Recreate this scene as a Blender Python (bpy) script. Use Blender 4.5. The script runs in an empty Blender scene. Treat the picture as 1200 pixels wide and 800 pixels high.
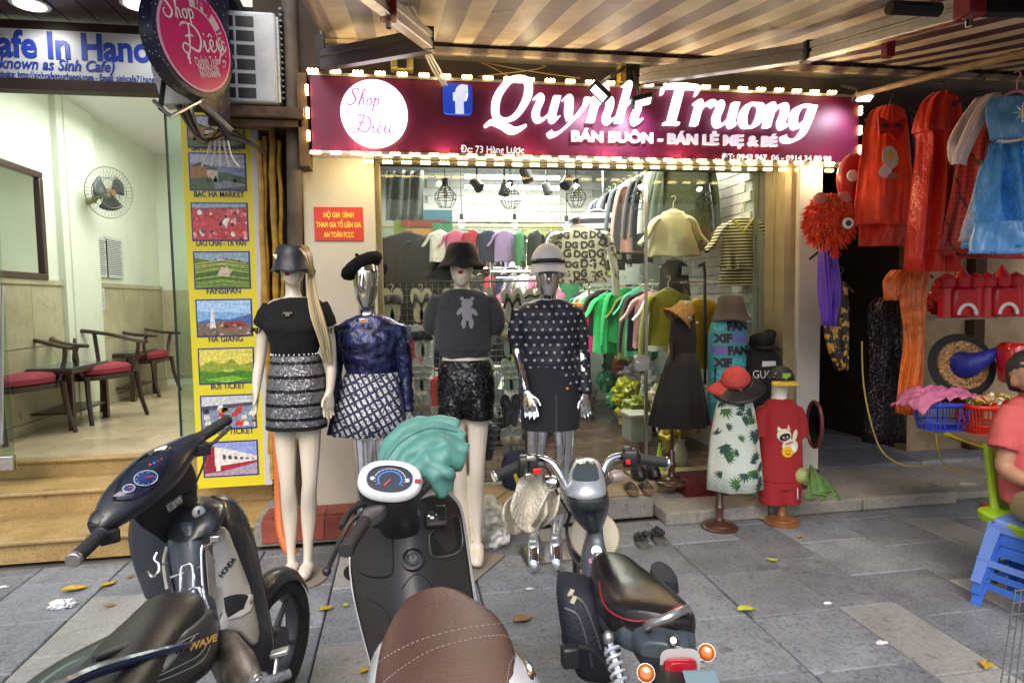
import bpy, bmesh, math, random
from mathutils import Vector, Matrix, noise
from mathutils.bvhtree import BVHTree
random.seed(7)
S = bpy.context.scene
COL = S.collection
rad = math.radians
CAM_H = 1.6; FOC = 750.0
yaw, pitch, roll = rad(-9.6), -math.atan(50/750.0), rad(0.9)
_f = Vector((math.sin(-yaw)*math.cos(pitch), math.cos(yaw)*math.cos(pitch), math.sin(pitch)))
_r = _f.cross(Vector((0, 0, 1))).normalized(); _u = _r.cross(_f)
CR = math.cos(roll)*_r - math.sin(roll)*_u
CU = math.sin(roll)*_r + math.cos(roll)*_u
CF = _f; CC = Vector((0, 0, CAM_H))
cam = bpy.data.cameras.new('camera'); cam_o = bpy.data.objects.new('camera', cam); COL.objects.link(cam_o)
m = Matrix((CR, CU, -CF)).transposed().to_4x4(); m.translation = CC
cam_o.matrix_world = m
cam.sensor_width = 36; cam.lens = 36*FOC/1200; cam.clip_start = .05; cam.clip_end = 500
S.camera = cam_o
S.world = bpy.data.worlds.new('World'); S.world.use_nodes = True
_n = S.world.node_tree; _bg = _n.nodes['Background']
_sky = _n.nodes.new('ShaderNodeTexSky'); _sky.sky_type = 'NISHITA'; _sky.sun_disc = False
SUN_EL, SUN_AZ = rad(48), rad(200)          # behind the camera, a little to the left
_sky.sun_elevation = SUN_EL; _sky.sun_rotation = SUN_AZ
_sky.air_density = 1.2; _sky.dust_density = 4; _sky.ozone_density = 1.5
_n.links.new(_sky.outputs[0], _bg.inputs[0]); _bg.inputs[1].default_value = 0.135
sun = bpy.data.lights.new('sun', 'SUN'); sun.energy = 1.3; sun.angle = rad(40); sun.color = (1, .97, .95)
sun_o = bpy.data.objects.new('sun', sun); COL.objects.link(sun_o)
_sd = Vector((math.sin(SUN_AZ)*math.cos(SUN_EL), math.cos(SUN_AZ)*math.cos(SUN_EL), math.sin(SUN_EL)))
sun_o.rotation_euler = _sd.to_track_quat('Z', 'Y').to_euler()
S.view_settings.view_transform = 'Standard'; S.view_settings.look = 'None'
S.view_settings.exposure = 0.6; S.view_settings.gamma = 1; S.view_settings.use_curve_mapping = False
S.render.engine = 'CYCLES'
S.cycles.use_denoising = True; S.cycles.max_bounces = 7; S.cycles.transparent_max_bounces = 12
S.cycles.sample_clamp_indirect = 4; S.cycles.caustics_reflective = False; S.cycles.caustics_refractive = False
def ray(px, py): return CF + CR*((px-600)/FOC) - CU*((py-400)/FOC)
def W(px, py, d): return CC + ray(px, py)*d                       # at camera depth d
def G(px, py, z=0.0):
 v = ray(px, py); return CC + v*((z-CAM_H)/v.z)
def P(px, py, Y):
 v = ray(px, py); return CC + v*(Y/v.y)
def XP(px, py, X):
 v = ray(px, py); return CC + v*(X/v.x)
def V(*a): return Vector(a)
def lin(h):
 h = h.lstrip('#'); o = []
 for i in (0, 2, 4):
  c = int(h[i:i+2], 16)/255; o.append(c/12.92 if c <= .04045 else ((c+.055)/1.055)**2.4)
 return tuple(o)
MATS = {}
def mat(name, col=(.5, .5, .5), rough=.6, metal=0, var=0, vs=6, bump=0, bs=40, emis=None, es=0, coat=0, sheen=0,
  attr=None, rnd=0, spec=.5, wave=None, dirt=0):
 if name in MATS: return MATS[name]
 if isinstance(col, str): col = lin(col)
 M = bpy.data.materials.new(name); M.use_nodes = True; t = M.node_tree; N = t.nodes; L = t.links
 b = N['Principled BSDF']; b.inputs['Roughness'].default_value = rough; b.inputs['Metallic'].default_value = metal
 b.inputs['Specular IOR Level'].default_value = spec
 b.inputs['Coat Weight'].default_value = coat; b.inputs['Sheen Weight'].default_value = sheen
 b.inputs['Base Color'].default_value = (*col, 1)
 src = None
 if attr == 'col':
  a = N.new('ShaderNodeAttribute'); a.attribute_name = 'Col'; src = a.outputs['Color']
 elif attr == 'obj':
  a = N.new('ShaderNodeObjectInfo'); src = a.outputs['Color']
 tc = N.new('ShaderNodeTexCoord')
 if var or bump or dirt:
  nz = N.new('ShaderNodeTexNoise'); nz.inputs['Scale'].default_value = vs; nz.inputs['Detail'].default_value = 6
  L.new(tc.outputs['Object'], nz.inputs['Vector'])
 if src is None:
  c = N.new('ShaderNodeRGB'); c.outputs[0].default_value = (*col, 1); src = c.outputs[0]
 if var:
  mr = N.new('ShaderNodeMapRange'); mr.inputs[1].default_value = .3; mr.inputs[2].default_value = .7
  mr.inputs[3].default_value = 1-var; mr.inputs[4].default_value = 1+var
  L.new(nz.outputs[0], mr.inputs[0])
  mx = N.new('ShaderNodeVectorMath'); mx.operation = 'SCALE'; L.new(src, mx.inputs[0]); L.new(mr.outputs[0], mx.inputs['Scale'])
  src = mx.outputs[0]
 if rnd:
  oi = N.new('ShaderNodeObjectInfo'); mr = N.new('ShaderNodeMapRange'); mr.inputs[3].default_value = 1-rnd; mr.inputs[4].default_value = 1+rnd
  L.new(oi.outputs['Random'], mr.inputs[0])
  mx = N.new('ShaderNodeVectorMath'); mx.operation = 'SCALE'; L.new(src, mx.inputs[0]); L.new(mr.outputs[0], mx.inputs['Scale'])
  src = mx.outputs[0]
 if dirt:
  d = N.new('ShaderNodeTexNoise'); d.inputs['Scale'].default_value = vs*.35; d.inputs['Detail'].default_value = 9; d.inputs['Roughness'].default_value = .7
  L.new(tc.outputs['Object'], d.inputs['Vector'])
  r = N.new('ShaderNodeMapRange'); r.inputs[1].default_value = .5; r.inputs[2].default_value = .68; r.inputs[3].default_value = 0; r.inputs[4].default_value = dirt
  L.new(d.outputs[0], r.inputs[0])
  mm = N.new('ShaderNodeMix'); mm.data_type = 'RGBA'; L.new(r.outputs[0], mm.inputs[0]); L.new(src, mm.inputs[6]); mm.inputs[7].default_value = (.06, .045, .03, 1)
  src = mm.outputs[2]
 L.new(src, b.inputs['Base Color'])
 if bump:
  n2 = N.new('ShaderNodeTexNoise'); n2.inputs['Scale'].default_value = bs; n2.inputs['Detail'].default_value = 5
  L.new(tc.outputs['Object'], n2.inputs['Vector'])
  bp = N.new('ShaderNodeBump'); bp.inputs['Strength'].default_value = bump; bp.inputs['Distance'].default_value = .01
  L.new(n2.outputs[0], bp.inputs['Height']); L.new(bp.outputs[0], b.inputs['Normal'])
 if emis is not None:
  if isinstance(emis, str): emis = lin(emis)
  b.inputs['Emission Color'].default_value = (*emis, 1); b.inputs['Emission Strength'].default_value = es
  if attr == 'colE': pass
 MATS[name] = M
 return M
def nodes_of(M):
 t = M.node_tree; return t.nodes, t.links, t.nodes['Principled BSDF']
def glassmat(name, tint=(1, 1, 1), refl=1.0, rough=0.0):
 if name in MATS: return MATS[name]
 M = bpy.data.materials.new(name); M.use_nodes = True; t = M.node_tree; N = t.nodes; L = t.links
 N.clear(); o = N.new('ShaderNodeOutputMaterial'); tr = N.new('ShaderNodeBsdfTransparent'); tr.inputs[0].default_value = (*tint, 1)
 gl = N.new('ShaderNodeBsdfGlossy'); gl.inputs['Roughness'].default_value = rough
 fr = N.new('ShaderNodeFresnel'); fr.inputs[0].default_value = 1.45
 mu = N.new('ShaderNodeMath'); mu.operation = 'MULTIPLY'; mu.inputs[1].default_value = refl; L.new(fr.outputs[0], mu.inputs[0])
 mx = N.new('ShaderNodeMixShader'); L.new(mu.outputs[0], mx.inputs[0]); L.new(tr.outputs[0], mx.inputs[1]); L.new(gl.outputs[0], mx.inputs[2])
 L.new(mx.outputs[0], o.inputs[0]); MATS[name] = M; return M
WM = {}
def wm(o): return WM.get(o.name, Matrix.Identity(4)) if o else Matrix.Identity(4)
def tag(o, label=None, cat=None, group=None, kind=None):
 if label: o['label'] = label
 if cat: o['category'] = cat
 if group: o['group'] = group
 if kind: o['kind'] = kind
 return o
def thing(name, label, cat, loc=(0, 0, 0), rz=0, group=None):
 o = bpy.data.objects.new(name, None); COL.objects.link(o); o.empty_display_size = .1
 o.location = loc; o.rotation_euler = (0, 0, rz)
 WM[o.name] = Matrix.Translation(Vector(loc)) @ Matrix.Rotation(rz, 4, 'Z')
 return tag(o, label, cat, group)
def link(o, parent, world):
 COL.objects.link(o)
 if parent: o.parent = parent
 o.matrix_local = wm(parent).inverted() @ world if parent else world
 WM[o.name] = world
def copy_tree(o, parent=None, loc=None, rz=None, label=None, names=None, scale=None, color=None):
 c = o.copy(); COL.objects.link(c); c.parent = parent
 if loc is not None: c.location = loc
 if rz is not None: c.rotation_euler[2] = rz
 if scale is not None: c.scale = scale
 if color is not None and o.type == 'MESH': c.color = (*color, 1)
 if label: c['label'] = label
 for ch in list(o.children): copy_tree(ch, c, color=color)
 return c
def cr(pts, k):
 if k <= 1 or len(pts) < 3: return list(pts)
 out = []
 n = len(pts)
 for i in range(n-1):
  p0 = pts[max(i-1, 0)]; p1 = pts[i]; p2 = pts[i+1]; p3 = pts[min(i+2, n-1)]
  for j in range(k):
   t = j/k
   if hasattr(p1, 'x'):
    out.append(.5*((2*p1)+(p2-p0)*t+(2*p0-5*p1+4*p2-p3)*t*t+(3*p1-p0-3*p2+p3)*t**3))
   else:
    out.append(tuple(.5*((2*b)+(c-a)*t+(2*a-5*b+4*c-d)*t*t+(3*b-a-3*c+d)*t**3) for a, b, c, d in zip(p0, p1, p2, p3)))
 out.append(pts[-1]); return out
def ring(c, a, b, n=16, e=2.0, ph=0):
 o = []
 for i in range(n):
  t = 2*math.pi*i/n+ph; x, y = math.cos(t), math.sin(t)
  o.append(c + a*(math.copysign(abs(x)**(2/e), x)) + b*(math.copysign(abs(y)**(2/e), y)))
 return o
TS = bpy.data.scenes.new('scratch')          # evaluates one object's modifiers without touching the rest
def ev(o):
 for x in list(TS.collection.objects): TS.collection.objects.unlink(x)
 TS.collection.objects.link(o); TS.view_layers[0].update(); return o.evaluated_get(TS.view_layers[0].depsgraph)
class MB:
 def __init__(s): s.v = []; s.f = []; s.c = []; s.col = None
 def face(s, idx, col=None): s.f.append(tuple(idx)); s.c.append(col or s.col)
 def add(s, vs, fs, col=None):
  k = len(s.v); s.v += [Vector(p) for p in vs]
  for f in fs: s.face([i+k for i in f], col)
  return s
 def box(s, c, size, R=None, col=None):
  c = Vector(c); vs = []
  for z in (-.5, .5):
   for x, y in ((-.5, -.5), (.5, -.5), (.5, .5), (-.5, .5)):
    p = V(x*size[0], y*size[1], z*size[2]); vs.append(c + (R @ p if R else p))
  return s.add(vs, [(3, 2, 1, 0), (4, 5, 6, 7), (0, 1, 5, 4), (1, 2, 6, 5), (2, 3, 7, 6), (3, 0, 4, 7)], col)
 def bb(s, lo, hi, col=None):
  lo = Vector(lo); hi = Vector(hi); return s.box((lo+hi)/2, [abs(hi[i]-lo[i]) for i in range(3)], None, col)
 def loft(s, rings, caps=True, col=None, cols=None):
  n = len(rings[0]); k = len(s.v)
  for r in rings: s.v += [Vector(p) for p in r]
  for i in range(len(rings)-1):
   cc = cols[i] if cols else col
   for j in range(n):
    j2 = (j+1) % n; s.face((k+i*n+j, k+i*n+j2, k+(i+1)*n+j2, k+(i+1)*n+j), cc)
  if caps:
   s.face([k+j for j in range(n)][::-1], col); s.face([k+(len(rings)-1)*n+j for j in range(n)], col)
  return s
 def tube(s, pts, r, n=8, k=1, caps=True, col=None, flat=1.0):
  pts = [Vector(p) for p in pts]
  if not isinstance(r, (list, tuple)): r = [r]*len(pts)
  if k > 1:
   q = cr([V(*p, rr) if False else tuple([*p, rr]) for p, rr in zip(pts, r)], k)
   pts = [V(a[0], a[1], a[2]) for a in q]; r = [a[3] for a in q]
  t0 = (pts[1]-pts[0]).normalized()
  up = V(0, 0, 1) if abs(t0.z) < .9 else V(1, 0, 0)
  a = t0.cross(up).normalized(); rings = []
  for i, p in enumerate(pts):
   t = (pts[min(i+1, len(pts)-1)]-pts[max(i-1, 0)])
   t = t.normalized() if t.length > 1e-9 else t0
   a = (a - t*a.dot(t)); a = a.normalized() if a.length > 1e-6 else t.cross(V(0, 1, 0)).normalized()
   b = t.cross(a); rings.append(ring(p, a*r[i], b*r[i]*flat, n))
  return s.loft(rings, caps, col)
 def cyl(s, a, b, r, r2=None, n=16, col=None): return s.tube([a, b], [r, r if r2 is None else r2], n, col=col)
 def lathe(s, prof, c=(0, 0, 0), n=20, ax=None, col=None, cols=None, caps=True):
  c = Vector(c); z = Vector(ax).normalized() if ax is not None else V(0, 0, 1)
  x = z.orthogonal().normalized() if ax is not None else V(1, 0, 0); y = z.cross(x)
  return s.loft([ring(c+z*h, x*max(r, 1e-4), y*max(r, 1e-4), n) for r, h in prof], caps, col, cols)
 def ball(s, c, r, n=12, m=8, col=None, R=None):
  c = Vector(c); r = r if isinstance(r, (tuple, list)) else (r, r, r); rings = []
  for i in range(m+1):
   t = math.pi*i/m; q = max(math.sin(t), .001)
   rr = [V(q*math.cos(2*math.pi*j/n)*r[0], q*math.sin(2*math.pi*j/n)*r[1], -math.cos(t)*r[2]) for j in range(n)]
   rings.append([c + (R @ p if R else p) for p in rr])
  return s.loft(rings, True, col)
 def prism(s, pts, off, col=None):
  pts = [Vector(p) for p in pts]; n = len(pts); off = Vector(off)
  vs = pts + [p+off for p in pts]
  return s.add(vs, [tuple(range(n))[::-1], tuple(range(n, 2*n))] + [(i, (i+1) % n, (i+1) % n+n, i+n) for i in range(n)], col)
 def poly(s, pts, col=None): return s.add(pts, [tuple(range(len(pts)))], col)
 def grid(s, fn, nu, nv, col=None, thick=0, colfn=None):
  k = len(s.v)
  for j in range(nv+1):
   for i in range(nu+1): s.v.append(Vector(fn(i/nu, j/nv)))
  for j in range(nv):
   for i in range(nu):
    a = k+j*(nu+1)+i
    s.face((a, a+1, a+nu+2, a+nu+1), colfn(i, j) if colfn else col)
  return s
 def build(s, name, m, parent=None, smooth=True, bevel=0, thick=0, ang=35, origin=None, kind=None, sub=0, remesh=0):
  me = bpy.data.meshes.new(name)
  pw = wm(parent)
  rot = pw.to_3x3().to_4x4()
  if origin is None:
   lo = [min(p[i] for p in s.v) for i in range(3)]; hi = [max(p[i] for p in s.v) for i in range(3)]
   origin = Vector([(a+b)/2 for a, b in zip(lo, hi)])
  wmat = Matrix.Translation(Vector(origin)) @ rot; inv = wmat.inverted()
  me.from_pydata([inv @ p for p in s.v], [], s.f); me.update()
  if any(c is not None for c in s.c):
   at = me.color_attributes.new('Col', 'FLOAT_COLOR', 'CORNER'); i = 0; buf = []
   for c, f in zip(s.c, s.f):
    c = c or (.5, .5, .5)
    if isinstance(c, str): c = lin(c)
    buf += [*c, 1.0]*len(f)
   at.data.foreach_set('color', buf)
  bm = bmesh.new(); bm.from_mesh(me); bmesh.ops.recalc_face_normals(bm, faces=bm.faces); bm.to_mesh(me); bm.free()
  me.materials.append(m)
  if smooth:
   me.shade_smooth(); me.set_sharp_from_angle(angle=rad(ang))
  o = bpy.data.objects.new(name, me); link(o, parent, wmat)
  if remesh:
   md = o.modifiers.new('r', 'REMESH'); md.mode = 'VOXEL'; md.voxel_size = remesh; md.use_smooth_shade = True
   ms = o.modifiers.new('s', 'SMOOTH'); ms.iterations = 2; ms.factor = .5
   nm = bpy.data.meshes.new_from_object(ev(o)); o.modifiers.clear()
   nm.materials.clear(); nm.materials.append(m); nm.shade_smooth(); o.data = nm
  if thick:
   md = o.modifiers.new('t', 'SOLIDIFY'); md.thickness = thick; md.offset = 0
  if bevel:
   md = o.modifiers.new('b', 'BEVEL'); md.width = bevel; md.segments = 2; md.limit_method = 'ANGLE'; md.angle_limit = rad(40)
  if sub:
   md = o.modifiers.new('u', 'SUBSURF'); md.levels = sub; md.render_levels = sub
  if kind: o['kind'] = kind
  return o
def text(s, size, m, parent, org, u, v, ext=.002, off=0, shear=0, align='LEFT', name='lettering', space=1, width=None):
 c = bpy.data.curves.new('t', 'FONT'); c.body = s; c.size = size; c.extrude = ext; c.offset = off; c.shear = shear
 c.align_x = align; c.space_character = space; c.resolution_u = 3
 o = bpy.data.objects.new('t', c); me = bpy.data.meshes.new_from_object(ev(o))
 bpy.data.objects.remove(o); me.materials.clear(); me.materials.append(m)
 u = Vector(u).normalized(); v = Vector(v); v = (v-u*v.dot(u)).normalized(); n = u.cross(v)
 sx = 1
 if width and len(me.vertices):
  xs = [q.co.x for q in me.vertices]; sx = width/(max(xs)-min(xs))
  for q in me.vertices: q.co.x *= sx
 M = Matrix((u, v, n)).transposed().to_4x4(); M.translation = Vector(org)
 ob = bpy.data.objects.new(name, me); link(ob, parent, M); return ob
def spot(name, loc, tgt, power, col, size=60, blend=.5, soft=.05, parent=None):
 l = bpy.data.lights.new(name, 'SPOT'); l.energy = power; l.color = col; l.spot_size = rad(size); l.spot_blend = blend; l.shadow_soft_size = soft
 o = bpy.data.objects.new(name, l); M = (Vector(tgt)-Vector(loc)).to_track_quat('-Z', 'Y').to_matrix().to_4x4(); M.translation = Vector(loc)
 link(o, parent, M); return o
def area(name, loc, tgt, sx, sy, power, col, parent=None):
 l = bpy.data.lights.new(name, 'AREA'); l.shape = 'RECTANGLE'; l.size = sx; l.size_y = sy; l.energy = power; l.color = col
 o = bpy.data.objects.new(name, l); M = (Vector(tgt)-Vector(loc)).to_track_quat('-Z', 'X' if False else 'Y').to_matrix().to_4x4(); M.translation = Vector(loc)
 link(o, parent, M); return o
def point(name, loc, power, col, soft=.04, parent=None):
 l = bpy.data.lights.new(name, 'POINT'); l.energy = power; l.color = col; l.shadow_soft_size = soft
 o = bpy.data.objects.new(name, l); link(o, parent, Matrix.Translation(Vector(loc))); return o
X3, Y3, Z3 = V(1, 0, 0), V(0, 1, 0), V(0, 0, 1)
M_print = mat('printed_colour', rough=.45, attr='col')
M_cloth = mat('cloth', rough=.85, attr='obj', var=.12, vs=25, bump=.35, bs=30, sheen=.1)
M_satin = mat('satin_cloth', rough=.45, attr='obj', var=.15, vs=9, bump=.5, bs=14, sheen=.3)
M_white = mat('white_paint', (.75, .75, .73), .5)
M_black = mat('black_plastic', (.018, .018, .02), .38)
M_blackm = mat('black_metal', (.02, .02, .02), .45, .6)
M_chrome = mat('chrome', (.82, .83, .85), .09, 1)
M_alu = mat('aluminium', (.5, .49, .47), .32, .9, var=.15, vs=30)
M_darkwood = mat('dark_wood', (.035, .014, .010), .3, var=.3, vs=20, coat=.3)
M_cable = mat('cable_rubber', (.02, .02, .022), .5)
M_wcable = mat('white_cable', (.6, .58, .52), .5)
# ============================================================ THE SETTING
SH_F = .16; CF_F = .45
def stone_mat(name, c1, c2, sc, rough=.75, bump=.4, bs=60, rnd=.12, c3=None, sp=None, spk=.6):
 M = mat(name, c1, rough); N, L, b = nodes_of(M)
 tc = N.new('ShaderNodeTexCoord'); oi = N.new('ShaderNodeObjectInfo')
 ad = N.new('ShaderNodeVectorMath'); ad.operation = 'ADD'; cb = N.new('ShaderNodeMath'); cb.operation = 'MULTIPLY'; cb.inputs[1].default_value = 37
 L.new(oi.outputs['Random'], cb.inputs[0]); L.new(tc.outputs['Object'], ad.inputs[0]); L.new(cb.outputs[0], ad.inputs[1])
 n1 = N.new('ShaderNodeTexNoise'); n1.inputs['Scale'].default_value = sc; n1.inputs['Detail'].default_value = 10; n1.inputs['Roughness'].default_value = .72
 L.new(ad.outputs[0], n1.inputs['Vector'])
 rp = N.new('ShaderNodeValToRGB'); rp.color_ramp.elements[0].position = .25; rp.color_ramp.elements[1].position = .78
 rp.color_ramp.elements[0].color = (*c1, 1); rp.color_ramp.elements[1].color = (*c2, 1)
 L.new(n1.outputs[0], rp.inputs[0]); src = rp.outputs[0]
 if sp:
  vo = N.new('ShaderNodeTexNoise'); vo.inputs['Scale'].default_value = sp; vo.inputs['Detail'].default_value = 6; L.new(ad.outputs[0], vo.inputs['Vector'])
  r2 = N.new('ShaderNodeMapRange'); r2.inputs[1].default_value = .5; r2.inputs[2].default_value = .8; r2.inputs[4].default_value = spk; L.new(vo.outputs[0], r2.inputs[0])
  mm = N.new('ShaderNodeMix'); mm.data_type = 'RGBA'; L.new(r2.outputs[0], mm.inputs[0]); L.new(src, mm.inputs[6]); mm.inputs[7].default_value = (*(c3 or c2), 1); src = mm.outputs[2]
 mr = N.new('ShaderNodeMapRange'); mr.inputs[3].default_value = 1-rnd; mr.inputs[4].default_value = 1+rnd; L.new(oi.outputs['Random'], mr.inputs[0])
 mx = N.new('ShaderNodeVectorMath'); mx.operation = 'SCALE'; L.new(src, mx.inputs[0]); L.new(mr.outputs[0], mx.inputs['Scale'])
 ge = N.new('ShaderNodeNewGeometry'); s_ = mx.outputs[0]          # stains that run across the joints
 for sc_, lo, hi, a_, z_ in ((1.2, .35, .65, .78, 1.12), (9, .27, .36, .55, 1.0), (38, .24, .30, .4, 1.0)):
  q = N.new('ShaderNodeTexNoise'); q.inputs['Scale'].default_value = sc_; q.inputs['Detail'].default_value = 4; L.new(ge.outputs['Position'], q.inputs['Vector'])
  w = N.new('ShaderNodeMapRange'); w.inputs[1].default_value = lo; w.inputs[2].default_value = hi; w.inputs[3].default_value = a_; w.inputs[4].default_value = z_; L.new(q.outputs[0], w.inputs[0])
  k_ = N.new('ShaderNodeVectorMath'); k_.operation = 'SCALE'; L.new(s_, k_.inputs[0]); L.new(w.outputs[0], k_.inputs['Scale']); s_ = k_.outputs[0]
 L.new(s_, b.inputs['Base Color'])
 n2 = N.new('ShaderNodeTexNoise'); n2.inputs['Scale'].default_value = bs; n2.inputs['Detail'].default_value = 4; L.new(ad.outputs[0], n2.inputs['Vector'])
 bp = N.new('ShaderNodeBump'); bp.inputs['Strength'].default_value = bump; bp.inputs['Distance'].default_value = .008
 L.new(n2.outputs[0], bp.inputs['Height']); L.new(bp.outputs[0], b.inputs['Normal'])
 rr = N.new('ShaderNodeMapRange'); rr.inputs[3].default_value = rough-.2; rr.inputs[4].default_value = rough+.12; L.new(n1.outputs[0], rr.inputs[0]); L.new(rr.outputs[0], b.inputs['Roughness'])
 return M
M_pave = stone_mat('bluestone', (.125, .137, .16), (.29, .308, .34), 4, .6, .8, 45, .2, (.03, .032, .036), 60, .9)
M_pavel = stone_mat('pale_paving_stone', (.23, .23, .225), (.39, .39, .38), 3, .7, .45, 50, .08, (.10, .10, .095), 60, .7)
M_joint = mat('joint_mortar', (.11, .10, .09), .95, var=.4, vs=5)
M_kerb = stone_mat('kerb_concrete', (.20, .19, .17), (.40, .38, .345), 3, .85, .5, 40, .05, (.10, .09, .08), 50, .7)
M_granite = stone_mat('yellow_granite', (.30, .19, .06), (.50, .36, .16), 9, .4, .08, 60, .05, (.10, .055, .02), 110, 1)
M_cafefloor = stone_mat('cafe_floor_tile', (.52, .40, .26), (.66, .53, .37), 2, .25, .03, 20, .05)
g = MB(); g.box((0, 20, -.055), (120, 120, .05)); g.build('ground', M_joint, kind='structure', smooth=False)
pav = thing('pavement', None, None); pav['kind'] = 'structure'
def slab(w, d):
 b = MB(); c = .006; z0, z1 = -.025, 0
 r0 = [V(-w, -d, z0), V(w, -d, z0), V(w, d, z0), V(-w, d, z0)]
 r1 = [p+V(0, 0, .019) for p in r0]; r2 = [V((-w+c) if p.x < 0 else w-c, (-d+c) if p.y < 0 else d-c, z1) for p in r0]
 b.loft([r0, r1, r2]); return b
sl = {}
xs = [-4.0]; k = 0
while xs[-1] < 6.2:
 xs.append(xs[-1]+(.324 if k % 3 == 2 else .486)); k += 1
rs = random.Random(3)
for i in range(len(xs)-1):
 w = xs[i+1]-xs[i]; y = .6 + (.3 if i % 2 else 0) - rs.choice((0, .15)); nar = w < .4
 while y < 4.25:
  d = .6 if nar else .486
  y2 = min(y+d, 4.27)
  if y2 > .9 and not (y2 < 1.7 and (i < 4 or i > 13)) and y2-y > .06:
   key = (round(w, 2), round(y2-y, 2)); lt = nar and rs.random() < .36 or rs.random() < .05
   if (key, lt) not in sl:
    o = slab((w-.007)/2, (y2-y-.007)/2).build('paving_slab', M_pavel if lt else M_pave, pav, smooth=False); sl[(key, lt)] = o
   else:
    o = sl[(key, lt)].copy(); COL.objects.link(o)
   o.location = (xs[i]+w/2, (y+y2)/2, rs.uniform(-.002, .0015)-.0125); o.rotation_euler = (rs.uniform(-.003, .003), rs.uniform(-.003, .003), 0)
  y = y2
st = thing('shop_step', None, None); st['kind'] = 'structure'
x = -1.0
for wd in (.75, .75, .8, .9, .85):
 MB().bb((x, 4.32, 0), (x+wd-.006, 4.95, SH_F)).build('step_stone', M_kerb, st, bevel=.012, smooth=False) if x+wd < 1.9 else None
 x += wd
 if x > 1.8: break
MB().bb((1.26, 4.33, 0), (1.76, 4.95, SH_F)).build('step_stone', M_kerb, st, bevel=.012, smooth=False)
M_tanstone = stone_mat('tan_threshold', (.33, .24, .12), (.5, .40, .24), 5, .5, .15, 60, .05, (.2, .13, .06), 60)
MB().bb((-.1, 4.36, SH_F+.001), (1.75, 4.75, SH_F+.02)).build('threshold_slab', M_tanstone, st, bevel=.004, smooth=False)
MB().bb((1.77, 4.62, .09), (2.9, 4.95, SH_F+.018)).build('threshold_slab', M_tanstone, st, bevel=.004, smooth=False)
for x0, x1 in ((1.77, 2.55), (2.56, 3.3), (3.31, 4.1)):
 MB().bb((x0, 4.13, 0), (x1, 4.95, .095)).build('step_stone', M_kerb, st, bevel=.014, smooth=False)
al = thing('alley_paving', None, None); al['kind'] = 'structure'
for i in range(5):
 for j in range(6):
  MB().bb((3.31+i*.62, 4.96+j*.6, .05), (3.31+i*.62+.61, 4.96+j*.6+.59, .095)).build('alley_slab', M_pave, al, smooth=False)
MB().bb((2.05, 4.42, .096), (3.15, 4.62, .24)).build('marble_plinth', mat('dark_red_marble', (.11, .012, .012), .25, var=.4, vs=30), st, bevel=.004, smooth=False)
M_redtile = mat('red_quarry_tile', (.22, .05, .035), .5, var=.3, vs=12, rnd=.25)
for i in range(5):
 MB().bb((-.95+i*.2, 4.36, SH_F), (-.95+i*.2+.194, 4.56, SH_F+.022)).build('red_tile', M_redtile, st, smooth=False)
 MB().bb((-.95+i*.2, 4.305, .03), (-.95+i*.2+.194, 4.318, SH_F+.018)).build('red_tile', M_redtile, st, smooth=False)
cs = thing('cafe_steps', None, None); cs['kind'] = 'structure'
rc = random.Random(2)
for (z0, z1, ya, yb) in ((0, .15, 4.34, 4.95), (0, .31, 4.88, 5.4), (0, .442, 5.3, 5.6)):
 xx = -4.2
 while xx < -1.0:
  x2 = min(xx+1.1, -.95)
  MB().bb((xx, ya+.02, z0), (x2-.003, yb, z1-.025)).build('riser', M_granite, cs, smooth=False)
  t = MB().bb((xx, ya-.012, z1-.024), (x2-.004, yb, z1)).build('tread', M_granite, cs, smooth=False, bevel=.006)
  xx = x2
 if x2 > -.96: pass
cfl = thing('cafe_floor', None, None); cfl['kind'] = 'structure'
MB().bb((-8, 5.35, .3), (-1.0, 10.2, CF_F-.012)).build('floor_bed', M_joint, cfl, smooth=False)
for i in range(5):
 for j in range(8):
  MB().bb((-4.6+i*.6+.6, 5.36+j*.6, CF_F-.011), (-4.6+i*.6+1.197, 5.36+j*.6+.597, CF_F)).build('floor_tile', M_cafefloor, cfl, smooth=False)
M_wallg = mat('pale_green_wall', (.72, .75, .64), .7, var=.04, vs=3, bump=.05, bs=30, dirt=.06)
M_wain = stone_mat('wainscot_stone', (.38, .33, .20), (.56, .52, .38), 2, .4, .05, 30, .08, (.30, .26, .15), 12, .5)
WX = -3.4; BY = 9.85
room = thing('cafe_room', None, None); room['kind'] = 'structure'
MB().bb((WX-.15, 4.9, CF_F-.1), (WX, BY+.2, 3.9)).build('side_wall', M_wallg, room, smooth=False)
MB().bb((WX, BY, CF_F-.1), (-.95, BY+.15, 3.9)).build('back_wall', M_wallg, room, smooth=False)
MB().bb((-.97, 4.95, 0), (-.9, BY, 3.9)).build('side_wall', M_wallg, room, smooth=False)
MB().bb((WX-.2, 4.95, 3.7), (-.9, BY+.2, 3.8)).build('ceiling', M_white, room, smooth=False)
pa, pb = XP(68, 300, WX).y, XP(110, 300, WX).y
MB().bb((WX, pa, CF_F), (WX+.06, pb, 3.7)).build('pilaster', M_wallg, room, smooth=False)
MB().bb((WX+.06, pa+.12, CF_F), (WX+.075, pb-.12, 3.7)).build('pilaster', M_wallg, room, smooth=False)
zr = XP(150, 336, WX).z
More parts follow.
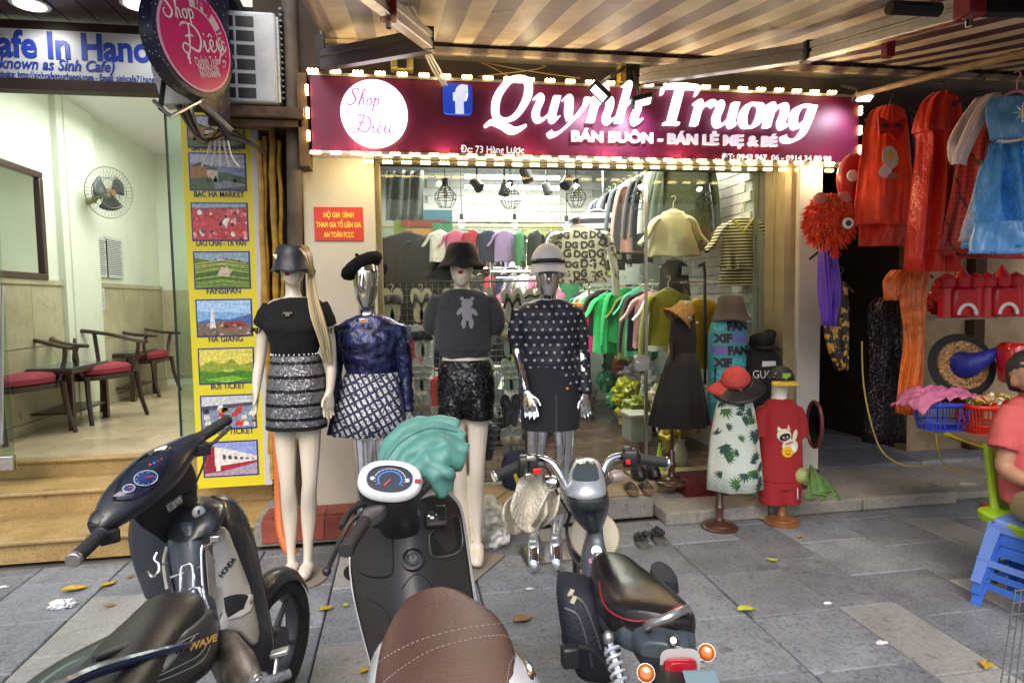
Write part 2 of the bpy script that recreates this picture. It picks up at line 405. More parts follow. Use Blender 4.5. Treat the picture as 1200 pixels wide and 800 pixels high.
for ya, yb in ((4.95, pa), (pb, BY)):
 n = max(1, round((yb-ya)/.6)); st_ = (yb-ya)/n
 for i in range(n):
  for z0, z1 in ((CF_F+.1, CF_F+.1+(zr-CF_F-.1)*.52), (CF_F+.1+(zr-CF_F-.1)*.53, zr-.03)):
   MB().bb((WX, ya+i*st_, z0), (WX+.02, ya+(i+1)*st_-.004, z1)).build('wainscot_panel', M_wain, room, smooth=False)
 MB().bb((WX, ya, zr-.028), (WX+.035, yb, zr+.03)).build('chair_rail', M_wain, room, bevel=.008)
 MB().bb((WX, ya, CF_F), (WX+.03, yb, CF_F+.095)).build('skirting', M_wain, room, bevel=.004)
for i in range(4):
 MB().bb((WX+.04+i*.52, BY-.02, CF_F+.1), (WX+.04+i*.52+.515, BY, zr-.03)).build('wainscot_panel', M_wain, room, smooth=False)
def wallp(px, py, off=0): q = XP(px, py, WX+off); return q
M_tube = mat('lit_tube', (1, 1, 1), .5, emis='#f0fff4', es=7)
fl = thing('wall_lamp', 'white fluorescent tube lamp fixed high on the pale green cafe wall', 'lamp', wallp(150, 118))
a, b = wallp(122, 103, .05), wallp(177, 137, .05); b.x = a.x
MB().tube([a+V(-.02, 0, .02), b+V(-.02, 0, .02)], .035, 6).build('fixture', M_white, fl)
MB().tube([a+V(.03, .03, -.02), b+V(.03, -.03, -.02)], .016, 8).build('tube', M_tube, fl)
area('cafe_ceiling_light', (-2.2, 7.2, 3.55), (-2.2, 7.2, 0), 1.5, 2.5, 46, (.95, 1, .94), room)
pl = MB(); pl.box((-2.0, 6.8, 3.66), (1.2, .3, .04)); pl.build('ceiling_lamp', M_tube, room)
mi = thing('wall_mirror', 'large dark framed mirror hanging on the left cafe wall', 'mirror', wallp(20, 260))
m1 = wallp(48, 203, .02); m2 = wallp(52, 328, .02); yr = (m1.y+m2.y)/2; zt, zb = m1.z, m2.z
M_frame = mat('mirror_frame_wood', (.05, .02, .014), .35, coat=.3)
y0m = 4.98
for lo, hi in (((WX+.001, y0m, zt-.06), (WX+.05, yr, zt)), ((WX+.001, y0m, zb), (WX+.05, yr, zb+.06)), ((WX+.001, yr-.07, zb+.06), (WX+.05, yr, zt-.06))):
 MB().bb(lo, hi).build('frame', M_frame, mi, bevel=.008)
MB().bb((WX+.002, y0m, zb+.06), (WX+.02, yr-.07, zt-.06)).build('mirror_glass', mat('mirror', (.8, .85, .8), .02, 1), mi, smooth=False)
fc = wallp(128, 226, .33); fm = wallp(93, 237, .0)
M_cream = mat('aged_cream_plastic', (.42, .38, .2), .5)
M_wire = mat('grey_wire', (.14, .14, .13), .4, .5)
fan = thing('wall_fan', 'wall fan with cream bracket and dark wire cage on the pale wall', 'fan', fm)
MB().box(fm+V(.03, 0, 0), (.06, .12, .26)).build('bracket', M_cream, fan, bevel=.02)
ax = V(.82, -.5, -.1).normalized()
MB().tube([fm+V(.05, 0, .0), fm+V(.14, 0, .02), fc-ax*.16], .035, 8).build('arm', M_cream, fan)
MB().lathe([(.02, -.2), (.06, -.18), (.075, -.12), (.07, -.05), (.05, -.03)], fc, 14, ax).build('motor', M_cream, fan)
u_ = ax.orthogonal().normalized(); v_ = ax.cross(u_); R_ = .27
cg = MB()
for s_ in (-1, 1):
 for i in range(40):
  t = 2*math.pi*i/40; d = u_*math.cos(t)+v_*math.sin(t)
  cg.tube([fc+ax*s_*.055+d*.03, fc+ax*s_*.05+d*.16, fc+ax*s_*.008+d*R_], .0018, 3)
for r_, z_ in ((R_, 0), (.16, .052), (.16, -.052), (.03, .056)):
 cg.tube([fc+ax*z_+(u_*math.cos(t)+v_*math.sin(t))*r_ for t in [2*math.pi*i/28 for i in range(29)]], .004, 4, caps=False)
cg.build('cage', M_wire, fan)
MB().lathe([(.03, -.01), (.035, 0), (.03, .012)], fc+ax*.055, 14, ax).build('cap', mat('brown_cap', (.2, .1, .05), .5), fan)
for k in range(3):
 bl = MB(); t0 = k*2.094
 bl.grid(lambda u, v: fc+(u_*math.cos(t0+(u-.5)*1.4)+v_*math.sin(t0+(u-.5)*1.4))*(.03+.16*v)+ax*((u-.5)*.05), 6, 3)
 bl.build('blade', mat('fan_blade', (.05, .06, .06), .3), fan, thick=.003)
MB().tube([fm+V(.03, .02, -.13), wallp(90, 280, .012), wallp(96, 330, .012), wallp(98, 370, .012), wallp(102, 410, .012)], .007, 5, 3).build('power_cord', M_cable, fan)
M_paper = mat('paper_grey', (.55, .58, .55), .8)
for (x0, y0, x1, y1), lb in (((107, 280, 122, 324), 'left one of two typed notices taped side by side on the cafe wall'), ((123, 281, 140, 325), 'right one of two typed notices taped side by side on the cafe wall'), ((108, 332, 119, 363), 'small pale notice below the pair of typed notices on the wall')):
 a, b = wallp(x0, y1), wallp(x1, y0)
 nt = thing('notice', lb, 'notice', a, group='notices taped to the cafe wall')
 MB().bb((WX+.021 if b.z > zr else WX+.036, a.y, a.z), (WX+.027 if b.z > zr else WX+.04, b.y, b.z)).build('sheet', M_paper, nt, smooth=False)
 ln = MB(); rr = random.Random(int(x0))
 z = b.z-.04
 while z > a.z+.03:
  e = b.y-.03-rr.random()*.06
  xx = WX+.0285 if b.z > zr else WX+.0415
  ln.add([(xx, a.y+.03, z), (xx, e, z), (xx, e, z+.008), (xx, a.y+.03, z+.008)], [(0, 1, 2, 3)]); z -= .022
 ln.build('text_lines', mat('ink', (.12, .12, .13), .8), nt, smooth=False)
M_redseat = mat('crimson_seat', (.30, .025, .05), .7, var=.15, vs=15)
def chair(loc, rz, lb, label_only=None):
 t = thing('armchair', lb, 'chair', loc, rz, 'dark wood armchairs in the cafe')
 t.scale = (1.16,)*3; WM[t.name] = WM[t.name] @ Matrix.Scale(1.16, 4); B = lambda p: wm(t) @ V(*p)
 st_ = MB(); st_.loft([ring(B((0, 0, z)), (wm(t).to_3x3() @ V(r, 0, 0)), (wm(t).to_3x3() @ V(0, r*.95, 0)), 24, 3.2) for z, r in ((.40, .22), (.41, .245), (.45, .25), (.475, .235), (.485, .18))]); st_.build('seat', M_redseat, t)
 MB().loft([ring(B((0, 0, z)), (wm(t).to_3x3() @ V(.25, 0, 0)), (wm(t).to_3x3() @ V(0, .24, 0)), 24, 4) for z in (.36, .40)]).build('seat_frame', M_darkwood, t)
 for sx in (-1, 1):
  for sy in (-1, 1):
   MB().tube([B((sx*.23, sy*.22, .4)), B((sx*.24, sy*.24, .2)), B((sx*.26, sy*.29, 0))], [.026, .022, .02], 6, 3).build('leg', M_darkwood, t)
  MB().tube([B((sx*.23, -.18, .4)), B((sx*.29, -.17, .55)), B((sx*.28, -.2, .66))], .02, 6, 3).build('arm_post', M_darkwood, t)
 r_ = MB(); pts = [B((.27, -.3, .66)), B((.3, -.1, .675)), B((.27, .12, .72)), B((.13, .27, .76)), B((0, .3, .77)), B((-.13, .27, .76)), B((-.27, .12, .72)), B((-.3, -.1, .675)), B((-.27, -.3, .66))]
 r_.tube(pts, [.028, .03, .028, .032, .034, .032, .028, .03, .028], 8, 4, flat=.7); r_.build('arm_rail', M_darkwood, t)
 for sx in (-.2, 0, .2):
  MB().tube([B((sx, .2, .4)), B((sx*1.05, .26, .76-abs(sx)*.1))], .02 if sx else .05, 6, flat=.4 if not sx else 1).build('back_splat', M_darkwood, t)
 return t
c1 = G(18, 512, CF_F)
chair((c1.x, c1.y, CF_F), rad(62), 'nearest dark armchair with red seat at the left edge of the cafe')
c2 = G(114, 490, CF_F); chair((c2.x, c2.y, CF_F), rad(60), 'second dark armchair with red seat, right of the low tea table')
c3 = G(168, 462, CF_F); chair((c3.x, c3.y, CF_F), rad(85), 'farthest dark armchair with red seat beside the brown cabinet')
c4 = G(62, 470, CF_F); chair((c4.x, c4.y, CF_F), rad(240), 'dark armchair half hidden behind the tables by the cafe wall')
def table(loc, lb):
 loc = (loc[0], loc[1], loc[2])
 t = thing('tea_table', lb, 'table', loc, 0, 'low tea tables in the cafe')
 x, y, z = loc
 MB().box((x, y, z+.55), (.5, .8, .04)).build('tabletop', M_darkwood, t, bevel=.006)
 MB().box((x, y, z+.578), (.46, .76, .01)).build('glass_top', mat('green_glass', (.1, .16, .14), .05, spec=.8), t)
 for sx in (-.2, .2):
  for sy in (-.34, .34): MB().box((x+sx, y+sy, z+.265), (.05, .05, .53)).build('leg', M_darkwood, t)
 MB().box((x, y, z+.16), (.42, .7, .02)).build('shelf', M_darkwood, t)
t1 = G(84, 500, CF_F); table((t1.x-.1, t1.y+.15, CF_F), 'near low dark tea table with glass top between two armchairs')
t2 = G(150, 470, CF_F); table((t2.x-.12, t2.y+.3, CF_F), 'far low dark tea table with glass top behind the middle armchair')
cb = thing('cabinet', 'tall narrow reddish brown wooden cabinet at the back of the cafe', 'cabinet', G(197, 450, CF_F))
q = G(199, 444, CF_F)
M_redw = mat('red_brown_wood', (.16, .05, .02), .4, var=.3, vs=10)
MB().tube([q+V(-.1, 0, 0), q+V(-.16, 0, .95)], .03, 6).build('post', M_redw, cb)
MB().box(q+V(.05, .05, .72), (.35, .04, .42)).build('back_panel', M_redw, cb)
MB().box(q+V(.05, .05, .35), (.35, .3, .04)).build('shelf', M_redw, cb)
MB().tube([q+V(.2, 0, 0), q+V(.2, 0, .95)], .03, 6).build('post', M_redw, cb)
M_glass = glassmat('clear_glass', (.93, .97, .95), .8)
M_glassg = glassmat('greenish_glass', (.80, .90, .84), 1)
gd = thing('glass_door', 'frameless glass cafe door standing open beside the yellow tour board', 'door', P(200, 540, 5.0))
a = P(190, 100, 5.0); b = P(213, 520, 5.0); xa = P(203, 300, 5.0).x
MB().bb((xa, 4.995, CF_F), (-.98, 5.005, 2.95)).build('pane', M_glassg, gd, smooth=False)
MB().bb((xa-.012, 4.99, CF_F), (xa, 5.01, 2.95)).build('edge', mat('dark_green_edge', (.01, .03, .025), .3), gd, smooth=False)
gd2 = thing('glass_door', 'edge of the left cafe glass door with steel handle at the photo edge', 'door', P(5, 540, 5.0))
xb = P(8, 400, 5.0).x
MB().bb((xb-.5, 4.995, CF_F), (xb, 5.005, 2.95)).build('pane', M_glassg, gd2, smooth=False)
MB().cyl(P(2, 335, 4.95), P(2, 520, 4.95), .012, n=8).build('handle', M_chrome, gd2)
MB().box((xb-.1, 5.0, CF_F+.05), (.2, .05, .1)).build('bottom_clamp', M_alu, gd2, bevel=.005)
YS = 4.75
za, zb = P(90, 37, YS).z, P(90, 95, YS).z
xr = P(184, 60, YS).x
bn = thing('cafe_banner', 'white banner over the cafe with blue lettering', 'sign', (-2.6, YS, zb))
MB().bb((-4.6, YS, zb), (xr, YS+.06, za)).build('panel', mat('banner_vinyl', (.62, .68, .74), .35, var=.06, vs=2), bn, smooth=False)
M_blue = mat('blue_vinyl', (.02, .06, .45), .4)
def line(s, px0, px1, ybase, size, Y, m, parent, off, shear=0, align='LEFT', ext=.002):
 a = P(px0, ybase, Y); b = P(px1, ybase, Y)
 return text(s, size, m, parent, (a.x, Y, a.z), (1, 0, 0), (0, 0, 1), ext, off, shear, align, width=abs(b.x-a.x))
line('Cafe In Hano', -30, 176, 64, .235, YS-.003, M_blue, bn, .007)
line('(well-known as Sinh Cafe)', -40, 133, 78, .10, YS-.003, M_blue, bn, .0015, .25)
line('Website: http://sinhcafetourhanoi.com - Email: sinhcafe71hangbo', -10, 188, 90, .062, YS-.003, M_blue, bn, 0)
MB().bb((-4.6, YS-.02, zb-.07), (xr+.02, YS+.08, zb-.001)).build('frame', mat('banner_frame', (.03, .015, .012), .5), bn, smooth=False)
MB().bb((-4.6, YS+.01, za), (xr+.02, YS+.08, za+.06)).build('frame', mat('banner_frame'), bn, smooth=False)
so = thing('cafe_soffit', None, None); so['kind'] = 'structure'
zs = P(100, 30, YS).z+.04
M_sof = mat('plum_soffit_board', (.075, .03, .035), .35, rnd=.15, var=.1)
for i in range(22):
 x0 = -5.0+i*.18
 MB().bb((x0, 3.1, zs), (x0+.172, YS+.1, zs+.03)).build('soffit_board', M_sof, so, smooth=False)
MB().bb((-5.2, 3.0, zs+.031), (-1.0, YS+.2, zs+.1)).build('soffit_backing', M_black, so, smooth=False)
M_led = mat('downlight', (1, 1, 1), .5, emis='#fff4e0', es=3)
for px, py in ((35, 4), (163, 4)):
 r_ = ray(px, py); q = CC + r_*((zs-CAM_H)/r_.z)
 d = thing('downlight', 'round recessed ceiling light in the plum soffit, %s' % ('the left one' if px < 100 else 'the right one'), 'lamp', q, group='downlights in the cafe soffit')
 MB().cyl(q+V(0, 0, -.012), q+V(0, 0, -.001), .11, n=24).build('rim', M_white, d)
 MB().cyl(q+V(0, 0, -.016), q+V(0, 0, -.0125), .085, n=24).build('diffuser', M_led, d)
 spot('downlight_beam', q+V(0, 0, -.03), q+V(0, .25, -1), 6, (1, .95, .88), 140, .8, .06, d)
M_wallc = mat('cream_pier_paint', (.56, .52, .42), .7, var=.07, vs=3, dirt=.12, bump=.08, bs=30)
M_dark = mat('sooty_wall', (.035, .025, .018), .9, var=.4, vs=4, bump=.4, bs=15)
fac = thing('shop_facade', None, None); fac['kind'] = 'structure'
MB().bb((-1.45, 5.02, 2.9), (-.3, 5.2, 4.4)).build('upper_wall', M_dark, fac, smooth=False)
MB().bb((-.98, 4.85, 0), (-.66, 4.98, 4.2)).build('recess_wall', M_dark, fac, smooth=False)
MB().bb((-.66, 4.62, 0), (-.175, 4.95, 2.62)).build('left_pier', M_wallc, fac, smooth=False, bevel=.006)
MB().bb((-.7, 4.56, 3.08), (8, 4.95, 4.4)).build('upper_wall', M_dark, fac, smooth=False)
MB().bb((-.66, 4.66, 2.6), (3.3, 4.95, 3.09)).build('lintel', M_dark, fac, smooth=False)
# ============================================================ SHOP SIGN
YG = 4.40
sg = thing('shop_sign', 'long magenta shop sign with glowing white letters and a border of LEDs', 'sign', (1.4, YG, 2.6))
sTL, sTR, sBL, sBR = P(370, 90, YG), P(972, 112, YG), P(366, 177, YG), P(1000, 189, YG)
sx0, sx1, sz0, sz1 = sBL.x, P(1006, 150, YG).x, (sBL.z+sBR.z)/2, (sTL.z+sTR.z)/2
M_mag = mat('magenta_panel', (.13, .004, .045), .5, var=.03)
MB().bb((sx0, YG, sz0), (sx1, YG+.14, sz1)).build('panel', M_mag, sg, smooth=False)
MB().bb((sx0-.012, YG-.004, sz0-.02), (sx1+.012, YG+.14, sz0-.001)).build('edge_trim', M_alu, sg, smooth=False)
MB().bb((sx0-.012, YG-.004, sz1+.001), (sx1+.012, YG+.14, sz1+.02)).build('edge_trim', M_alu, sg, smooth=False)
M_ledw = mat('warm_led', (1, .9, .6), .5, emis='#ffd684', es=13)
led = MB(); led.box((0, 0, 0), (.065, .022, .028)); led0 = None
def put_led(p, vert=False):
 global led0
 if led0 is None:
  b = MB(); [b.ball(p+V(q_, 0, 0), (.009, .009, .010), 8, 6) for q_ in (-.023, 0, .023)]; b.box(p+V(0, .012, 0), (.066, .006, .018))
  led0 = b.build('led_lamp', M_ledw, sg); o = led0
 else: o = led0.copy(); COL.objects.link(o)
 o.location = wm(sg).inverted() @ Vector(p); o.rotation_euler = (0, math.pi/2 if vert else 0, 0)
x = sx0+.02
while x < sx1-.15: put_led((V(x, YG-.012, sz1+.03))); x += .143
x = sx0+.02
while x < sx1: put_led((V(x, YG-.012, sz0-.016))); x += .128
x = sx0+.35
while x < sx1: put_led((V(x, YG+.10, sz0-.045))); x += .128
for z in (.09, .235, .38):
 put_led((V(sx0-.02, YG-.012, sz0+z)), True); put_led((V(sx1+.01, YG-.012, sz0+z)), True)
for i in range(7):
 x = sx0+.3+i*.56
 point('led_glow', (x, YG-.05, sz0-.07), 3.6, (1, .78, .42), .02, sg)
 point('led_glow', (x, YG-.10, sz1+.06), .55, (1, .78, .42), .06, sg)
M_letter = mat('lit_letter', (.9, .9, .95), .4, emis='#f4f0ff', es=1.0)
M_lside = mat('letter_silver', (.55, .53, .58), .4, .2)
def ribbon(b, pts, org, u, v, n, sc, sh, k=8, z=0, depth=.03):
 q = cr([tuple(p) for p in pts], k); L_ = []; R_ = []
 for i, p in enumerate(q):
  a = q[max(i-1, 0)]; c = q[min(i+1, len(q)-1)]; t = V(c[0]-a[0], c[1]-a[1], 0)
  t = t.normalized() if t.length > 1e-9 else V(1, 0, 0); nn = V(-t.y, t.x, 0)*(p[2]/2)
  for lst, s_ in ((L_, 1), (R_, -1)):
   x, y = p[0]+nn.x*s_, p[1]+nn.y*s_; lst.append(org+u*((x+y*sh)*sc)+v*(y*sc)+n*z)
 m_ = len(L_); F_ = [p+n*depth for p in L_]; G_ = [p+n*depth for p in R_]
 vs = L_+R_+F_+G_; fs = []
 for i in range(m_-1):
  fs += [(2*m_+i, 2*m_+i+1, 3*m_+i+1, 3*m_+i), (i, i+1, 2*m_+i+1, 2*m_+i), (m_+i, 3*m_+i, 3*m_+i+1, m_+i+1)]
 fs += [(0, 2*m_, 3*m_, m_), (m_-1, 2*m_-1, 4*m_-1, 3*m_-1)]
 b.add(vs, fs)
T_, t_ = .34, .10
GL = {
'Q': (1.75, [[(.95, 1.68, .12), (.5, 1.5, .26), (.2, .85, T_), (.35, .15, .24), (.75, 0, .12), (1.15, .2, .26), (1.4, .85, T_), (1.3, 1.45, .26), (.95, 1.68, .12)],
   [(.0, -.28, .12), (.25, -.1, .2), (.7, -.22, .26), (1.2, -.42, .26), (1.65, -.2, .1)]]),
'u': (1.2, [[(-.08, .85, .05), (.12, .97, .2), (.22, .8, .3), (.16, .35, .3), (.3, .05, .22), (.55, .08, .12), (.8, .42, .08)], [(.86, 1, .3), (.86, .3, .3), (.95, .03, .22), (1.18, .2, .05)]]),
'y': (1.1, [[(-.08, .85, .05), (.12, .97, .2), (.22, .8, .3), (.3, .4, .3), (.42, .08, .2)], [(.95, .98, .28), (.88, .6, .18), (.5, 0, .14), (.15, -.42, .12), (-.15, -.55, .2), (-.3, -.42, .2)]]),
'`': (0, [[(.25, 1.62, .26), (.45, 1.45, .2), (.62, 1.25, .06)]]),
'n': (1.2, [[(-.06, .88, .05), (.12, .96, .22), (.2, .85, .3), (.2, .3, .3), (.2, 0, .3)], [(.25, .5, .08), (.5, .9, .14), (.78, .92, .24), (.86, .6, .3), (.82, .25, .3), (.95, .03, .22), (1.18, .2, .05)]]),
'h': (1.2, [[(-.02, 1.5, .06), (.2, 1.58, .26), (.22, 1.2, .3), (.2, .4, .3), (.2, 0, .3)], [(.25, .5, .08), (.5, .9, .14), (.78, .92, .24), (.86, .6, .3), (.82, .25, .3), (.95, .03, .22), (1.18, .2, .05)]]),
'T': (1.55, [[(.72, 1.55, .34), (.72, .8, .36), (.72, .1, .34)], [(.4, .04, .1), (.72, .07, .13), (1.08, .04, .1)], [(.0, 1.2, .06), (.02, 1.5, .16), (.4, 1.58, .2), (1.1, 1.58, .2), (1.5, 1.52, .16), (1.48, 1.2, .06)]]),
'r': (.95, [[(-.06, .88, .05), (.12, .96, .22), (.2, .85, .3), (.2, .3, .3), (.2, 0, .3)], [(.25, .5, .08), (.45, .85, .14), (.7, .95, .26), (.88, .85, .26)]]),
'o': (1.15, [[(.58, .98, .08), (.25, .88, .22), (.14, .45, .32), (.3, .08, .22), (.52, .0, .08), (.82, .12, .22), (.94, .5, .32), (.84, .88, .22), (.58, .98, .08)]]),
'g': (1.15, [[(.86, .95, .1), (.5, .98, .12), (.18, .75, .3), (.16, .35, .3), (.38, .05, .2), (.8, .4, .1)], [(.92, 1, .3), (.86, .4, .3), (.74, -.2, .24), (.4, -.52, .14), (.0, -.5, .2), (-.12, -.32, .2)]]),
'S': (1.1, [[(.95, 1.5, .12), (.6, 1.75, .1), (.25, 1.45, .14), (.55, 1.0, .16), (.75, .5, .14), (.35, .05, .12), (-.1, .2, .1), (-.2, .6, .08), (.1, .75, .06)]]),
's': (1, [[]]), 
'H': (.75, [[(-.1, .1, .05), (.25, .9, .08), (.42, 1.6, .09), (.25, 1.5, .1), (.15, .6, .12), (.1, 0, .12)], [(.12, .45, .07), (.35, .8, .1), (.5, .6, .12), (.48, .15, .1), (.7, .1, .05)]]),
'O': (.7, [[(.4, .75, .08), (.12, .55, .12), (.15, .1, .1), (.42, .05, .1), (.58, .4, .12), (.4, .75, .08), (.65, .68, .05)]]),
'P': (.8, [[(0, .55, .05), (.2, .8, .1), (.15, .2, .12), (.08, -.6, .12)], [(.15, .4, .07), (.4, .75, .1), (.6, .5, .12), (.5, .1, .1), (.2, .05, .08)]]),
'D': (1.9, [[(.1, 1.6, .06), (.4, 1.85, .08), (.9, 1.7, .1), (.7, .9, .13), (.4, .1, .1), (.05, .0, .1), (-.15, .35, .1), (.15, .6, .09), (.7, .3, .12), (1.3, .1, .14), (1.75, .8, .14), (1.5, 1.5, .12), (.9, 1.8, .08), (.2, 1.75, .06)], [(.35, 1.0, .1), (.75, 1.08, .1), (1.1, 1.02, .1)]]),
'i': (.5, [[(-.1, .3, .05), (.15, .75, .1), (.12, .2, .12), (.3, .05, .1), (.5, .3, .05)], [(.2, 1.1, .13), (.26, 1.2, .13)]]),
'e': (.75, [[(0, .2, .05), (.35, .4, .08), (.5, .65, .08), (.3, .78, .1), (.1, .45, .12), (.25, .03, .12), (.6, .15, .06), (.8, .35, .04)], [(.1, .95, .07), (.32, 1.15, .08), (.5, .93, .07)], [(.28, -.3, .13), (.35, -.36, .13)]]),
'U': (.9, [[(-.05, .35, .05), (.15, .75, .1), (.1, .2, .12), (.3, .05, .1), (.55, .35, .08), (.62, .75, .1), (.6, .2, .12), (.75, .05, .1), (1.0, .35, .04)]]),
}
def glyphs(s, org, u, v, sc, sh, m, parent, depth=.03, gap=0, name='lettering', wmul=1):
 x = 0; n = u.cross(v); i = 0
 for ch in s:
  if ch == ' ': x += .55; continue
  adv, strokes = GL[ch]
  b = MB()
  for st_ in strokes:
   i += 1
   ribbon(b, [(p[0]+x, p[1], p[2]*wmul) for p in st_], org, u, v, n, sc, sh, 7, .0005*i, depth)
  b.build(name, m, parent, ang=30)
  x += adv+gap
 return x
def glyph_w(s, sh): return sum(GL[c][0] if c != ' ' else .55 for c in s)
qa, qb = P(570, 143, YG-.02), P(962, 150, YG-.02)
wtot = glyph_w('Quy`nh Truong', .3)+.5
sc_ = (qb.x-qa.x)/wtot
glyphs('Quy`nh Truong', V(qa.x, YG-.002, (qa.z+qb.z)/2-.0), X3, Z3, sc_, .28, M_letter, sg, .045, name='letter')
lc = P(439, 135, YG); lr = .5*(P(478, 135, YG).x-P(400, 135, YG).x)
MB().cyl(lc+V(0, -.045, 0), lc+V(0, -.001, 0), lr, n=48).build('round_logo', mat('lit_disc', (.9, .9, .95), .4, emis='#fbf6ff', es=1.25), sg)
M_pinkl = mat('pale_pink_script', (.75, .25, .6), .5, emis='#d060c0', es=.35)
glyphs('SHOP', lc+V(-.17, -.046, .045), X3, Z3, .062, .2, M_pinkl, sg, .004, wmul=1.2)
glyphs('DieU', lc+V(-.14, -.046, -.13), X3, Z3, .062, .15, M_pinkl, sg, .004, wmul=1.1)
fb = P(536, 118, YG); hw = .5*(P(553, 118, YG).x-P(519, 118, YG).x)
MB().loft([ring(fb+V(0, y, 0), V(hw, 0, 0), V(0, 0, hw), 32, 8) for y in (-.04, -.001)]).build('social_badge', mat('badge_blue', (.02, .09, .55), .35, emis='#1040d0', es=.35), sg)
text('f', hw*2.3, mat('badge_white', (.8, .85, .9), .5, emis='#c8d8f8', es=.5), sg, fb+V(hw*.12, -.043, -hw*.82), X3, Z3, .002, .018, 0, 'CENTER')
M_silv = mat('silver_letter', (.62, .58, .64), .45, .1, emis='#e8dcf0', es=.45)
line('BÁN BUÔN - BÁN LẺ MẸ & BÉ', 669, 910, 165, .095, YG-.012, M_silv, sg, .004, ext=.011)
line('Đc: 73 Hàng Lược', 540, 614, 178.5, .066, YG-.004, M_silv, sg, .0004, ext=.003)
line('ĐT: 0943 967  06 - 0914 34 88 98', 846, 974, 186.5, .056, YG-.004, M_silv, sg, .001, ext=.003)
M_lens = mat('cold_led_lens', (1, 1, 1), .3, emis='#cfdcff', es=3)
def flood(px, py, tilt, lb, arm_to):
 c = P(px, py, YG-.2)
 t = thing('floodlight', lb, 'lamp', c, group='floodlights over the shop sign')
 R = Matrix.Rotation(tilt, 3, 'Y') @ Matrix.Rotation(rad(-35), 3, 'X')
 MB().box(c, (.15, .09, .035), R).build('housing', M_blackm, t, bevel=.008)
 MB().box(c+R @ V(0, 0, -.021), (.11, .05, .006), R).build('lens', M_lens, t)
 MB().tube([c+R @ V(0, 0, .02), c+V(0, .05, .06), arm_to], .012, 6).build('bracket', M_blackm, t)
 spot('flood_beam', c+V(0, .0, -.05), (c.x*.92+.1, YG+.1, 2.72), 8, (.9, .88, 1), 120, .8, .04, t)
flood(703, 108, rad(42), 'left floodlight of the pair aimed at the shop sign', P(738, 75, YG))
flood(752, 118, rad(-16), 'right floodlight of the pair aimed at the shop sign', P(740, 78, YG))
flood(1012, 113, rad(0), 'floodlight on a short arm above the right end of the sign', P(985, 100, YG))
AX0, AX1 = -.45, 5.6; AY0, AY1 = 1.7, 4.4
SL = .19
zA = lambda y: 3.30+(y-4.4)*SL
def stripe_mat():
 M = mat('striped_awning_cloth', (.5, .4, .3), .45); N, L, b = nodes_of(M)
 tc = N.new('ShaderNodeTexCoord'); sp = N.new('ShaderNodeSeparateXYZ'); L.new(tc.outputs['Object'], sp.inputs[0])
 a = N.new('ShaderNodeMath'); a.operation = 'MULTIPLY'; a.inputs[1].default_value = 1/.245; L.new(sp.outputs[0], a.inputs[0])
 f = N.new('ShaderNodeMath'); f.operation = 'FRACT'; L.new(a.outputs[0], f.inputs[0])
 g_ = N.new('ShaderNodeMath'); g_.operation = 'GREATER_THAN'; g_.inputs[1].default_value = .5; L.new(f.outputs[0], g_.inputs[0])
 nz = N.new('ShaderNodeTexNoise'); nz.inputs['Scale'].default_value = 2.5; nz.inputs['Detail'].default_value = 8; L.new(tc.outputs['Object'], nz.inputs[0])
 r1 = N.new('ShaderNodeValToRGB'); r1.color_ramp.elements[0].position = .35; r1.color_ramp.elements[0].color = (.42, .33, .2, 1); r1.color_ramp.elements[1].position = .6; r1.color_ramp.elements[1].color = (.66, .56, .42, 1)
 r2 = N.new('ShaderNodeValToRGB'); r2.color_ramp.elements[0].position = .35; r2.color_ramp.elements[0].color = (.035, .01, .02, 1); r2.color_ramp.elements[1].position = .7; r2.color_ramp.elements[1].color = (.07, .025, .045, 1)
 L.new(nz.outputs[0], r1.inputs[0]); L.new(nz.outputs[0], r2.inputs[0])
 mr = N.new('ShaderNodeMapRange'); mr.inputs[1].default_value = -3.2; mr.inputs[2].default_value = .2; mr.inputs[3].default_value = .6; mr.inputs[4].default_value = 0; L.new(sp.outputs[0], mr.inputs[0])  # light glare put into the colour: plum stripes fade paler towards the left
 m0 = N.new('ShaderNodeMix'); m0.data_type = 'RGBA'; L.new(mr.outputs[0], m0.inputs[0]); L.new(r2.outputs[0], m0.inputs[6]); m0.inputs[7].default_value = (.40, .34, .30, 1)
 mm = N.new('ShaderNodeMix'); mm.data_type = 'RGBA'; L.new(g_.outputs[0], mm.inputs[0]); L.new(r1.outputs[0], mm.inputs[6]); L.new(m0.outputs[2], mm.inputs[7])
 L.new(mm.outputs[2], b.inputs['Base Color'])
 wv = N.new('ShaderNodeTexNoise'); wv.inputs['Scale'].default_value = 5; wv.inputs['Detail'].default_value = 5; wv.inputs['Distortion'].default_value = .6; L.new(tc.outputs['Object'], wv.inputs[0])
 bp = N.new('ShaderNodeBump'); bp.inputs['Strength'].default_value = .5; bp.inputs['Distance'].default_value = .03; L.new(wv.outputs[0], bp.inputs['Height']); L.new(bp.outputs[0], b.inputs['Normal'])
 return M
aw = thing('awning', 'striped cream and plum retractable awning over the whole shopfront', 'awning', (2.5, 4.4, 3.3))
b = MB()
b.grid(lambda u, v: V(AX0+(AX1-AX0)*u, AY0+(AY1-AY0)*v, zA(AY0+(AY1-AY0)*v)-.03*math.sin(v*math.pi)+.012*noise.noise(V(u*9, v*4, 0))), 120, 24)
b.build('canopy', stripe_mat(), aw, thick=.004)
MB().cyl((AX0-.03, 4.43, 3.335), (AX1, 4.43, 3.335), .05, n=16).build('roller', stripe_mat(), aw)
b = MB(); b.bb((AX0+.3, 4.33, 3.215), (AX1, 4.46, 3.262)); b.build('rail', M_alu, aw, bevel=.006)
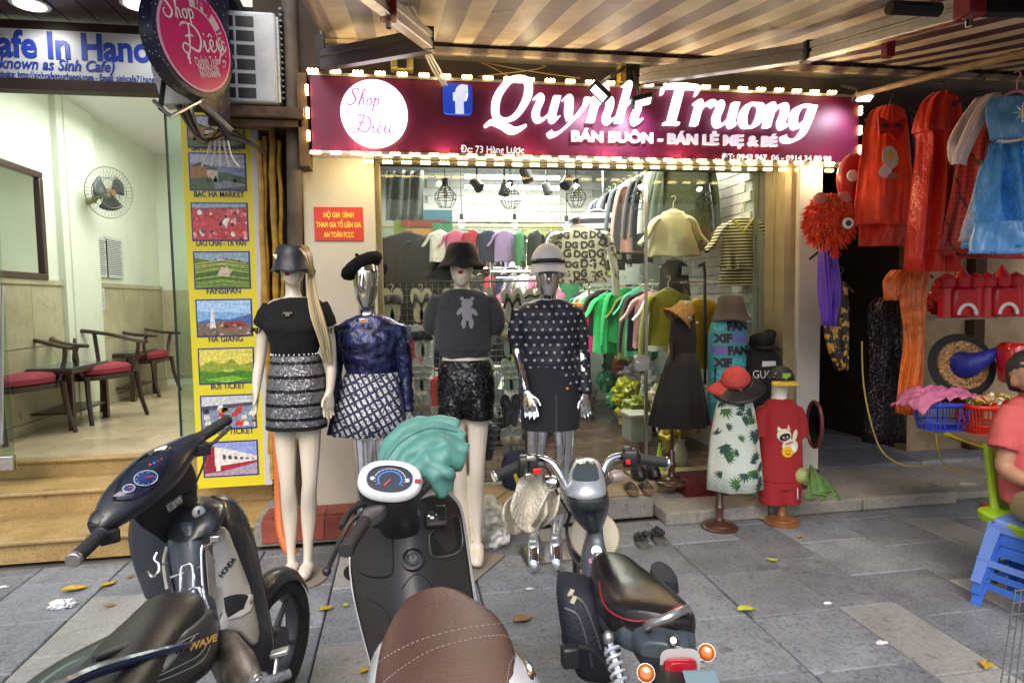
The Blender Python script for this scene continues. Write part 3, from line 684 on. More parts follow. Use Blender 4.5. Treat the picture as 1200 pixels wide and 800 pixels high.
b = MB(); b.bb((AX0+.3, 4.315, 3.20), (AX1, 4.33, 3.215)); b.build('rail_lip', mat('bright_aluminium', (.8, .75, .7), .2, .9), aw)
dk = MB()
for i in range(20):
 x = -.02+i*.245
 MB().bb((x, 4.326, 3.264), (x+.12, 4.34, 3.288)).build('stripe_end', mat('plum_cloth', (.03, .01, .018), .6), aw, smooth=False)
M_red = mat('red_joint', (.25, .01, .015), .4)
def beam(a, b, w, h, m, name):
 a = Vector(a); b = Vector(b); t = (b-a).normalized(); s_ = t.cross(Z3).normalized()*w/2; n_ = s_.cross(t).normalized()*h/2
 o = MB(); pr = [(-1, -1), (-.9, -1.15), (.9, -1.15), (1, -1), (1, -.25), (.75, -.15), (.75, .15), (1, .25), (1, 1), (-1, 1), (-1, .25), (-.75, .15), (-.75, -.15), (-1, -.25)]
 o.loft([[p+s_*x+n_*y for x, y in pr] for p in (a, b)]); return o.build(name, m, aw, smooth=False)
def up(px, py, y): return P(px, py, y)
a1 = up(380, 70, 4.3); a2 = up(503, 47, 3.55); a3 = up(455, 10, 2.95)
beam(a1, a2, .06, .11, mat('grey_aluminium', (.16, .15, .15), .35, .6), 'arm')
MB().box(a2, (.05, .06, .12)).build('arm_cap', M_black, aw)
beam(a2+V(0, 0, -.005), a3, .055, .08, M_alu, 'arm')
MB().box(a3, (.075, .1, .09)).build('arm_joint', M_red, aw, bevel=.01)
MB().cyl(a3+V(0, 0, -.085), a3+V(0, 0, .03), .012, n=8).build('bolt', M_chrome, aw)
beam(a3, a3+V(-.35, -.9, -.12), .05, .07, M_alu, 'arm')
b1 = up(752, 90, 4.25); b2 = up(947, 61, 3.42); b3 = up(1136, 8, 2.5)
beam(b1, b2, .065, .09, M_alu, 'arm'); beam(b2, b3, .06, .09, M_alu, 'arm')
MB().box(b2, (.07, .09, .11)).build('arm_cap', M_blackm, aw, bevel=.01)
MB().box(b3, (.08, .1, .10)).build('arm_joint', M_red, aw, bevel=.01)
MB().cyl(b3+V(0, 0, -.085), b3+V(0, 0, .03), .014, n=8).build('bolt', M_chrome, aw)
beam(b3, b3+V(1.0, -.15, -.02), .05, .06, M_blackm, 'arm')
MB().tube([up(1042, 9, 2.5), up(1100, 12, 2.5)], .03, 8).build('bar_stub', M_blackm, aw)
MB().box(up(738, 82, 4.42), (.12, .1, .26)).build('shoulder_bracket', M_blackm, aw, bevel=.008)
MB().box(up(728, 84, 4.41), (.04, .09, .17)).build('shoulder_plate', mat('worn_yellow', (.3, .2, .04), .7, var=.5, vs=30), aw)
MB().box(up(1041, 54, 3.1), (.05, .04, .12)).build('hook', M_red, aw)
MB().box(up(376, 62, 4.35), (.05, .08, .2)).build('shoulder_bracket', M_blackm, aw)
jb = thing('junction_box', 'old cream junction box fixed above the left part of the sign', 'box', up(471, 75, 4.5))
MB().box(up(471, 75, 4.5), (.15, .1, .10)).build('case', M_cream, jb, bevel=.01)
MB().box(up(471, 75, 4.44), (.06, .02, .05)).build('cover', M_black, jb)
for k in range(3):
 c = thing('cable', ('leftmost of three white cables sagging from the awning arm to the sign', 'middle one of three white cables sagging from the awning arm to the sign', 'rightmost of three white cables sagging from the awning arm to the sign')[k], 'cable', up(500, 45, 3.8), group='white cables between awning arm and sign')
 MB().tube([up(470+k*6, 6, 3.3), up(488+k*5, 38, 3.6), up(498+k*3, 62, 4.0), up(507+k*4, 82, 4.3), up(521+k*2, 103, 4.37)], .007, 6, 4).build('strand', M_wcable, c)
for k, (p0, p1, p2) in enumerate((((520, 62), (565, 74), (605, 95)), ((520, 62), (600, 80), (680, 92)), ((560, 66), (640, 78), (560, 90)))):
 c = thing('cable', ('thin dark wire running down to the letters left of the Q', 'thin dark wire slanting across the dark wall above the sign', 'short thin wire looping above the round badge')[k], 'cable', up(*p1, 4.5))
 MB().tube([up(*p0, 4.5), up(*p1, 4.48), up(*p2, 4.45)], .004, 5, 4).build('strand', mat('ochre_wire', (.25, .17, .05), .6), c)
XB = -.98
bs = thing('blade_sign', 'round pink projecting sign with white script mounted on a dark starry arrow board', 'sign', XP(232, 60, XB))
cc = W(231, 48, 3.6); uY = V(.445, .896, 0); nD = V(.896, -.445, 0); rb = rz_ = .278; cy = cc.y
M_pink = mat('pink_disc', (.50, .015, .12), .3)
M_navy = mat('starry_navy', (.012, .014, .035), .3); N, L, bb_ = nodes_of(M_navy)
vo = N.new('ShaderNodeTexVoronoi'); vo.inputs['Scale'].default_value = 38; tc = N.new('ShaderNodeTexCoord'); L.new(tc.outputs['Object'], vo.inputs[0])
mr = N.new('ShaderNodeMapRange'); mr.inputs[1].default_value = .12; mr.inputs[2].default_value = .2; mr.inputs[3].default_value = 1; mr.inputs[4].default_value = 0; L.new(vo.outputs[0], mr.inputs[0])
mm = N.new('ShaderNodeMix'); mm.data_type = 'RGBA'; L.new(mr.outputs[0], mm.inputs[0]); mm.inputs[6].default_value = (.012, .014, .035, 1); mm.inputs[7].default_value = (.3, .3, .5, 1); L.new(mm.outputs[2], bb_.inputs['Base Color'])
MB().loft([ring(cc+nD*x, uY*(rb*1.08), V(0, 0, rz_*1.08), 48) for x in (-.10, -.012)]).build('rim', M_navy, bs, ang=60)
MB().loft([ring(cc+nD*x, uY*(rb*.97), V(0, 0, rz_*.97), 48) for x in (-.0115, -.004)]).build('disc', mat('pale_ring', (.75, .35, .5), .4), bs)
MB().loft([ring(cc+nD*x, uY*(rb*.92), V(0, 0, rz_*.92), 48) for x in (-.0035, .0)]).build('disc', M_pink, bs)
o_ = cc-nD*.13
MB().prism([o_+uY*p+Z3*q for p, q in ((.18, .5), (.40, .5), (.36, -.47), (.27, -.38), (-.12, -.22))], nD*.025).build('arrow_panel', M_navy, bs, smooth=False)
MB().prism([P(176, -20, cy+.12), P(222, -20, cy+.12), P(236, 118, cy+.12), P(190, 122, cy+.12), P(177, 80, cy+.12)], V(0, .12, 0)).build('white_casing', mat('weathered_white', (.55, .57, .58), .45, var=.1, vs=5, dirt=.3), bs, smooth=False)
M_scr = mat('pale_script', (.72, .6, .62), .5)
tl = Matrix.Rotation(rad(20), 3, nD)
uu, vv = tl @ uY, tl @ Z3
k_ = rb/.26
glyphs('SHOP', cc+nD*.001+uu*(-rb*.66)+vv*(rz_*.40), uu, vv, .048*k_*1.25, .0, M_scr, bs, .002, wmul=1.3)
glyphs('DieU', cc+nD*.001+uu*(-rb*.42)+vv*(-rz_*.22), uu, vv, .062*k_*1.25, .0, M_scr, bs, .002, wmul=1.2)
text('f', .07*k_, M_scr, bs, cc+nD*.003+uu*(-rb*.42)+vv*(-rz_*.42), uu, vv, .001, .003)
text('Quỳnh Truong', .062*k_, M_scr, bs, cc+nD*.003+uu*(-rb*.25)+vv*(-rz_*.46), uu, vv, .001, 0, width=rb*.85)
text('0943967106', .045*k_, M_scr, bs, cc+nD*.003+uu*(-rb*.2)+vv*(-rz_*.58), uu, vv, .001, 0, width=rb*.6)
text('0914348898', .045*k_, M_scr, bs, cc+nD*.003+uu*(-rb*.2)+vv*(-rz_*.70), uu, vv, .001, 0, width=rb*.6)
ab = MB(); 
ab.grid(lambda u, v: cc+nD*.002+uY*(math.cos(rad(105-125*u))*rb*(.62+.2*v))+Z3*(math.sin(rad(105-125*u))*rz_*(.62+.2*v)), 16, 1)
ab.build('arc_band', mat('arc_cream', (.62, .45, .45), .5), bs)
for i, ch in enumerate('THỜI TRANG'):
 a_ = rad(98-i*11.2)
 if ch != ' ':
  text(ch, .085*k_, M_pink, bs, cc+nD*.004+uY*(math.cos(a_)*rb*.65)+Z3*(math.sin(a_)*rz_*.65), uY*math.sin(a_)-Z3*math.cos(a_), uY*math.cos(a_)+Z3*math.sin(a_), .001, .002)
br = thing('sign_bracket', 'bent steel bracket and taped cables under the round pink sign', 'bracket', XP(230, 130, XB))
MB().tube([P(180, 118, cy), P(200, 137, cy-.02), P(235, 118, cy+.1), P(272, 153, cy+.2)], .013, 6).build('tie_bar', M_alu, br)
MB().tube([P(192, 95, cy), P(188, 128, cy), P(198, 135, cy)], .014, 6).build('dark_bar', M_blackm, br)
for k in range(5):
 MB().tube([P(205+k*5, 120+k*2, 4.1), P(222+k*4, 148+k*3, 4.2), P(240+k*4, 168-k*4, 4.3), P(268, 160-k*3, 4.45), P(310, 176+k, 4.6)], .012-.001*k, 6, 4).build('cable', M_cable if k % 2 else mat('dirty_cable', (.2, .17, .13), .7), br)
for k in range(5):
 q = P(247+k*5, 165, 4.3)
 MB().tube([q, q+V(.01*(k-2), 0, -.08-.02*(k % 3)), q+V(.03*(k-2), 0, -.16)], .006, 4, 3).build('tape_strip', M_wcable, br)
YA = 4.42
ac = thing('air_conditioner', 'white air conditioner outdoor unit behind the round pink sign', 'air conditioner', P(300, 120, YA))
a, b_ = P(262, 120, YA), P(322, 14, YA)
MB().bb((a.x, YA, a.z), (b_.x, YA+.5, b_.z)).build('casing', mat('weathered_white'), ac, bevel=.02)
b = MB()
for i in range(6):
 zz = b_.z-.07-i*.089
 MB().bb((P(277, 50, YA).x, YA-.004, zz-.032), (P(298, 50, YA).x, YA+.01, zz+.032)).build('vent', M_black, ac, smooth=False)
 MB().bb((P(264, 50, YA).x, YA-.004, zz-.032), (P(274, 50, YA).x, YA+.01, zz+.032)).build('vent', M_black, ac, smooth=False)
MB().bb((b_.x, YA+.03, a.z+.02), (b_.x+.012, YA+.45, b_.z-.02)).build('side_panel', mat('weathered_white'), ac, smooth=False)
for i in range(16):
 MB().bb((b_.x+.013, YA+.06, a.z+.05+i*.038), (b_.x+.03, YA+.42, a.z+.062+i*.038)).build('grille_slat', M_wire, ac, smooth=False)
MB().bb((a.x-.05, YA-.05, a.z-.09), (b_.x+.16, YA+.6, a.z-.03)).build('support', mat('rusty_steel', (.10, .06, .035), .8, var=.4, vs=15), ac, smooth=False)
MB().bb((a.x-.1, YA+.0, a.z-.14), (b_.x+.14, YA+.05, a.z-.1)).build('support', mat('rusty_steel'), ac, smooth=False)
for k in range(4):
 MB().tube([P(280+k*10, 143, 4.5), P(295+k*8, 150, 4.5), P(318, 140+k*3, 4.5), P(330+k*2, 100, 4.6), P(332+k*3, 30, 4.6)], .014, 6, 3).build('pipe', mat('lagged_pipe', (.18, .12, .07), .8, var=.3), ac)
M_bam = mat('yellow_bamboo', (.42, .24, .04), .35, var=.35, vs=14)
for k, (xa_, ya_, xb_, yb_, r_) in enumerate(((303, 165, 322, 590, .02), (309, 160, 318, 560, .014), (318, 155, 330, 545, .022), (327, 165, 333, 400, .014), (312, 170, 306, 420, .012))):
 a = P(xa_, ya_, 4.62+.02*k); b2_ = P(xb_, yb_, 4.62+.02*k)
 t = thing('bamboo_pole', ('thick yellow bamboo pole next to the tour board', 'thin bamboo pole second from the tour board', 'thickest bamboo pole beside the dark downpipe', 'short thin bamboo pole at the downpipe', 'thin bamboo pole leaning behind the thick ones')[k], 'pole', b2_, group='bamboo poles between tour board and pier')
 b = MB(); n_ = 9; pts = []; rr = []
 for i in range(n_):
  for d_, q_ in ((0, 1.0), (.02, 1.16), (.04, 1.0)):
   f_ = min(1, i/n_+d_); pts.append(a.lerp(b2_, f_)+V(.006*math.sin(i*2+k), 0, 0)); rr.append(r_*q_)
 b.tube(pts, rr, 8); b.build('cane', M_bam, t)
dp = thing('downpipe', 'thick grey brown downpipe against the left end of the sign', 'pipe', P(345, 400, 4.58))
MB().tube([P(338, -20, 4.55), P(344, 150, 4.55), P(346, 300, 4.6), P(348, 600, 4.7)], .05, 12, 3).build('pipe', mat('grimy_pipe', (.10, .075, .055), .7, var=.5, vs=5), dp)
MB().bb((P(350, 100, 4.5).x, 4.42, sz0-.1), (P(361, 100, 4.5).x, 4.6, sz1+.02)).build('timber', mat('old_timber', (.1, .06, .03), .8, var=.4), dp, smooth=False)
hs = thing('corrugated_hose', 'orange corrugated hose curling down behind the cafe steps', 'hose', P(330, 650, 4.3))
pts = cr([P(322, 470, 4.5), P(326, 540, 4.42), P(327, 590, 4.36), P(330, 625, 4.28), P(340, 648, 4.22), P(349, 648, 4.2)], 16)
MB().tube(pts, [.034 if i % 2 else .028 for i in range(len(pts))], 10).build('hose', mat('orange_hose', (.55, .14, .03), .5), hs, ang=180)
pts = [P(340, 560, 4.5), P(335, 600, 4.4), P(343, 640, 4.3), P(352, 655, 4.25)]
MB().tube(pts, .01, 6, 4).build('inner_cable', M_wcable, hs)
YT = 4.72
tb = thing('tour_board', 'tall yellow advertising board listing tours with framed photos', 'sign', P(270, 570, YT))
tx0, tx1 = P(224, 400, YT).x, P(304, 400, YT).x
tz0, tz1 = P(270, 570, YT).z, P(250, 150, YT).z+.1
M_yel = mat('yellow_board', (.72, .62, .02), .4)
MB().bb((tx0, YT, tz0), (tx1, YT+.06, tz1)).build('panel', M_yel, tb, smooth=False)
MB().bb((tx1+.001, YT-.01, tz0), (tx1+.05, YT+.07, tz1)).build('edge_trim', mat('trim_grey', (.55, .55, .6), .4), tb, smooth=False)
def picture(c, w, h, kind, parent, Y):
 b = MB(); rr = random.Random(kind)
 MBf = MB().box(c+V(0, .003, 0), (w+.02, .004, h+.02)); MBf.build('picture_frame', mat('frame_blue', (.03, .03, .25), .4), parent, smooth=False)
 def P2(u, v, l): return c+V((u-.5)*w, -.0008-.0004*l, (v-.5)*h)
 def pl(pts, l, col): b.poly([P2(min(max(u, 0), 1), min(max(v, 0), 1), l) for u, v in pts], col)
 pl([(0, 0), (1, 0), (1, 1), (0, 1)], 0, {0: '#7888b0', 1: '#c04048', 2: '#90a8b8', 3: '#80b0e0', 4: '#d8d060', 5: '#8090a8', 6: '#90a0d8', 7: '#c8b860'}[kind])
 if kind == 0 or kind == 7:
  pl([(0, .75), (1, .6), (1, 1), (0, 1)], 1, '#a8b4cc'); pl([(0, 0), (1, 0), (1, .35), (.6, .5), (.3, .42), (0, .5)], 2, '#3c5a34'); pl([(0, .3), (.35, .35), (.35, .62), (.18, .78), (0, .66)], 3, '#a06838'); pl([(0, .62), (.18, .78), (.4, .6), (.2, .66)], 4, '#483028'); pl([(.3, .3), (.5, .3), (.5, .55), (.3, .55)], 5, '#c8bca0'); pl([(.28, .55), (.52, .55), (.4, .7)], 6, '#384048'); pl([(.45, 0), (1, .1), (1, .16), (.4, .3)], 6, '#788090')
  for i in range(8): x = rr.random(); pl([(x, .2), (x+.08, .22), (x+.05, .4)], 7, '#2c4428')
 if kind == 1:
  for i in range(60):
   x, y, s_ = rr.random(), rr.random()*.9, .03+.07*rr.random(); c_ = rr.choice(['#d83850', '#b81c30', '#f0a8a8', '#382030', '#e8e0d8', '#e05870', '#502830', '#884060'])
   pl([(x+s_*.6*math.cos(a), y+s_*math.sin(a)) for a in [k*1.05+rr.random()*.4 for k in range(6)]], 1+i % 9, c_)
  pl([(0, .88), (1, .9), (1, 1), (0, 1)], 12, '#88a8c8')
 if kind == 2:
  pl([(0, 0), (1, 0), (1, .7), (.7, .82), (.4, .74), (0, .85)], 1, '#587838')
  for i in range(12):
   y = i*.06; pl([(0, y), (.5, y+.08+.03*(i % 2)), (1, y), (1, y+.02), (.5, y+.11+.03*(i % 2)), (0, y+.025)], 2+i % 4, rr.choice(['#88a840', '#a8b858', '#3c5c28', '#c0b860']))
  pl([(.4, .35), (.62, .3), (.7, .5), (.5, .6)], 8, '#c8b8a0')
  for i in range(10): x, y = rr.random(), .5+.3*rr.random(); pl([(x, y), (x+.05, y+.01), (x+.03, y+.06)], 9, rr.choice(['#e8e4e0', '#284020', '#b85848']))
 if kind == 3:
  pl([(0, .7), (1, .62), (1, 1), (0, 1)], 1, '#a8ccf0'); pl([(0, .4), (.3, .5), (.6, .45), (1, .6), (1, .2), (0, .2)], 2, '#4868a0'); pl([(0, 0), (1, 0), (1, .3), (.5, .42), (0, .35)], 3, '#786858'); pl([(.22, .2), (.34, .2), (.3, .7), (.26, .75)], 4, '#d8dce4'); pl([(.45, .2), (.95, .25), (.8, .42), (.5, .38)], 4, '#983830')
  for i in range(14): x, y = rr.random(), .3*rr.random(); pl([(x, y), (x+.1, y), (x+.06, y+.08)], 5, rr.choice(['#b8a898', '#584838', '#908880']))
 if kind == 4:
  pl([(0, 0), (1, 0), (1, .6), (.75, .5), (.6, .72), (.45, .55), (.2, .66), (0, .5)], 1, '#90a038'); pl([(0, 0), (1, 0), (1, .3), (.6, .4), (.3, .3), (0, .38)], 2, '#4c8828'); pl([(.1, .1), (.6, .2), (.9, .1), (.5, 0)], 3, '#88c040'); pl([(.5, .3), (.7, .34), (.6, .42), (.4, .36)], 4, '#b8d068')
  for i in range(6): y = .05+i*.05; pl([(.2, y), (.6, y+.05), (.9, y), (.6, y+.06)], 5, '#306018')
 if kind == 5:
  pl([(0, .7), (1, .8), (1, 1), (0, 1)], 1, '#c8ccd0'); pl([(0, .55), (1, .7), (1, .8), (0, .7)], 2, '#485060')
  for i in range(26): x, y = rr.random(), rr.random()*.6; pl([(x, y), (x+.12, y+.02), (x+.1, y+.16), (x+.02, y+.13)], 3+i % 5, rr.choice(['#c83838', '#e0d8d0', '#302828', '#c09040', '#e8e8e8', '#784838']))
 if kind == 6:
  pl([(0, 0), (1, 0), (1, .3), (0, .1)], 1, '#a898b0'); pl([(0, .1), (.05, .85), (.3, .86), (1, .56), (1, .36), (.32, .12)], 2, '#e0dcd8'); pl([(0, .08), (.32, .12), (1, .36), (1, .43), (.32, .3), (0, .3)], 3, '#a82838'); pl([(0, .1), (.04, .9), (.2, .9), (.2, .12)], 4, '#902838')
  for i in range(7): x = .24+i*.11; y = .62-.02*i; pl([(x, y-.12+.012*i), (x+.06, y-.12+.012*i), (x+.06, y+.04-.01*i), (x, y+.05-.01*i)], 5, '#404858')
  pl([(.22, .14), (.3, .16), (.3, .8), (.22, .8)], 6, '#e8e8e0')
 b.build('picture', mat('photo_print', rough=.3, attr='col', var=.35, vs=48), parent, smooth=False)
caps_ = [(178, 'SAPA HOMESTAY', 0, (176, 222)), (232, 'BAC HA MARKET', 1, (234, 281)), (289, 'LAO CHAI - TA VAN', 2, (291, 337)), (345, 'FANSIPAN', 3, (347, 393)), (401, 'HA GIANG', 4, (404, 448)), (456, 'BUS TICKET', 5, (459, 501)), (509, 'TRAIN TICKET', 6, (513, 556))]
M_ink = mat('navy_ink', (.02, .02, .12), .5)
px_c = {176: 253, 234: 256, 291: 259, 347: 262, 404: 265, 459: 269, 513: 273}
for yb_, s_, kd, (ya_, yc_) in caps_:
 cx = px_c[ya_]; c = P(cx, (ya_+yc_)/2+2.5, YT-.003); h = P(cx, ya_+2, YT).z-P(cx, yc_, YT).z
 c.x = (tx0+tx1)/2; picture(V(c.x, YT-.004, c.z), (tx1-tx0)*.78, h*.93, kd, tb, YT)
 q = P(cx, yb_-1, YT); w_ = (tx1-tx0)*(.72 if len(s_) > 11 else .5)
 text(s_, .055, M_ink, tb, (c.x-w_/2, YT-.003, q.z), X3, Z3, .001, .0008, width=w_)
c = P(252, 155, YT); picture(V((tx0+tx1)/2, YT-.004, c.z), (tx1-tx0)*.78, .2, 7, tb, YT)
YR = 4.615
rn = thing('red_notice', 'small red notice with yellow Vietnamese lettering on the cream pier', 'notice', P(396, 262, YR))
a, b_ = P(369, 282, YR), P(425, 243, YR)
MB().bb((a.x, YR-.004, a.z), (b_.x, YR+.002, b_.z)).build('plate', mat('notice_red', (.60, .035, .012), .4), rn, smooth=False)
M_ny = mat('notice_yellow', (.85, .65, .05), .5)
for s_, yy in (('HỘ GIA ĐÌNH', 255), ('THAM GIA TỔ LIÊN GIA', 266.5), ('AN TOÀN PCCC', 278)):
 w_ = (b_.x-a.x)*(.92 if len(s_) > 15 else .62); q = P(397, yy, YR)
 text(s_, .05, M_ny, rn, ((a.x+b_.x)/2-w_/2, YR-.005, q.z), X3, Z3, .0008, .0014, width=w_)
# ============================================================ SHOP FRONT AND INTERIOR
YW = 4.76; IX0, IX1, IY1, IZ1 = -.25, 2.86, 8.6, 3.3
shp = thing('shop_interior', None, None); shp['kind'] = 'structure'
M_brick = mat('white_brick_paint', (.66, .65, .60), .5, var=.06, vs=10, rnd=.05, bump=.15, bs=30)
M_plast = mat('grey_green_plaster', (.42, .45, .40), .7, var=.06)
MB().bb((IX1, 4.9, 0), (IX1+.1, IY1+.1, IZ1)).build('side_wall', M_plast, shp, smooth=False)
MB().bb((IX0-.1, 4.96, 0), (IX0, IY1+.1, IZ1)).build('side_wall', M_plast, shp, smooth=False)
MB().bb((IX0-.1, IY1, 0), (IX1+.1, IY1+.1, IZ1)).build('back_wall', M_plast, shp, smooth=False)
MB().bb((IX0-.1, 4.95, IZ1), (IX1+.1, IY1+.1, IZ1+.06)).build('ceiling', mat('shop_ceiling', (.5, .5, .48), .7), shp, smooth=False)
MB().bb((IX0-.1, 4.951, .02), (IX1+.1, IY1+.1, SH_F-.012)).build('floor_bed', M_joint, shp, smooth=False)
M_plank = stone_mat('dark_floor_plank', (.06, .035, .022), (.14, .085, .055), 3, .3, .06, 20, .25)
pk = {}
rp_ = random.Random(5)
y = 4.96; j = 0
for j in range(27):
 y0 = 4.96+j*.135
 x = IX0 - (j % 3)*.35
 while x < IX1:
  x0, x1 = max(x, IX0), min(x+1.0, IX1); x += 1.0
  if x1-x0 < .05: continue
  key = round(x1-x0, 2)
  if key not in pk:
   o = MB().box((0, 0, 0), (x1-x0-.005, .131, .012)).build('floor_plank', M_plank, shp, smooth=False, origin=(0, 0, 0)); pk[key] = o
  else: o = pk[key].copy(); COL.objects.link(o)
  o.location = ((x0+x1)/2, y0+.0675, SH_F-.0055)
b0 = MB().box((0, 0, 0), (.02, .194, .076)).build('brick', M_brick, shp, smooth=False, origin=(0, 0, 0)); b0.location = (IX1-.009, 5.05, .5)
n_ = 0
for r in range(34):
 z = .4+r*.084
 for c in range(6):
  y = 4.92+c*.2+(.1 if r % 2 else 0)
  o = b0.copy(); COL.objects.link(o); o.location = (IX1-.009+rp_.uniform(-.002, .002), y+.1, z); n_ += 1
b1 = MB().box((0, 0, 0), (.294, .02, .094)).build('brick', M_brick, shp, smooth=False, origin=(0, 0, 0)); b1.location = (.3, IY1-.009, 2.7)
for r in range(7):
 for c in range(8):
  o = b1.copy(); COL.objects.link(o); o.location = (.35+c*.3+(.15 if r % 2 else 0), IY1-.009, 2.62+r*.1)
M_fr = mat('ivory_aluminium', (.38, .33, .2), .5, .2, var=.12, vs=8, dirt=.25)
ff = thing('shop_window', 'glass shopfront with aluminium frame between the two piers', 'shop window', (1.35, YW, SH_F))
zt_ = P(680, 196, YW).z
MB().bb((-.17, YW-.04, zt_), (2.87, YW+.05, zt_+.09)).build('header', M_fr, ff, smooth=False)
x_ = P(440, 300, YW).x
MB().bb((-.172, YW-.03, SH_F+.021), (-.135, YW+.04, zt_-.001)).build('jamb', M_fr, ff, smooth=False)
xm = P(757, 400, YW).x
MB().bb((-.134, YW-.006, SH_F+.03), (xm-.012, YW+.006, zt_-.002)).build('pane', M_glass, ff, smooth=False)
MB().bb((xm+.012, YW+.03, SH_F+.03), (2.84, YW+.042, zt_-.002)).build('pane', M_glass, ff, smooth=False)
MB().bb((xm-.011, YW-.012, SH_F+.022), (xm+.011, YW+.012, zt_-.002)).build('mullion', mat('steel_edge', (.4, .38, .33), .3, .8), ff, smooth=False)
lk = P(752, 425, YW-.02)
MB().loft([ring(lk+V(0, y, 0), V(.065, 0, 0), V(0, 0, .065), 24, 4) for y in (-.02, .02)]).build('lock_plate', M_alu, ff, bevel=.004)
MB().cyl(lk+V(-.03, -.04, 0), lk+V(-.03, -.02, 0), .014, n=12).build('lock_cylinder', M_chrome, ff)
MB().bb((-.134, YW-.02, SH_F+.001), (1.0, YW+.02, SH_F+.03)).build('bottom_rail', M_fr, ff, smooth=False)
sj = thing('shutter_rail', 'pair of grimy ivory shutter channels right of the shop window', 'rail', (2.95, 4.6, .1))
def chan(x0, x1, y0):
 MB().prism([V(x0, y0, .18), V(x1, y0, .18), V(x1, y0+.12, .18), V(x1-.012, y0+.12, .18), V(x1-.012, y0+.012, .18), V(x0+.012, y0+.012, .18), V(x0+.012, y0+.12, .18), V(x0, y0+.12, .18)], V(0, 0, 2.45)).build('channel', M_fr, sj, smooth=False)
chan(P(906, 300, 4.62).x, P(917, 300, 4.62).x, 4.62); chan(P(919, 300, 4.5).x, P(935, 300, 4.5).x, 4.5)
MB().bb((P(916, 300, 4.66).x, 4.66, .17), (P(934, 300, 4.7).x, 4.8, 2.62)).build('cover_strip', mat('grimy_strip', (.22, .2, .15), .7, var=.3, vs=6, dirt=.4), sj, smooth=False)
MB().bb((P(936, 300, 4.46).x, 4.46, .0), (P(963, 300, 4.46).x, 4.9, 2.66)).build('right_pillar', mat('white_grey_pillar', (.52, .50, .46), .7, var=.08, vs=4, dirt=.2), fac, smooth=False, bevel=.006)
bl = thing('batten_light', 'bright white tube lights at the top of the shop interior', 'lamp', P(615, 220, 7.4))
for k, yy in enumerate((207, 219, 231)):
 a, b = P(545, yy, 7.6), P(655, yy-3, 7.6); b.z = a.z
 MB().tube([a, b], .022, 8).build('tube', mat('shop_tube', (1, 1, 1), .5, emis='#f4f8ff', es=9), bl)
area('shop_ceiling_light', (1.4, 6.9, 3.2), (1.4, 6.7, 0), 1.8, 1.8, 125, (1, .97, .9), bl)
area('shop_window_light', (1.6, 4.98, 3.2), (1.6, 5.1, 0), 2.2, .25, 60, (1, .93, .78), bl)
MB().bb((IX0, IY1-.05, 2.56), (IX1, IY1-.001, 2.6)).build('ledge', mat('pale_ledge', (.5, .4, .25), .5), shp, smooth=False)
MB().bb((1.6, IY1-.03, 1.9), (IX1, IY1-.001, 2.559)).build('green_panel', mat('lime_panel', (.35, .42, .08), .5), shp, smooth=False)
MB().bb((IX0, IY1-.03, 1.9), (1.59, IY1-.001, 2.559)).build('sage_panel', mat('sage_panel', (.30, .36, .25), .5), shp, smooth=False)
lt = thing('display_rack', 'silver lattice truss display rack at the back of the shop', 'rack', P(640, 400, 8.0))
b = MB(); Yt = 7.2
zt1, zt2 = P(640, 283, Yt).z, P(640, 318, Yt).z; xl, xr_ = P(575, 300, Yt).x, P(690, 300, Yt).x
for z in (zt1, zt2): b.tube([V(xl, Yt, z), V(xr_, Yt, z)], .016, 6)
n_ = 7
for i in range(n_):
 xa_, xb_ = xl+(xr_-xl)*i/n_, xl+(xr_-xl)*(i+1)/n_
 b.tube([V(xa_, Yt, zt1), V(xb_, Yt, zt2)], .009, 5); b.tube([V(xa_, Yt, zt2), V(xb_, Yt, zt1)], .009, 5)
b.build('truss', M_chrome, lt)
b = MB()
for x in (xl, (xl+xr_)/2, xr_): b.tube([V(x, Yt+.01, SH_F), V(x, Yt+.01, zt1)], .014, 6)
b.build('uprights', M_chrome, lt)
for k, z in enumerate((.6, 1.0, 1.4)): MB().bb((xl, Yt, z), (xr_, Yt+.35, z+.02)).build('shelf', mat('glass_shelf', (.4, .45, .45), .15), lt, smooth=False)
rg = random.Random(11)
pal = ['#c8b89a', '#2c2a30', '#e8e4dc', '#a03050', '#586878', '#d8a040', '#384838', '#8c7ca8', '#b8b8c0', '#cc5a4a']
n_ = 0
proto_f = None
for z in (.62, 1.02, 1.42):
 for i in range(6):
  x = xl+.1+i*.19
  for s_ in range(2):
   b = MB(); p = V(x, Yt+.16, z+.035+s_*.06)
   b.loft([ring(p+V(0, 0, h), V(.075*q, 0, 0), V(0, .12*q, 0), 12, 5) for h, q in ((-.028, .9), (-.02, 1), (.02, 1), (.028, .9))])
   if proto_f is None: o = b.build('folded_shirt', M_cloth); proto_f = o; o['category'] = 'clothes'
   else:
    o = proto_f.copy(); COL.objects.link(o); o.location = p
   c_ = rg.choice(pal); o.color = (*lin(c_), 1); tag(o, '%s garment of the %s folded stack on the %s display shelf' % (('lower', 'upper')[s_], ('first', 'second', 'third', 'fourth', 'fifth', 'sixth')[i], {.62: 'bottom', 1.02: 'middle', 1.42: 'top'}[z]), 'clothes', 'folded clothes on the back display rack')
M_bulb = mat('warm_bulb', (1, .9, .7), .3, emis='#fff0c8', es=10)
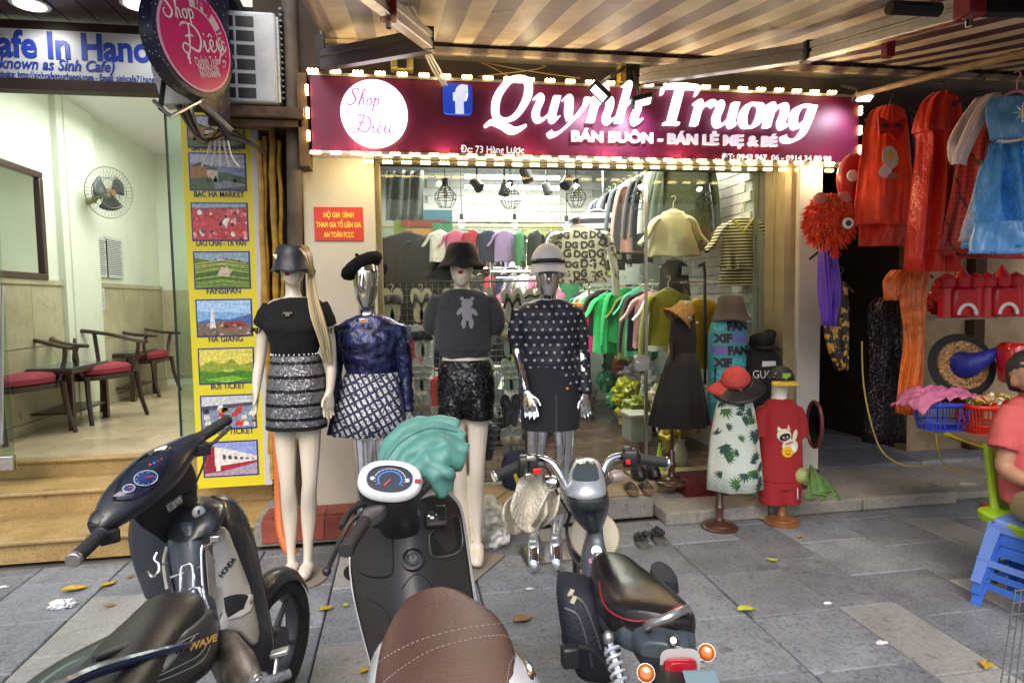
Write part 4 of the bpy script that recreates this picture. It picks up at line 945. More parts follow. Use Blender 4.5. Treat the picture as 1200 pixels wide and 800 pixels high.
def pendant(px, py, Y, lb, r=.085, lit=True):
 c = P(px, py, Y); t = thing('cage_pendant', lb, 'lamp', c, group='wire cage pendant lamps behind the shop glass')
 b = MB()
 prof = [(.2*r, .95*r), (.95*r, .1*r), (1.0*r, -.35*r), (.55*r, -1.1*r)]
 for i in range(8):
  a_ = 2*math.pi*i/8; b.tube([c+V(math.cos(a_)*q, math.sin(a_)*q, h) for q, h in prof], .0028, 4)
 for q, h in prof[1:]+[(.6*r, .52*r)]: b.tube([c+V(math.cos(t_)*q, math.sin(t_)*q, h) for t_ in [2*math.pi*i/8 for i in range(9)]], .0028, 4, caps=False)
 b.build('cage', M_blackm, t)
 MB().cyl(c+V(0, 0, .9*r), c+V(0, 0, 1.55*r), .024, n=10).build('socket', M_blackm, t)
 MB().tube([c+V(0, 0, 1.5*r), V(c.x, c.y, IZ1)], .005, 5).build('cord', M_cable, t)
 MB().ball(c+V(0, 0, .25*r), (.022, .022, .035), 10, 8).build('bulb', glassmat('bulb_glass', (.9, .85, .7), 1.5), t)
for i, (px, py) in enumerate(((522, 229), (598, 230), (675, 229), (749, 232), (827, 234))):
 pendant(px, py, 5.15, ('cage pendant above the blue and green wall display, leftmost of five', 'cage pendant in front of the bright tubes, second from the left', 'cage pendant above the wooden hanger, middle of five', 'cage pendant beside the glass door edge, fourth from the left', 'cage pendant above the striped set, rightmost of five')[i])
def trackspot(px, py, Y, lb, rz=0):
 c = P(px, py, Y); t = thing('track_spotlight', lb, 'lamp', c, group='black spotlights under the shop ceiling')
 d = V(.4*math.cos(rz), .4*math.sin(rz)-.5, -.6).normalized()
 MB().lathe([(.025, -.07), (.045, -.06), (.05, .05), (.04, .055)], c, 14, d).build('housing', M_black, t)
 MB().tube([c+V(0, 0, .0), c+V(0, 0, .1), V(c.x, c.y, IZ1)], .012, 6).build('stem', M_black, t)
for px, py, Y, lb, r_ in ((559, 217, 5.9, 'small black spotlight left of the bright tubes', 0), (591, 223, 6.0, 'black spotlight beside the second cage pendant', 2), (664, 214, 5.6, 'black spotlight just left of the middle cage pendant', 3), (641, 222, 6.6, 'small black spotlight right of the second cage pendant', 1), (617, 206, 5.2, 'flat black driver box under the glass header', 1)):
 trackspot(px, py, Y, lb, r_)
for i, (px, py) in enumerate(((541, 262), (603, 262), (664, 264))):
 c = P(px, py, 6.8); t = thing('bare_bulb', ('lit bare bulb above the bucket hat mannequin', 'lit bare bulb in the middle of the shop', 'lit bare bulb left of the wooden hanger')[i], 'lamp', c, group='lit bare bulbs inside the shop')
 MB().ball(c, .04, 12, 8).build('bulb', mat('lit_bulb', (1, 1, 1), .3, emis='#fff6dc', es=14), t)
 MB().cyl(c+V(0, 0, .035), c+V(0, 0, .10), .02, n=8).build('socket', M_black, t)
 MB().tube([c+V(0, 0, .1), V(c.x, c.y, IZ1)], .004, 5).build('cord', M_cable, t)
def shirt_mb(w=.22, h=.6, sl='long', flare=.02, th=.03, seed=0, waist=0, open_=False, sw=.055):
 b = MB(); rr = random.Random(seed); n = 28; rings = []
 zs_ = [(-.035, .055, .6), (-.044, .085, .8), (-.062, w*.6, .8), (-.082, w*.86, .9), (-.105, w*.99, 1), (-.19, w*.93, 1.1)]
 for i in range(7):
  f = (i+1)/7; zs_.append((-.19-(h-.19)*f, w*.93-waist*math.sin(f*math.pi*.6)+flare*f, 1.1+.3*f))
 for k, (z, rx, q) in enumerate(zs_):
  r = []
  am = .5*max(0, (-z-.10)/h)
  for i in range(n):
   t = 2*math.pi*i/n; x = math.cos(t)*rx; y = math.sin(t)*th*q*(1+am*3*noise.noise(V(x*22, z*2.0, seed)))
   y += am*.05*noise.noise(V(x*14, z*3, seed+9)); r.append(V(x, y, z-.02*am*math.sin(t*5+seed)))
  rings.append(r)
 b.loft(rings)
 if sl:
  L_ = .5 if sl == 'long' else .17
  for s_ in (-1, 1):
   pts = [V(s_*w*.72, 0, -.095), V(s_*w*1.02, 0, -.135), V(s_*(w*1.12+.03), .01, -.145-L_*.5), V(s_*(w*1.16+(.09 if sl != 'long' else .04)), .01, -.135-L_)]
   b.tube(pts, [sw*.9, sw*1.05, sw*.9, sw*.8], 10, 3, flat=.42)
 return b
def hanger_mb(w=.2, r=.006):
 b = MB(); b.tube([V(0, 0, -.02), V(0, 0, .03), V(.018, 0, .06), V(.008, 0, .085), V(-.016, 0, .078)], r*.6, 6, 3)
 b.tube([V(-w, 0, -.095), V(-w*.5, 0, -.055), V(0, 0, -.02), V(w*.5, 0, -.055), V(w, 0, -.095)], r*1.5, 6, 3); return b
M_hang = mat('ivory_hanger', (.6, .55, .42), .4); M_hangb = mat('black_hanger', (.02, .02, .02), .4); M_hangp = mat('pink_hanger', (.75, .3, .4), .4)
def place(b, M): b.v = [M @ p for p in b.v]; return b
def garment(name, lb, cat, org, rz, m, color=None, group=None, hang=M_hang, hw=None, tilt=0, scale=1, **kw):
 t = thing(name, lb, cat, org, 0, group)
 Mx = Matrix.Translation(Vector(org)) @ Matrix.Rotation(rz, 4, 'Z') @ Matrix.Rotation(tilt, 4, 'X') @ Matrix.Scale(scale, 4)
 o = place(shirt_mb(**kw), Mx).build('cloth_body', m, t, ang=60)
 if color is not None: o.color = (*(lin(color) if isinstance(color, str) else color), 1)
 if hang is not None: place(hanger_mb(hw or kw.get('w', .22)*.85), Mx).build('hanger', hang, t)
 return t, o, Mx
def striped(name, c1, c2, per, axis=2, duty=.5, rough=.8, dist=0):
 if name in MATS: return MATS[name]
 M = mat(name, c1, rough, bump=.2, bs=50); N, L, b = nodes_of(M)
 tc = N.new('ShaderNodeTexCoord'); sp = N.new('ShaderNodeSeparateXYZ'); L.new(tc.outputs['Object'], sp.inputs[0])
 a = N.new('ShaderNodeMath'); a.operation = 'MULTIPLY'; a.inputs[1].default_value = 1/per; L.new(sp.outputs[axis], a.inputs[0])
 f = N.new('ShaderNodeMath'); f.operation = 'FRACT'; L.new(a.outputs[0], f.inputs[0])
 g_ = N.new('ShaderNodeMath'); g_.operation = 'GREATER_THAN'; g_.inputs[1].default_value = duty; L.new(f.outputs[0], g_.inputs[0])
 mm = N.new('ShaderNodeMix'); mm.data_type = 'RGBA'; L.new(g_.outputs[0], mm.inputs[0]); mm.inputs[6].default_value = (*(lin(c1) if isinstance(c1, str) else c1), 1); mm.inputs[7].default_value = (*(lin(c2) if isinstance(c2, str) else c2), 1)
 L.new(mm.outputs[2], b.inputs['Base Color']); return M
ordw = ['nearest the glass', 'second from the glass', 'third from the glass', 'fourth from the glass', 'fifth from the glass', 'sixth from the glass', 'seventh from the glass', 'eighth from the glass', 'ninth from the glass', 'tenth from the glass', 'eleventh from the glass', 'twelfth from the glass', 'thirteenth from the glass', 'fourteenth from the glass']
def rail(name, lb, x, z, ya, yb):
 t = thing(name, lb, 'clothes rail', (x, ya, z)); MB().tube([V(x, ya, z), V(x, yb, z)], .014, 8).build('bar', M_chrome, t)
 for y in (ya+.05, yb-.05): MB().tube([V(x, y, z), V(x, y, IZ1)] if z > 2 else [V(x, y, z), V(IX1, y, z)], .008, 6).build('bracket', M_chrome, t)
rail('clothes_rail', 'upper chrome clothes rail along the right shop wall', 2.42, 2.83, 5.1, 7.6)
rail('clothes_rail', 'lower chrome clothes rail along the right shop wall', 2.40, 1.72, 5.2, 8.2)
up_c = [('olive', '#4a5238', 'checked jacket'), ('grey green', '#6a7468', 'coat'), ('light grey', '#b0b0aa', 'shirt'), ('dark denim', '#2a3038', 'jacket'), ('charcoal', '#2e2e32', 'coat'), ('grey denim', '#5c6068', 'overalls'), ('dusty pink', '#b88878', 'cardigan'), ('slate', '#454b54', 'coat'), ('black', '#18181c', 'jacket'), ('dark grey', '#3c3e44', 'coat'), ('white', '#d8d8d4', 'shirt'), ('navy', '#20263a', 'jacket'), ('ash grey', '#787c80', 'jacket'), ('smoke', '#55585c', 'coat')]
for i, (cn, c_, kd) in enumerate(up_c):
 y = 5.22+i*.17
 garment('hanging_'+kd.split()[-1], '%s %s on the upper rail of the shop, %s' % (cn, kd, ordw[i]), kd.split()[-1], (2.42+rg.uniform(-.02, .02), y, 2.80), rg.uniform(-.35, .1), M_cloth, c_, 'clothes on the upper rail', w=.22+rg.uniform(-.02, .03), h=.75+rg.uniform(-.1, .15), th=.05, seed=i)
garment('striped_sweater', 'black and white broad striped sweater at the left end of the upper rail', 'sweater', (2.05, 6.6, 2.55), -.3, striped('broad_stripes', (.7, .7, .68), (.03, .03, .035), .11), w=.26, h=.55, seed=33, sw=.08)
lo_c = [('olive yellow', '#8c8c2c', 'dress'), ('black and white', '#e0e0dc', 'dress'), ('blush pink', '#d8a0a0', 'shirt'), ('black', '#1c1c20', 'dress'), ('mint', '#50b088', 'shirt'), ('moss', '#6a7a30', 'shirt'), ('green', '#28b060', 'dress'), ('neon green', '#30d070', 'shirt'), ('black', '#202024', 'trousers'), ('hot pink', '#e81880', 'dress'), ('grass green', '#189850', 'dress'), ('white', '#dcdcd8', 'shirt'), ('teal', '#188878', 'dress'), ('charcoal', '#303034', 'dress')]
for i, (cn, c_, kd) in enumerate(lo_c):
 y = 5.4+i*.19
 garment('hanging_'+kd, '%s childrens %s on the lower rail of the shop, %s' % (cn, kd, ordw[i]), kd, (2.36+rg.uniform(-.05, .05)-(.12 if i > 6 else 0), y, 1.69+rg.uniform(-.02, .04)), rg.uniform(-.5, .1), M_cloth, c_, 'childrens clothes on the lower rail', w=.17+rg.uniform(-.02, .04), h=.6+rg.uniform(-.1, .15), th=.045, seed=i+50, sl='short' if i % 3 else 'long')
for k in range(16):
 x = .9+.1*k if k < 8 else 1.1+.1*(k-8)
 z = 1.75 if k < 8 else 1.15
 garment('hanging_shirt', 'small garment on the %s back rack, %s from the left' % (('upper', 'lower')[k//8], ['first', 'second', 'third', 'fourth', 'fifth', 'sixth', 'seventh', 'eighth'][k % 8]), 'shirt', (x+.35, 7.9, z), 1.3+rg.uniform(-.3, .3), M_cloth, rg.choice(['#b05878', '#d0ccc8', '#a89898', '#c0b8b0', '#30303a', '#8c5068', '#e0dcd0', '#b8a050']), 'clothes on the back rack', w=.15, h=.5, th=.04, seed=k+80, sl='short')
for z in (1.78, 1.18):
 t = thing('clothes_rail', ('upper' if z > 1.5 else 'lower')+' short clothes rail at the back of the shop', 'clothes rail', (1.2, 7.9, z)); MB().tube([V(1.15, 7.9, z+.08), V(2.2, 7.9, z+.08)], .012, 8).build('bar', M_chrome, t)
for k, (px, py, c_, lb) in enumerate(((478, 268, '#10151c', 'dark jacket clipped by a wooden hanger behind the chrome beret mannequin'), (505, 272, '#1a2028', 'dark trousers hanging right of the dark jacket at the left of the window'))):
 q = P(px, py, 6.0); garment('hanging_jacket', lb, 'jacket', q, .1, M_cloth, c_, hang=mat('wood_hanger', (.4, .2, .07), .4), w=.26, h=.85, th=.05, seed=k+200)
bnr = thing('wall_poster', 'colourful childrens poster hanging high at the left inside the shop', 'poster', P(500, 265, 6.4))
b = MB()
for (x0, x1, y0, y1, c_) in ((462, 530, 246, 290, '#5890a8'), (462, 475, 246, 290, '#88a030'), (470, 522, 258, 266, '#a04838'), (476, 508, 268, 276, '#d8a050'), (508, 530, 262, 290, '#48a070')):
 a, c = P(x0, y1, 6.4), P(x1, y0, 6.4); k_ = len(b.f)*.0015; b.bb((a.x, 6.4-k_, a.z), (c.x, 6.41-k_, c.z), c_)
b.build('print', M_print, bnr, smooth=False)
b = MB()
b.grid(lambda u, v: P(452+44*u, 200+58*v, 5.3)+V(0, .03*math.sin(u*26+v*2)+.02*math.sin(u*11), 0), 40, 8)
o = b.build('plastic_curtain', mat('grey_plastic_curtain', (.22, .26, .30), .25), None, thick=.003); tag(o, 'grey folded plastic curtain at the top left behind the glass', 'curtain')
def featured():
 t, o, Mx = garment('patterned_pullover', 'cream pullover with bold black double letter print on a wooden hanger', 'pullover', P(679, 262, 5.5), -.12, mat('cream_knit', (.55, .52, .42), .8, bump=.3, bs=60), hang=mat('wood_hanger', (.4, .2, .07), .4), w=.25, h=.52, th=.05, seed=5, sl='long', sw=.085)
 return t, o, Mx
def bvh_of(o):
 me = bpy.data.meshes.new_from_object(ev(o)) if o.modifiers else o.data
 w_ = wm(o); return BVHTree.FromPolygons([w_ @ v.co for v in me.vertices], [tuple(p.vertices) for p in me.polygons])
def decal(o_target, mesh_fn, m, parent, name='print', n=V(0, -1, 0), off=.003, mm=None, bvh=None, reach=.6):
 """lay flat print onto a body: project every vertex along n onto the target surface"""
 bvh = bvh or bvh_of(o_target); ob = mesh_fn
 w_ = wm(ob); inv = w_.inverted(); n = Vector(n).normalized()
 bm = bmesh.new(); bm.from_mesh(ob.data)
 bmesh.ops.triangulate(bm, faces=bm.faces)
 for it in range(3):
  lng = [e for e in bm.edges if e.calc_length() > .03]
  if lng: bmesh.ops.subdivide_edges(bm, edges=lng, cuts=1); bmesh.ops.triangulate(bm, faces=[f for f in bm.faces if len(f.verts) > 3])
 last = None; kill = []
 for v in bm.verts:
  p = w_ @ v.co; h = bvh.ray_cast(p+n*reach, -n, 2*reach)
  if h[0] is None: kill.append(v); continue
  v.co = inv @ (h[0]+n*off)
 bmesh.ops.delete(bm, geom=kill, context='VERTS'); bm.to_mesh(ob.data); bm.free(); return ob
def flat_text(s, size, m, parent, org, u=X3, v=Z3, off=0, name='print', width=None, align='CENTER', shear=0):
 return text(s, size, m, parent, org, u, v, 0, off, shear, align, name, width=width)
M_inkb = mat('black_ink', (.015, .015, .018), .6)
t, o, Mx = featured(); bv = bvh_of(o); base = P(679, 262, 5.5)
rl = random.Random(4)
for r in range(6):
 for c in range(5):
  x, z = -.3+c*.145+(.07 if r % 2 else 0), -.13-r*.085
  if abs(x) > .33: continue
  q = flat_text('DG', rl.choice((.085, .1, .075)), M_inkb, t, base+V(x, -.3, z), u=V(1, 0, rl.uniform(-.2, .2)+(-.6 if x > .2 else 0)), off=.004)
  decal(o, q, M_inkb, t, bvh=bv)
t, o, Mx = garment('blouse', 'pale yellow puff sleeve blouse on a hanger behind the door glass', 'blouse', P(789, 242, 4.98), -.2, mat('pale_yellow_cotton', (.78, .72, .42), .8, bump=.4, bs=30), w=.16, h=.40, flare=.08, th=.05, seed=9, sl='short', sw=.065)
for s_ in (-1, 1): MB().tube([Mx @ V(s_*.21, -.03, -.29), Mx @ V(s_*.25, -.02, -.275)], .008, 6).build('sleeve_trim', M_black, t)
MB().bb(P(800, 322, 4.93), P(809, 312, 4.94)).build('price_tag', M_paper, t)
t, o, Mx = garment('striped_shorts_set', 'yellow and black thin striped top and shorts set on a hanger', 'clothes set', P(869, 250, 4.98), -.25, striped('thin_stripes', (.78, .70, .38), (.02, .02, .025), .026, duty=.5), w=.17, h=.46, flare=.015, th=.05, seed=10, sl='short', sw=.075)
sh = MB()
for s_ in (-1, 1): sh.loft([ring(Mx @ V(s_*.075*q, 0, z), V(.105*q, 0, 0), V(0, .05, 0), 14, 2.5) for z, q in ((-.44, .85), (-.5, 1), (-.56, 1.1), (-.6, 1.12))])
sh.build('shorts', striped('thin_stripes', 0, 0, 1), t)
b = MB(); b.tube([Mx @ V(-.085, -.05, -.05), Mx @ V(-.03, -.055, -.12), Mx @ V(0, -.055, -.15), Mx @ V(.03, -.055, -.12), Mx @ V(.085, -.05, -.05)], .011, 6, 3); b.build('neck_trim', mat('yellow_trim', (.62, .5, .12), .6), t)
t, o, Mx = garment('yellow_shirt', 'mustard yellow shirt hanging behind the small mannequins', 'shirt', P(822, 345, 5.05), 0, M_cloth, '#c89a08', w=.2, h=.62, th=.05, seed=12, sl='long', sw=.06)
t, o, Mx = garment('dark_vest', 'dark plastic wrapped vest hanging below the pale blouse', 'vest', P(790, 300, 5.5), 0, mat('shiny_dark_wrap', (.03, .025, .02), .2, bump=.8, bs=12), w=.15, h=.36, th=.05, seed=14, sl=None)
rk = thing('wire_rack', 'black wire grid rack full of sandals behind the left shop glass', 'rack', P(540, 560, 5.12))
YK = 5.12
xa_, xb_ = P(446, 330, YK).x, P(632, 330, YK).x; zb_, zt2_ = P(540, 562, YK).z, P(540, 330, YK).z
b = MB(); b.tube([V(xa_, YK, zb_), V(xa_, YK, zt2_), V(xb_, YK, zt2_), V(xb_, YK, zb_)], .014, 6); b.build('frame', M_blackm, rk)
b = MB(); x = xa_
while x < xb_: b.tube([V(x, YK, zb_), V(x, YK, zt2_)], .0022, 4); x += .05
z = zb_
while z < zt2_: b.tube([V(xa_, YK, z), V(xb_, YK, z)], .0022, 4); z += .05
b.build('wire_grid', mat('rack_wire', (.25, .25, .25), .4, .7), rk)
SOLE = [(-.035, 0), (-.04, .06), (-.032, .12), (-.042, .18), (-.036, .23), (-.012, .255), (.018, .25), (.038, .22), (.042, .17), (.03, .11), (.036, .05), (.03, .0), (0, -.015)]
def sandal_pair(org, style, lb, c1, c2, group):
 t = thing('sandals', lb, 'sandals', org, 0, group)
 for s_ in (-1, 1):
  M_ = Matrix.Translation(Vector(org)) @ Matrix.Rotation(s_*rad(7), 4, 'Y') @ Matrix.Translation(V(s_*.047, 0, -.22))
  b = MB(); pts = [M_ @ V(x*s_, .0, z) for x, z in cr(SOLE+[SOLE[0]], 2)[:-1]]; b.prism(pts, V(0, .018, 0))
  so_ = b.build('sandal', M_cloth, t, ang=40); so_.color = (*lin(c1), 1)
  b = MB()
  if style == 0:
   for z0, z1 in ((.13, .2),):
    b.grid(lambda u, v: M_ @ V((u-.5)*.088, -.045*math.sin(u*math.pi)-.002, z0+(z1-z0)*v), 8, 2)
  elif style == 1:
   b.tube([M_ @ V(-.038, 0, .1), M_ @ V(-.015, -.03, .16), M_ @ V(0, -.01, .21), M_ @ V(.015, -.03, .16), M_ @ V(.038, 0, .1)], .009, 6, 3)
   b.ball(M_ @ V(0, -.03, .17), (.022, .012, .022), 10, 6)
  else:
   for k in range(3): b.tube([M_ @ V(-.04, 0, .08+k*.05), M_ @ V(0, -.035, .1+k*.05), M_ @ V(.04, 0, .08+k*.05)], .009, 6, 3)
  st2 = b.build('strap', M_cloth, t, thick=.004 if style == 0 else 0); st2.color = (*lin(c2), 1)
 b = MB(); b.tube([V(*org)+V(0, -.01, -.03), V(*org)+V(0, -.01, .02), V(*org)+V(.012, -.01, .045), V(*org)+V(0, -.01, .06), V(*org)+V(-.015, -.01, .05)], .004, 6, 3); b.build('hook', M_hang, t)
cols = [456, 492, 528, 566, 600, 628]
rows_ = [342, 384, 424, 466, 506]
st_n = ['slide', 'bow', 'strappy']
rw = ['top', 'second', 'third', 'fourth', 'bottom']; cw = ['first', 'second', 'third', 'fourth', 'fifth', 'sixth']
c_rows = [['#e8dcc0', '#ecdcc0', '#e8d8b8', '#d8d0c0', '#e0d8c8', '#e8e0cc'], ['#d8d0c0', '#dcdcd8', '#c8c8c4', '#d0c8bc', '#c8c8c8', '#e0dcc8'], ['#303034', '#d8dce0', '#c8c4c0', '#d4ccc0', '#c8d8d0', '#e8e0a8'], ['#202024', '#c8ccd0', '#282830', '#b8b8bc', '#303038', '#c8c0b8'], ['#28282c', '#202428', '#303034', '#303030', '#a8a8ac', '#282830']]
for r, py in enumerate(rows_):
 for c, px in enumerate(cols):
  q = P(px+rg.uniform(-3, 3), py, YK-.03); c1 = c_rows[r][c]; dark = lin(c1)[0] < .1
  sandal_pair(q, (r*2+c) % 3, '%s %s sandals on the wire rack, %s row, %s pair from the left' % ('black' if dark else 'pale', st_n[(r*2+c) % 3], rw[r], cw[c]), c1, rg.choice(['#202024', '#c8b8a0', '#e8e0d0', '#505058']) if not dark else '#404048', 'sandals hanging on the wire rack')
def lumpy(name, lb, cat, c, r, m, seed=0, amp=.25, color=None, n=(40, 26), fr=2.2, group=None, parent=None):
 b = MB(); c = Vector(c); rings = []
 for i in range(n[1]+1):
  t = math.pi*i/n[1]; row = []
  for j in range(n[0]):
   a_ = 2*math.pi*j/n[0]; d = V(math.sin(t)*math.cos(a_), math.sin(t)*math.sin(a_), -math.cos(t))
   k_ = .9+amp*noise.noise(d*fr*.6+V(seed, 0, 0))+amp*.55*(1-2.5*abs(noise.noise(d*fr*1.2+V(seed, 5, 0))))*(1+.2*(abs(d.x)+abs(d.y)))
   row.append(c+V(d.x*r[0]*k_, d.y*r[1]*k_, max(d.z*r[2]*k_, -r[2]*.92)))
  rings.append(row)
 b.loft(rings); o = b.build(name, m, parent, ang=50)
 if color: o.color = (*lin(color), 1)
 if lb: tag(o, lb, cat, group)
 return o
M_bag = mat('crinkled_plastic', rough=.25, attr='obj', bump=.9, bs=16)
for k, (px, py, Y, r, c_, lb) in enumerate(((679, 466, 7.6, (.2, .15, .28), '#b8b4b0', 'white plastic carrier bag standing on the floor at the back'), (662, 460, 7.7, (.12, .15, .25), '#4a4840', 'dark parcel beside the white carrier bag'), (737, 462, 6.4, (.16, .14, .16), '#a8a820', 'upper neon yellow wrapped parcel heap by the door edge'), (752, 480, 5.9, (.2, .14, .14), '#8c9438', 'lower neon yellow and clear parcel heap by the door edge'), (744, 440, 6.8, (.16, .14, .12), '#a8a0a8', 'clear wrapped grey parcel above the neon parcels'), (728, 430, 7.0, (.1, .12, .14), '#884830', 'rust red wrapped parcel behind the door handle'), (765, 458, 6.0, (.12, .1, .2), '#c0c4c8', 'silvery wrapped parcel right of the glass door edge'))):
 p = P(px, py, Y); lumpy('parcel', lb, 'parcel', p, r, M_bag, k, .35, c_, fr=3.5)
tk = thing('storage_box', 'translucent plastic storage box on the floor inside the door', 'box', P(748, 505, 5.4))
MB().box(P(746, 500, 5.5), (.2, .25, .22)).build('box_body', mat('milky_box', (.3, .32, .3), .3), tk, bevel=.01)
MB().box(P(746, 500, 5.5)+V(0, 0, .12), (.22, .27, .03)).build('lid', mat('box_lid', (.45, .43, .38), .4), tk, bevel=.006)
vs_ = P(797, 520, 5.05); vs_.z = SH_F
va = thing('flower_vase', 'vase of orange and dried flowers behind the black dress', 'vase', vs_)
MB().lathe([(.05, 0), (.07, .05), (.06, .13), (.035, .2), (.045, .23)], vs_, 16).build('vase', mat('pale_vase', (.5, .45, .35), .3), va)
b = MB(); f = MB(); rv = random.Random(3)
for i in range(34):
 d = V(rv.uniform(-.2, .15), rv.uniform(-.12, .12), rv.uniform(.08, .3)); e = vs_+V(0, 0, .2)+d
 b.tube([vs_+V(0, 0, .18), vs_+V(0, 0, .2)+d*.6, e], .003, 4)
 for k in range(3): f.ball(e+V(rv.uniform(-.02, .02), 0, rv.uniform(-.03, .03)), (.017, .012, .016), 6, 4, rv.choice(['#c84818', '#d86828', '#8a7030', '#607030', '#a08848', '#b83020']))
b.build('stems', mat('dry_stem', (.2, .16, .05), .8), va); f.build('blossoms', M_print, va)
cn = P(773, 530, 4.95); cn.z = SH_F
t = thing('neon_cone', 'small neon yellow cone on the threshold behind the glass', 'cone', cn)
MB().lathe([(.05, 0), (.045, .02), (.012, .2), (.01, .23)], cn, 16).build('cone', mat('neon_yellow', (.6, .8, .05), .5), t)
MB().box(cn+V(0, 0, .008), (.13, .13, .016)).build('foot', mat('neon_yellow'), t)
lb_ = P(838, 505, 5.0); t = thing('red_packet', 'red and gold hanging paper packet behind the small dummies', 'packet', lb_)
MB().box(lb_, (.1, .03, .32)).build('packet', mat('packet_red', (.5, .03, .02), .4), t, bevel=.01)
for k in range(4): MB().box(lb_+V(0, -.017, .1-k*.065), (.05, .004, .03)).build('gold_print', mat('gold_print', (.7, .4, .05), .3, .6), t)
OW = 'first second third fourth fifth sixth seventh eighth ninth tenth eleventh twelfth thirteenth fourteenth fifteenth sixteenth seventeenth'.split()
pal2 = [('cream', '#d8ccb0'), ('black', '#18181c'), ('pink', '#d06890'), ('white', '#e4e4e0'), ('red', '#b02838'), ('beige', '#b09878'), ('grey', '#70747c'), ('yellow', '#d8c040'), ('navy', '#202848'), ('green', '#3c8858'), ('lilac', '#a890c8'), ('brown', '#5c4030')]
for r, (z, Y, x0, n, sc_) in enumerate(((2.45, 8.4, .0, 15, .8), (1.95, 8.3, .1, 15, .8), (1.35, 7.0, -.1, 12, .8), (.85, 6.6, -.1, 12, .6), (2.25, 5.9, .35, 8, .55))):
 rail('clothes_rail', '%s clothes rail crossing the shop behind the sandals' % ('topmost', 'second', 'third', 'lowest', 'front')[r], x0, z+.09, Y, Y+.02) if False else None
 t = thing('clothes_rail', '%s cross rail of clothes behind the sandal rack' % ('topmost rear', 'second rear', 'middle', 'lowest', 'small front')[r], 'clothes rail', (x0, Y, z)); MB().tube([V(x0-.1, Y, z+.05), V(x0+n*.155, Y, z+.05)], .01, 6).build('bar', M_chrome, t)
 for i in range(n):
  cn, c_ = rg.choice(pal2)
  garment('hanging_garment', '%s garment on the %s cross rail, %s from the left' % (cn, ('topmost rear', 'second rear', 'middle', 'lowest', 'small front')[r], OW[i]), 'clothes', (x0+i*.15, Y+rg.uniform(-.05, .05), z), rg.uniform(.2, 1.3), M_cloth, c_, 'clothes on the cross rails', w=.2, h=.55, th=.04, seed=r*20+i, sl=rg.choice(('short', 'long', None)), scale=sc_)
for i in range(34):
 cn, c_ = rg.choice(pal2); r, c = divmod(i, 12)
 p = V(1.25+c*.1+rg.uniform(-.03, .03), 6.2+r*.35+rg.uniform(-.1, .1), SH_F+.12+rg.uniform(0, .08)) if i % 2 else V(2.45+rg.uniform(-.12, .2), 5.4+i*.075, SH_F+.14+rg.uniform(0, .5))
 if i % 2 and p.x > 1.55 and p.x < 2.2: p.x -= .9
 lumpy('bundle', '%s wrapped bundle heaped on the shop floor, %s' % (cn, '%s along the right wall' % OW[i//2] if not i % 2 else '%s in the middle heap' % OW[i//2]), 'bundle', p, (.10, .09, .13), M_bag, i+70, .4, c_, n=(24, 16), fr=3.5, group='wrapped bundles on the shop floor')
# ============================================================ MANNEQUINS
RH = V(CR.x, CR.y, 0).normalized(); FH = V(CF.x, CF.y, 0).normalized()
def pr(px, py, hw, dep, d, dd=0, n=20, e=2.2, tilt=0):
 c = W(px, py, d+dd); a = RH*(hw*d/FOC)
 if tilt: a = a+Z3*(hw*d/FOC*tilt)
 return ring(c, a, FH*dep, n, e)
def ptube(b, pts, d, n=10, k=3, flat=1.0, caps=True):
 """tube through (px, py, radius_px, depth offset)"""
 b.tube([W(x, y, d+o) for x, y, r, o in pts], [r*d/FOC for x, y, r, o in pts], n, k, caps, flat=flat)
def hand(b, wr, dr, side, fwd, s=1.0, curl=.25):
 """wr wrist, dr direction of the hand, side: towards the thumb, fwd: palm normal"""
 dr = dr.normalized(); side = (side-dr*side.dot(dr)).normalized(); pn = dr.cross(side)
 if pn.dot(fwd) < 0: pn = -pn
 b.loft([ring(wr+dr*h*s, side*w*s, pn*t*s, 12, 2.6) for h, w, t in ((-.01, .024, .020), (.02, .030, .018), (.05, .040, .016), (.08, .042, .014), (.092, .036, .011))])
 for i, (o, L_, r) in enumerate(((.031, .068, .0095), (.011, .078, .0098), (-.011, .072, .0095), (-.031, .056, .0085))):
  p = wr+dr*.080*s+side*o*s; q = p+dr*L_*.5*s+side*o*.12*s; e_ = q+dr*L_*.45*s*math.cos(curl)+pn*L_*.5*s*math.sin(curl*1.5)*(.7+.15*i)
  b.tube([p, q, e_], [r*s, r*.92*s, r*.68*s], 8, 3)
 b.tube([wr+dr*.018*s+side*.022*s, wr+dr*.05*s+side*.052*s+pn*.008*s, wr+dr*.088*s+side*.062*s+pn*.018*s], [.013*s, .011*s, .0085*s], 8, 3)
def fold(o, amp=.006, fr=(9, 9, 3), seed=0, w=None):
 me = o.data; w_ = wm(o)
 for v in me.vertices:
  p = w_ @ v.co; k_ = noise.noise(V(p.x*fr[0]+seed, p.y*fr[1], p.z*fr[2]))+.5*noise.noise(V(p.x*fr[0]*2.3, p.y*fr[1]*2, p.z*fr[2]*2.5+seed))
  v.co += v.normal*amp*k_
 me.update()
M_skin = mat('mannequin_cream', (.66, .58, .47), .3, coat=.3, var=.03)
M_lip = mat('red_lips', (.5, .02, .02), .3)
def body(t, m, d, head, neck, torso, legs, arms, hands, vox=.0065):
 b = MB()
 b.loft([pr(*r, d) for r in head]); b.loft([pr(*r, d) for r in neck]); b.loft([pr(*r, d) for r in torso])
 for L_ in legs: ptube(b, L_, d, 12, 4)
 for A in arms: ptube(b, A, d, 10, 4)
 o = b.build('body', m, t, remesh=vox)
 return o
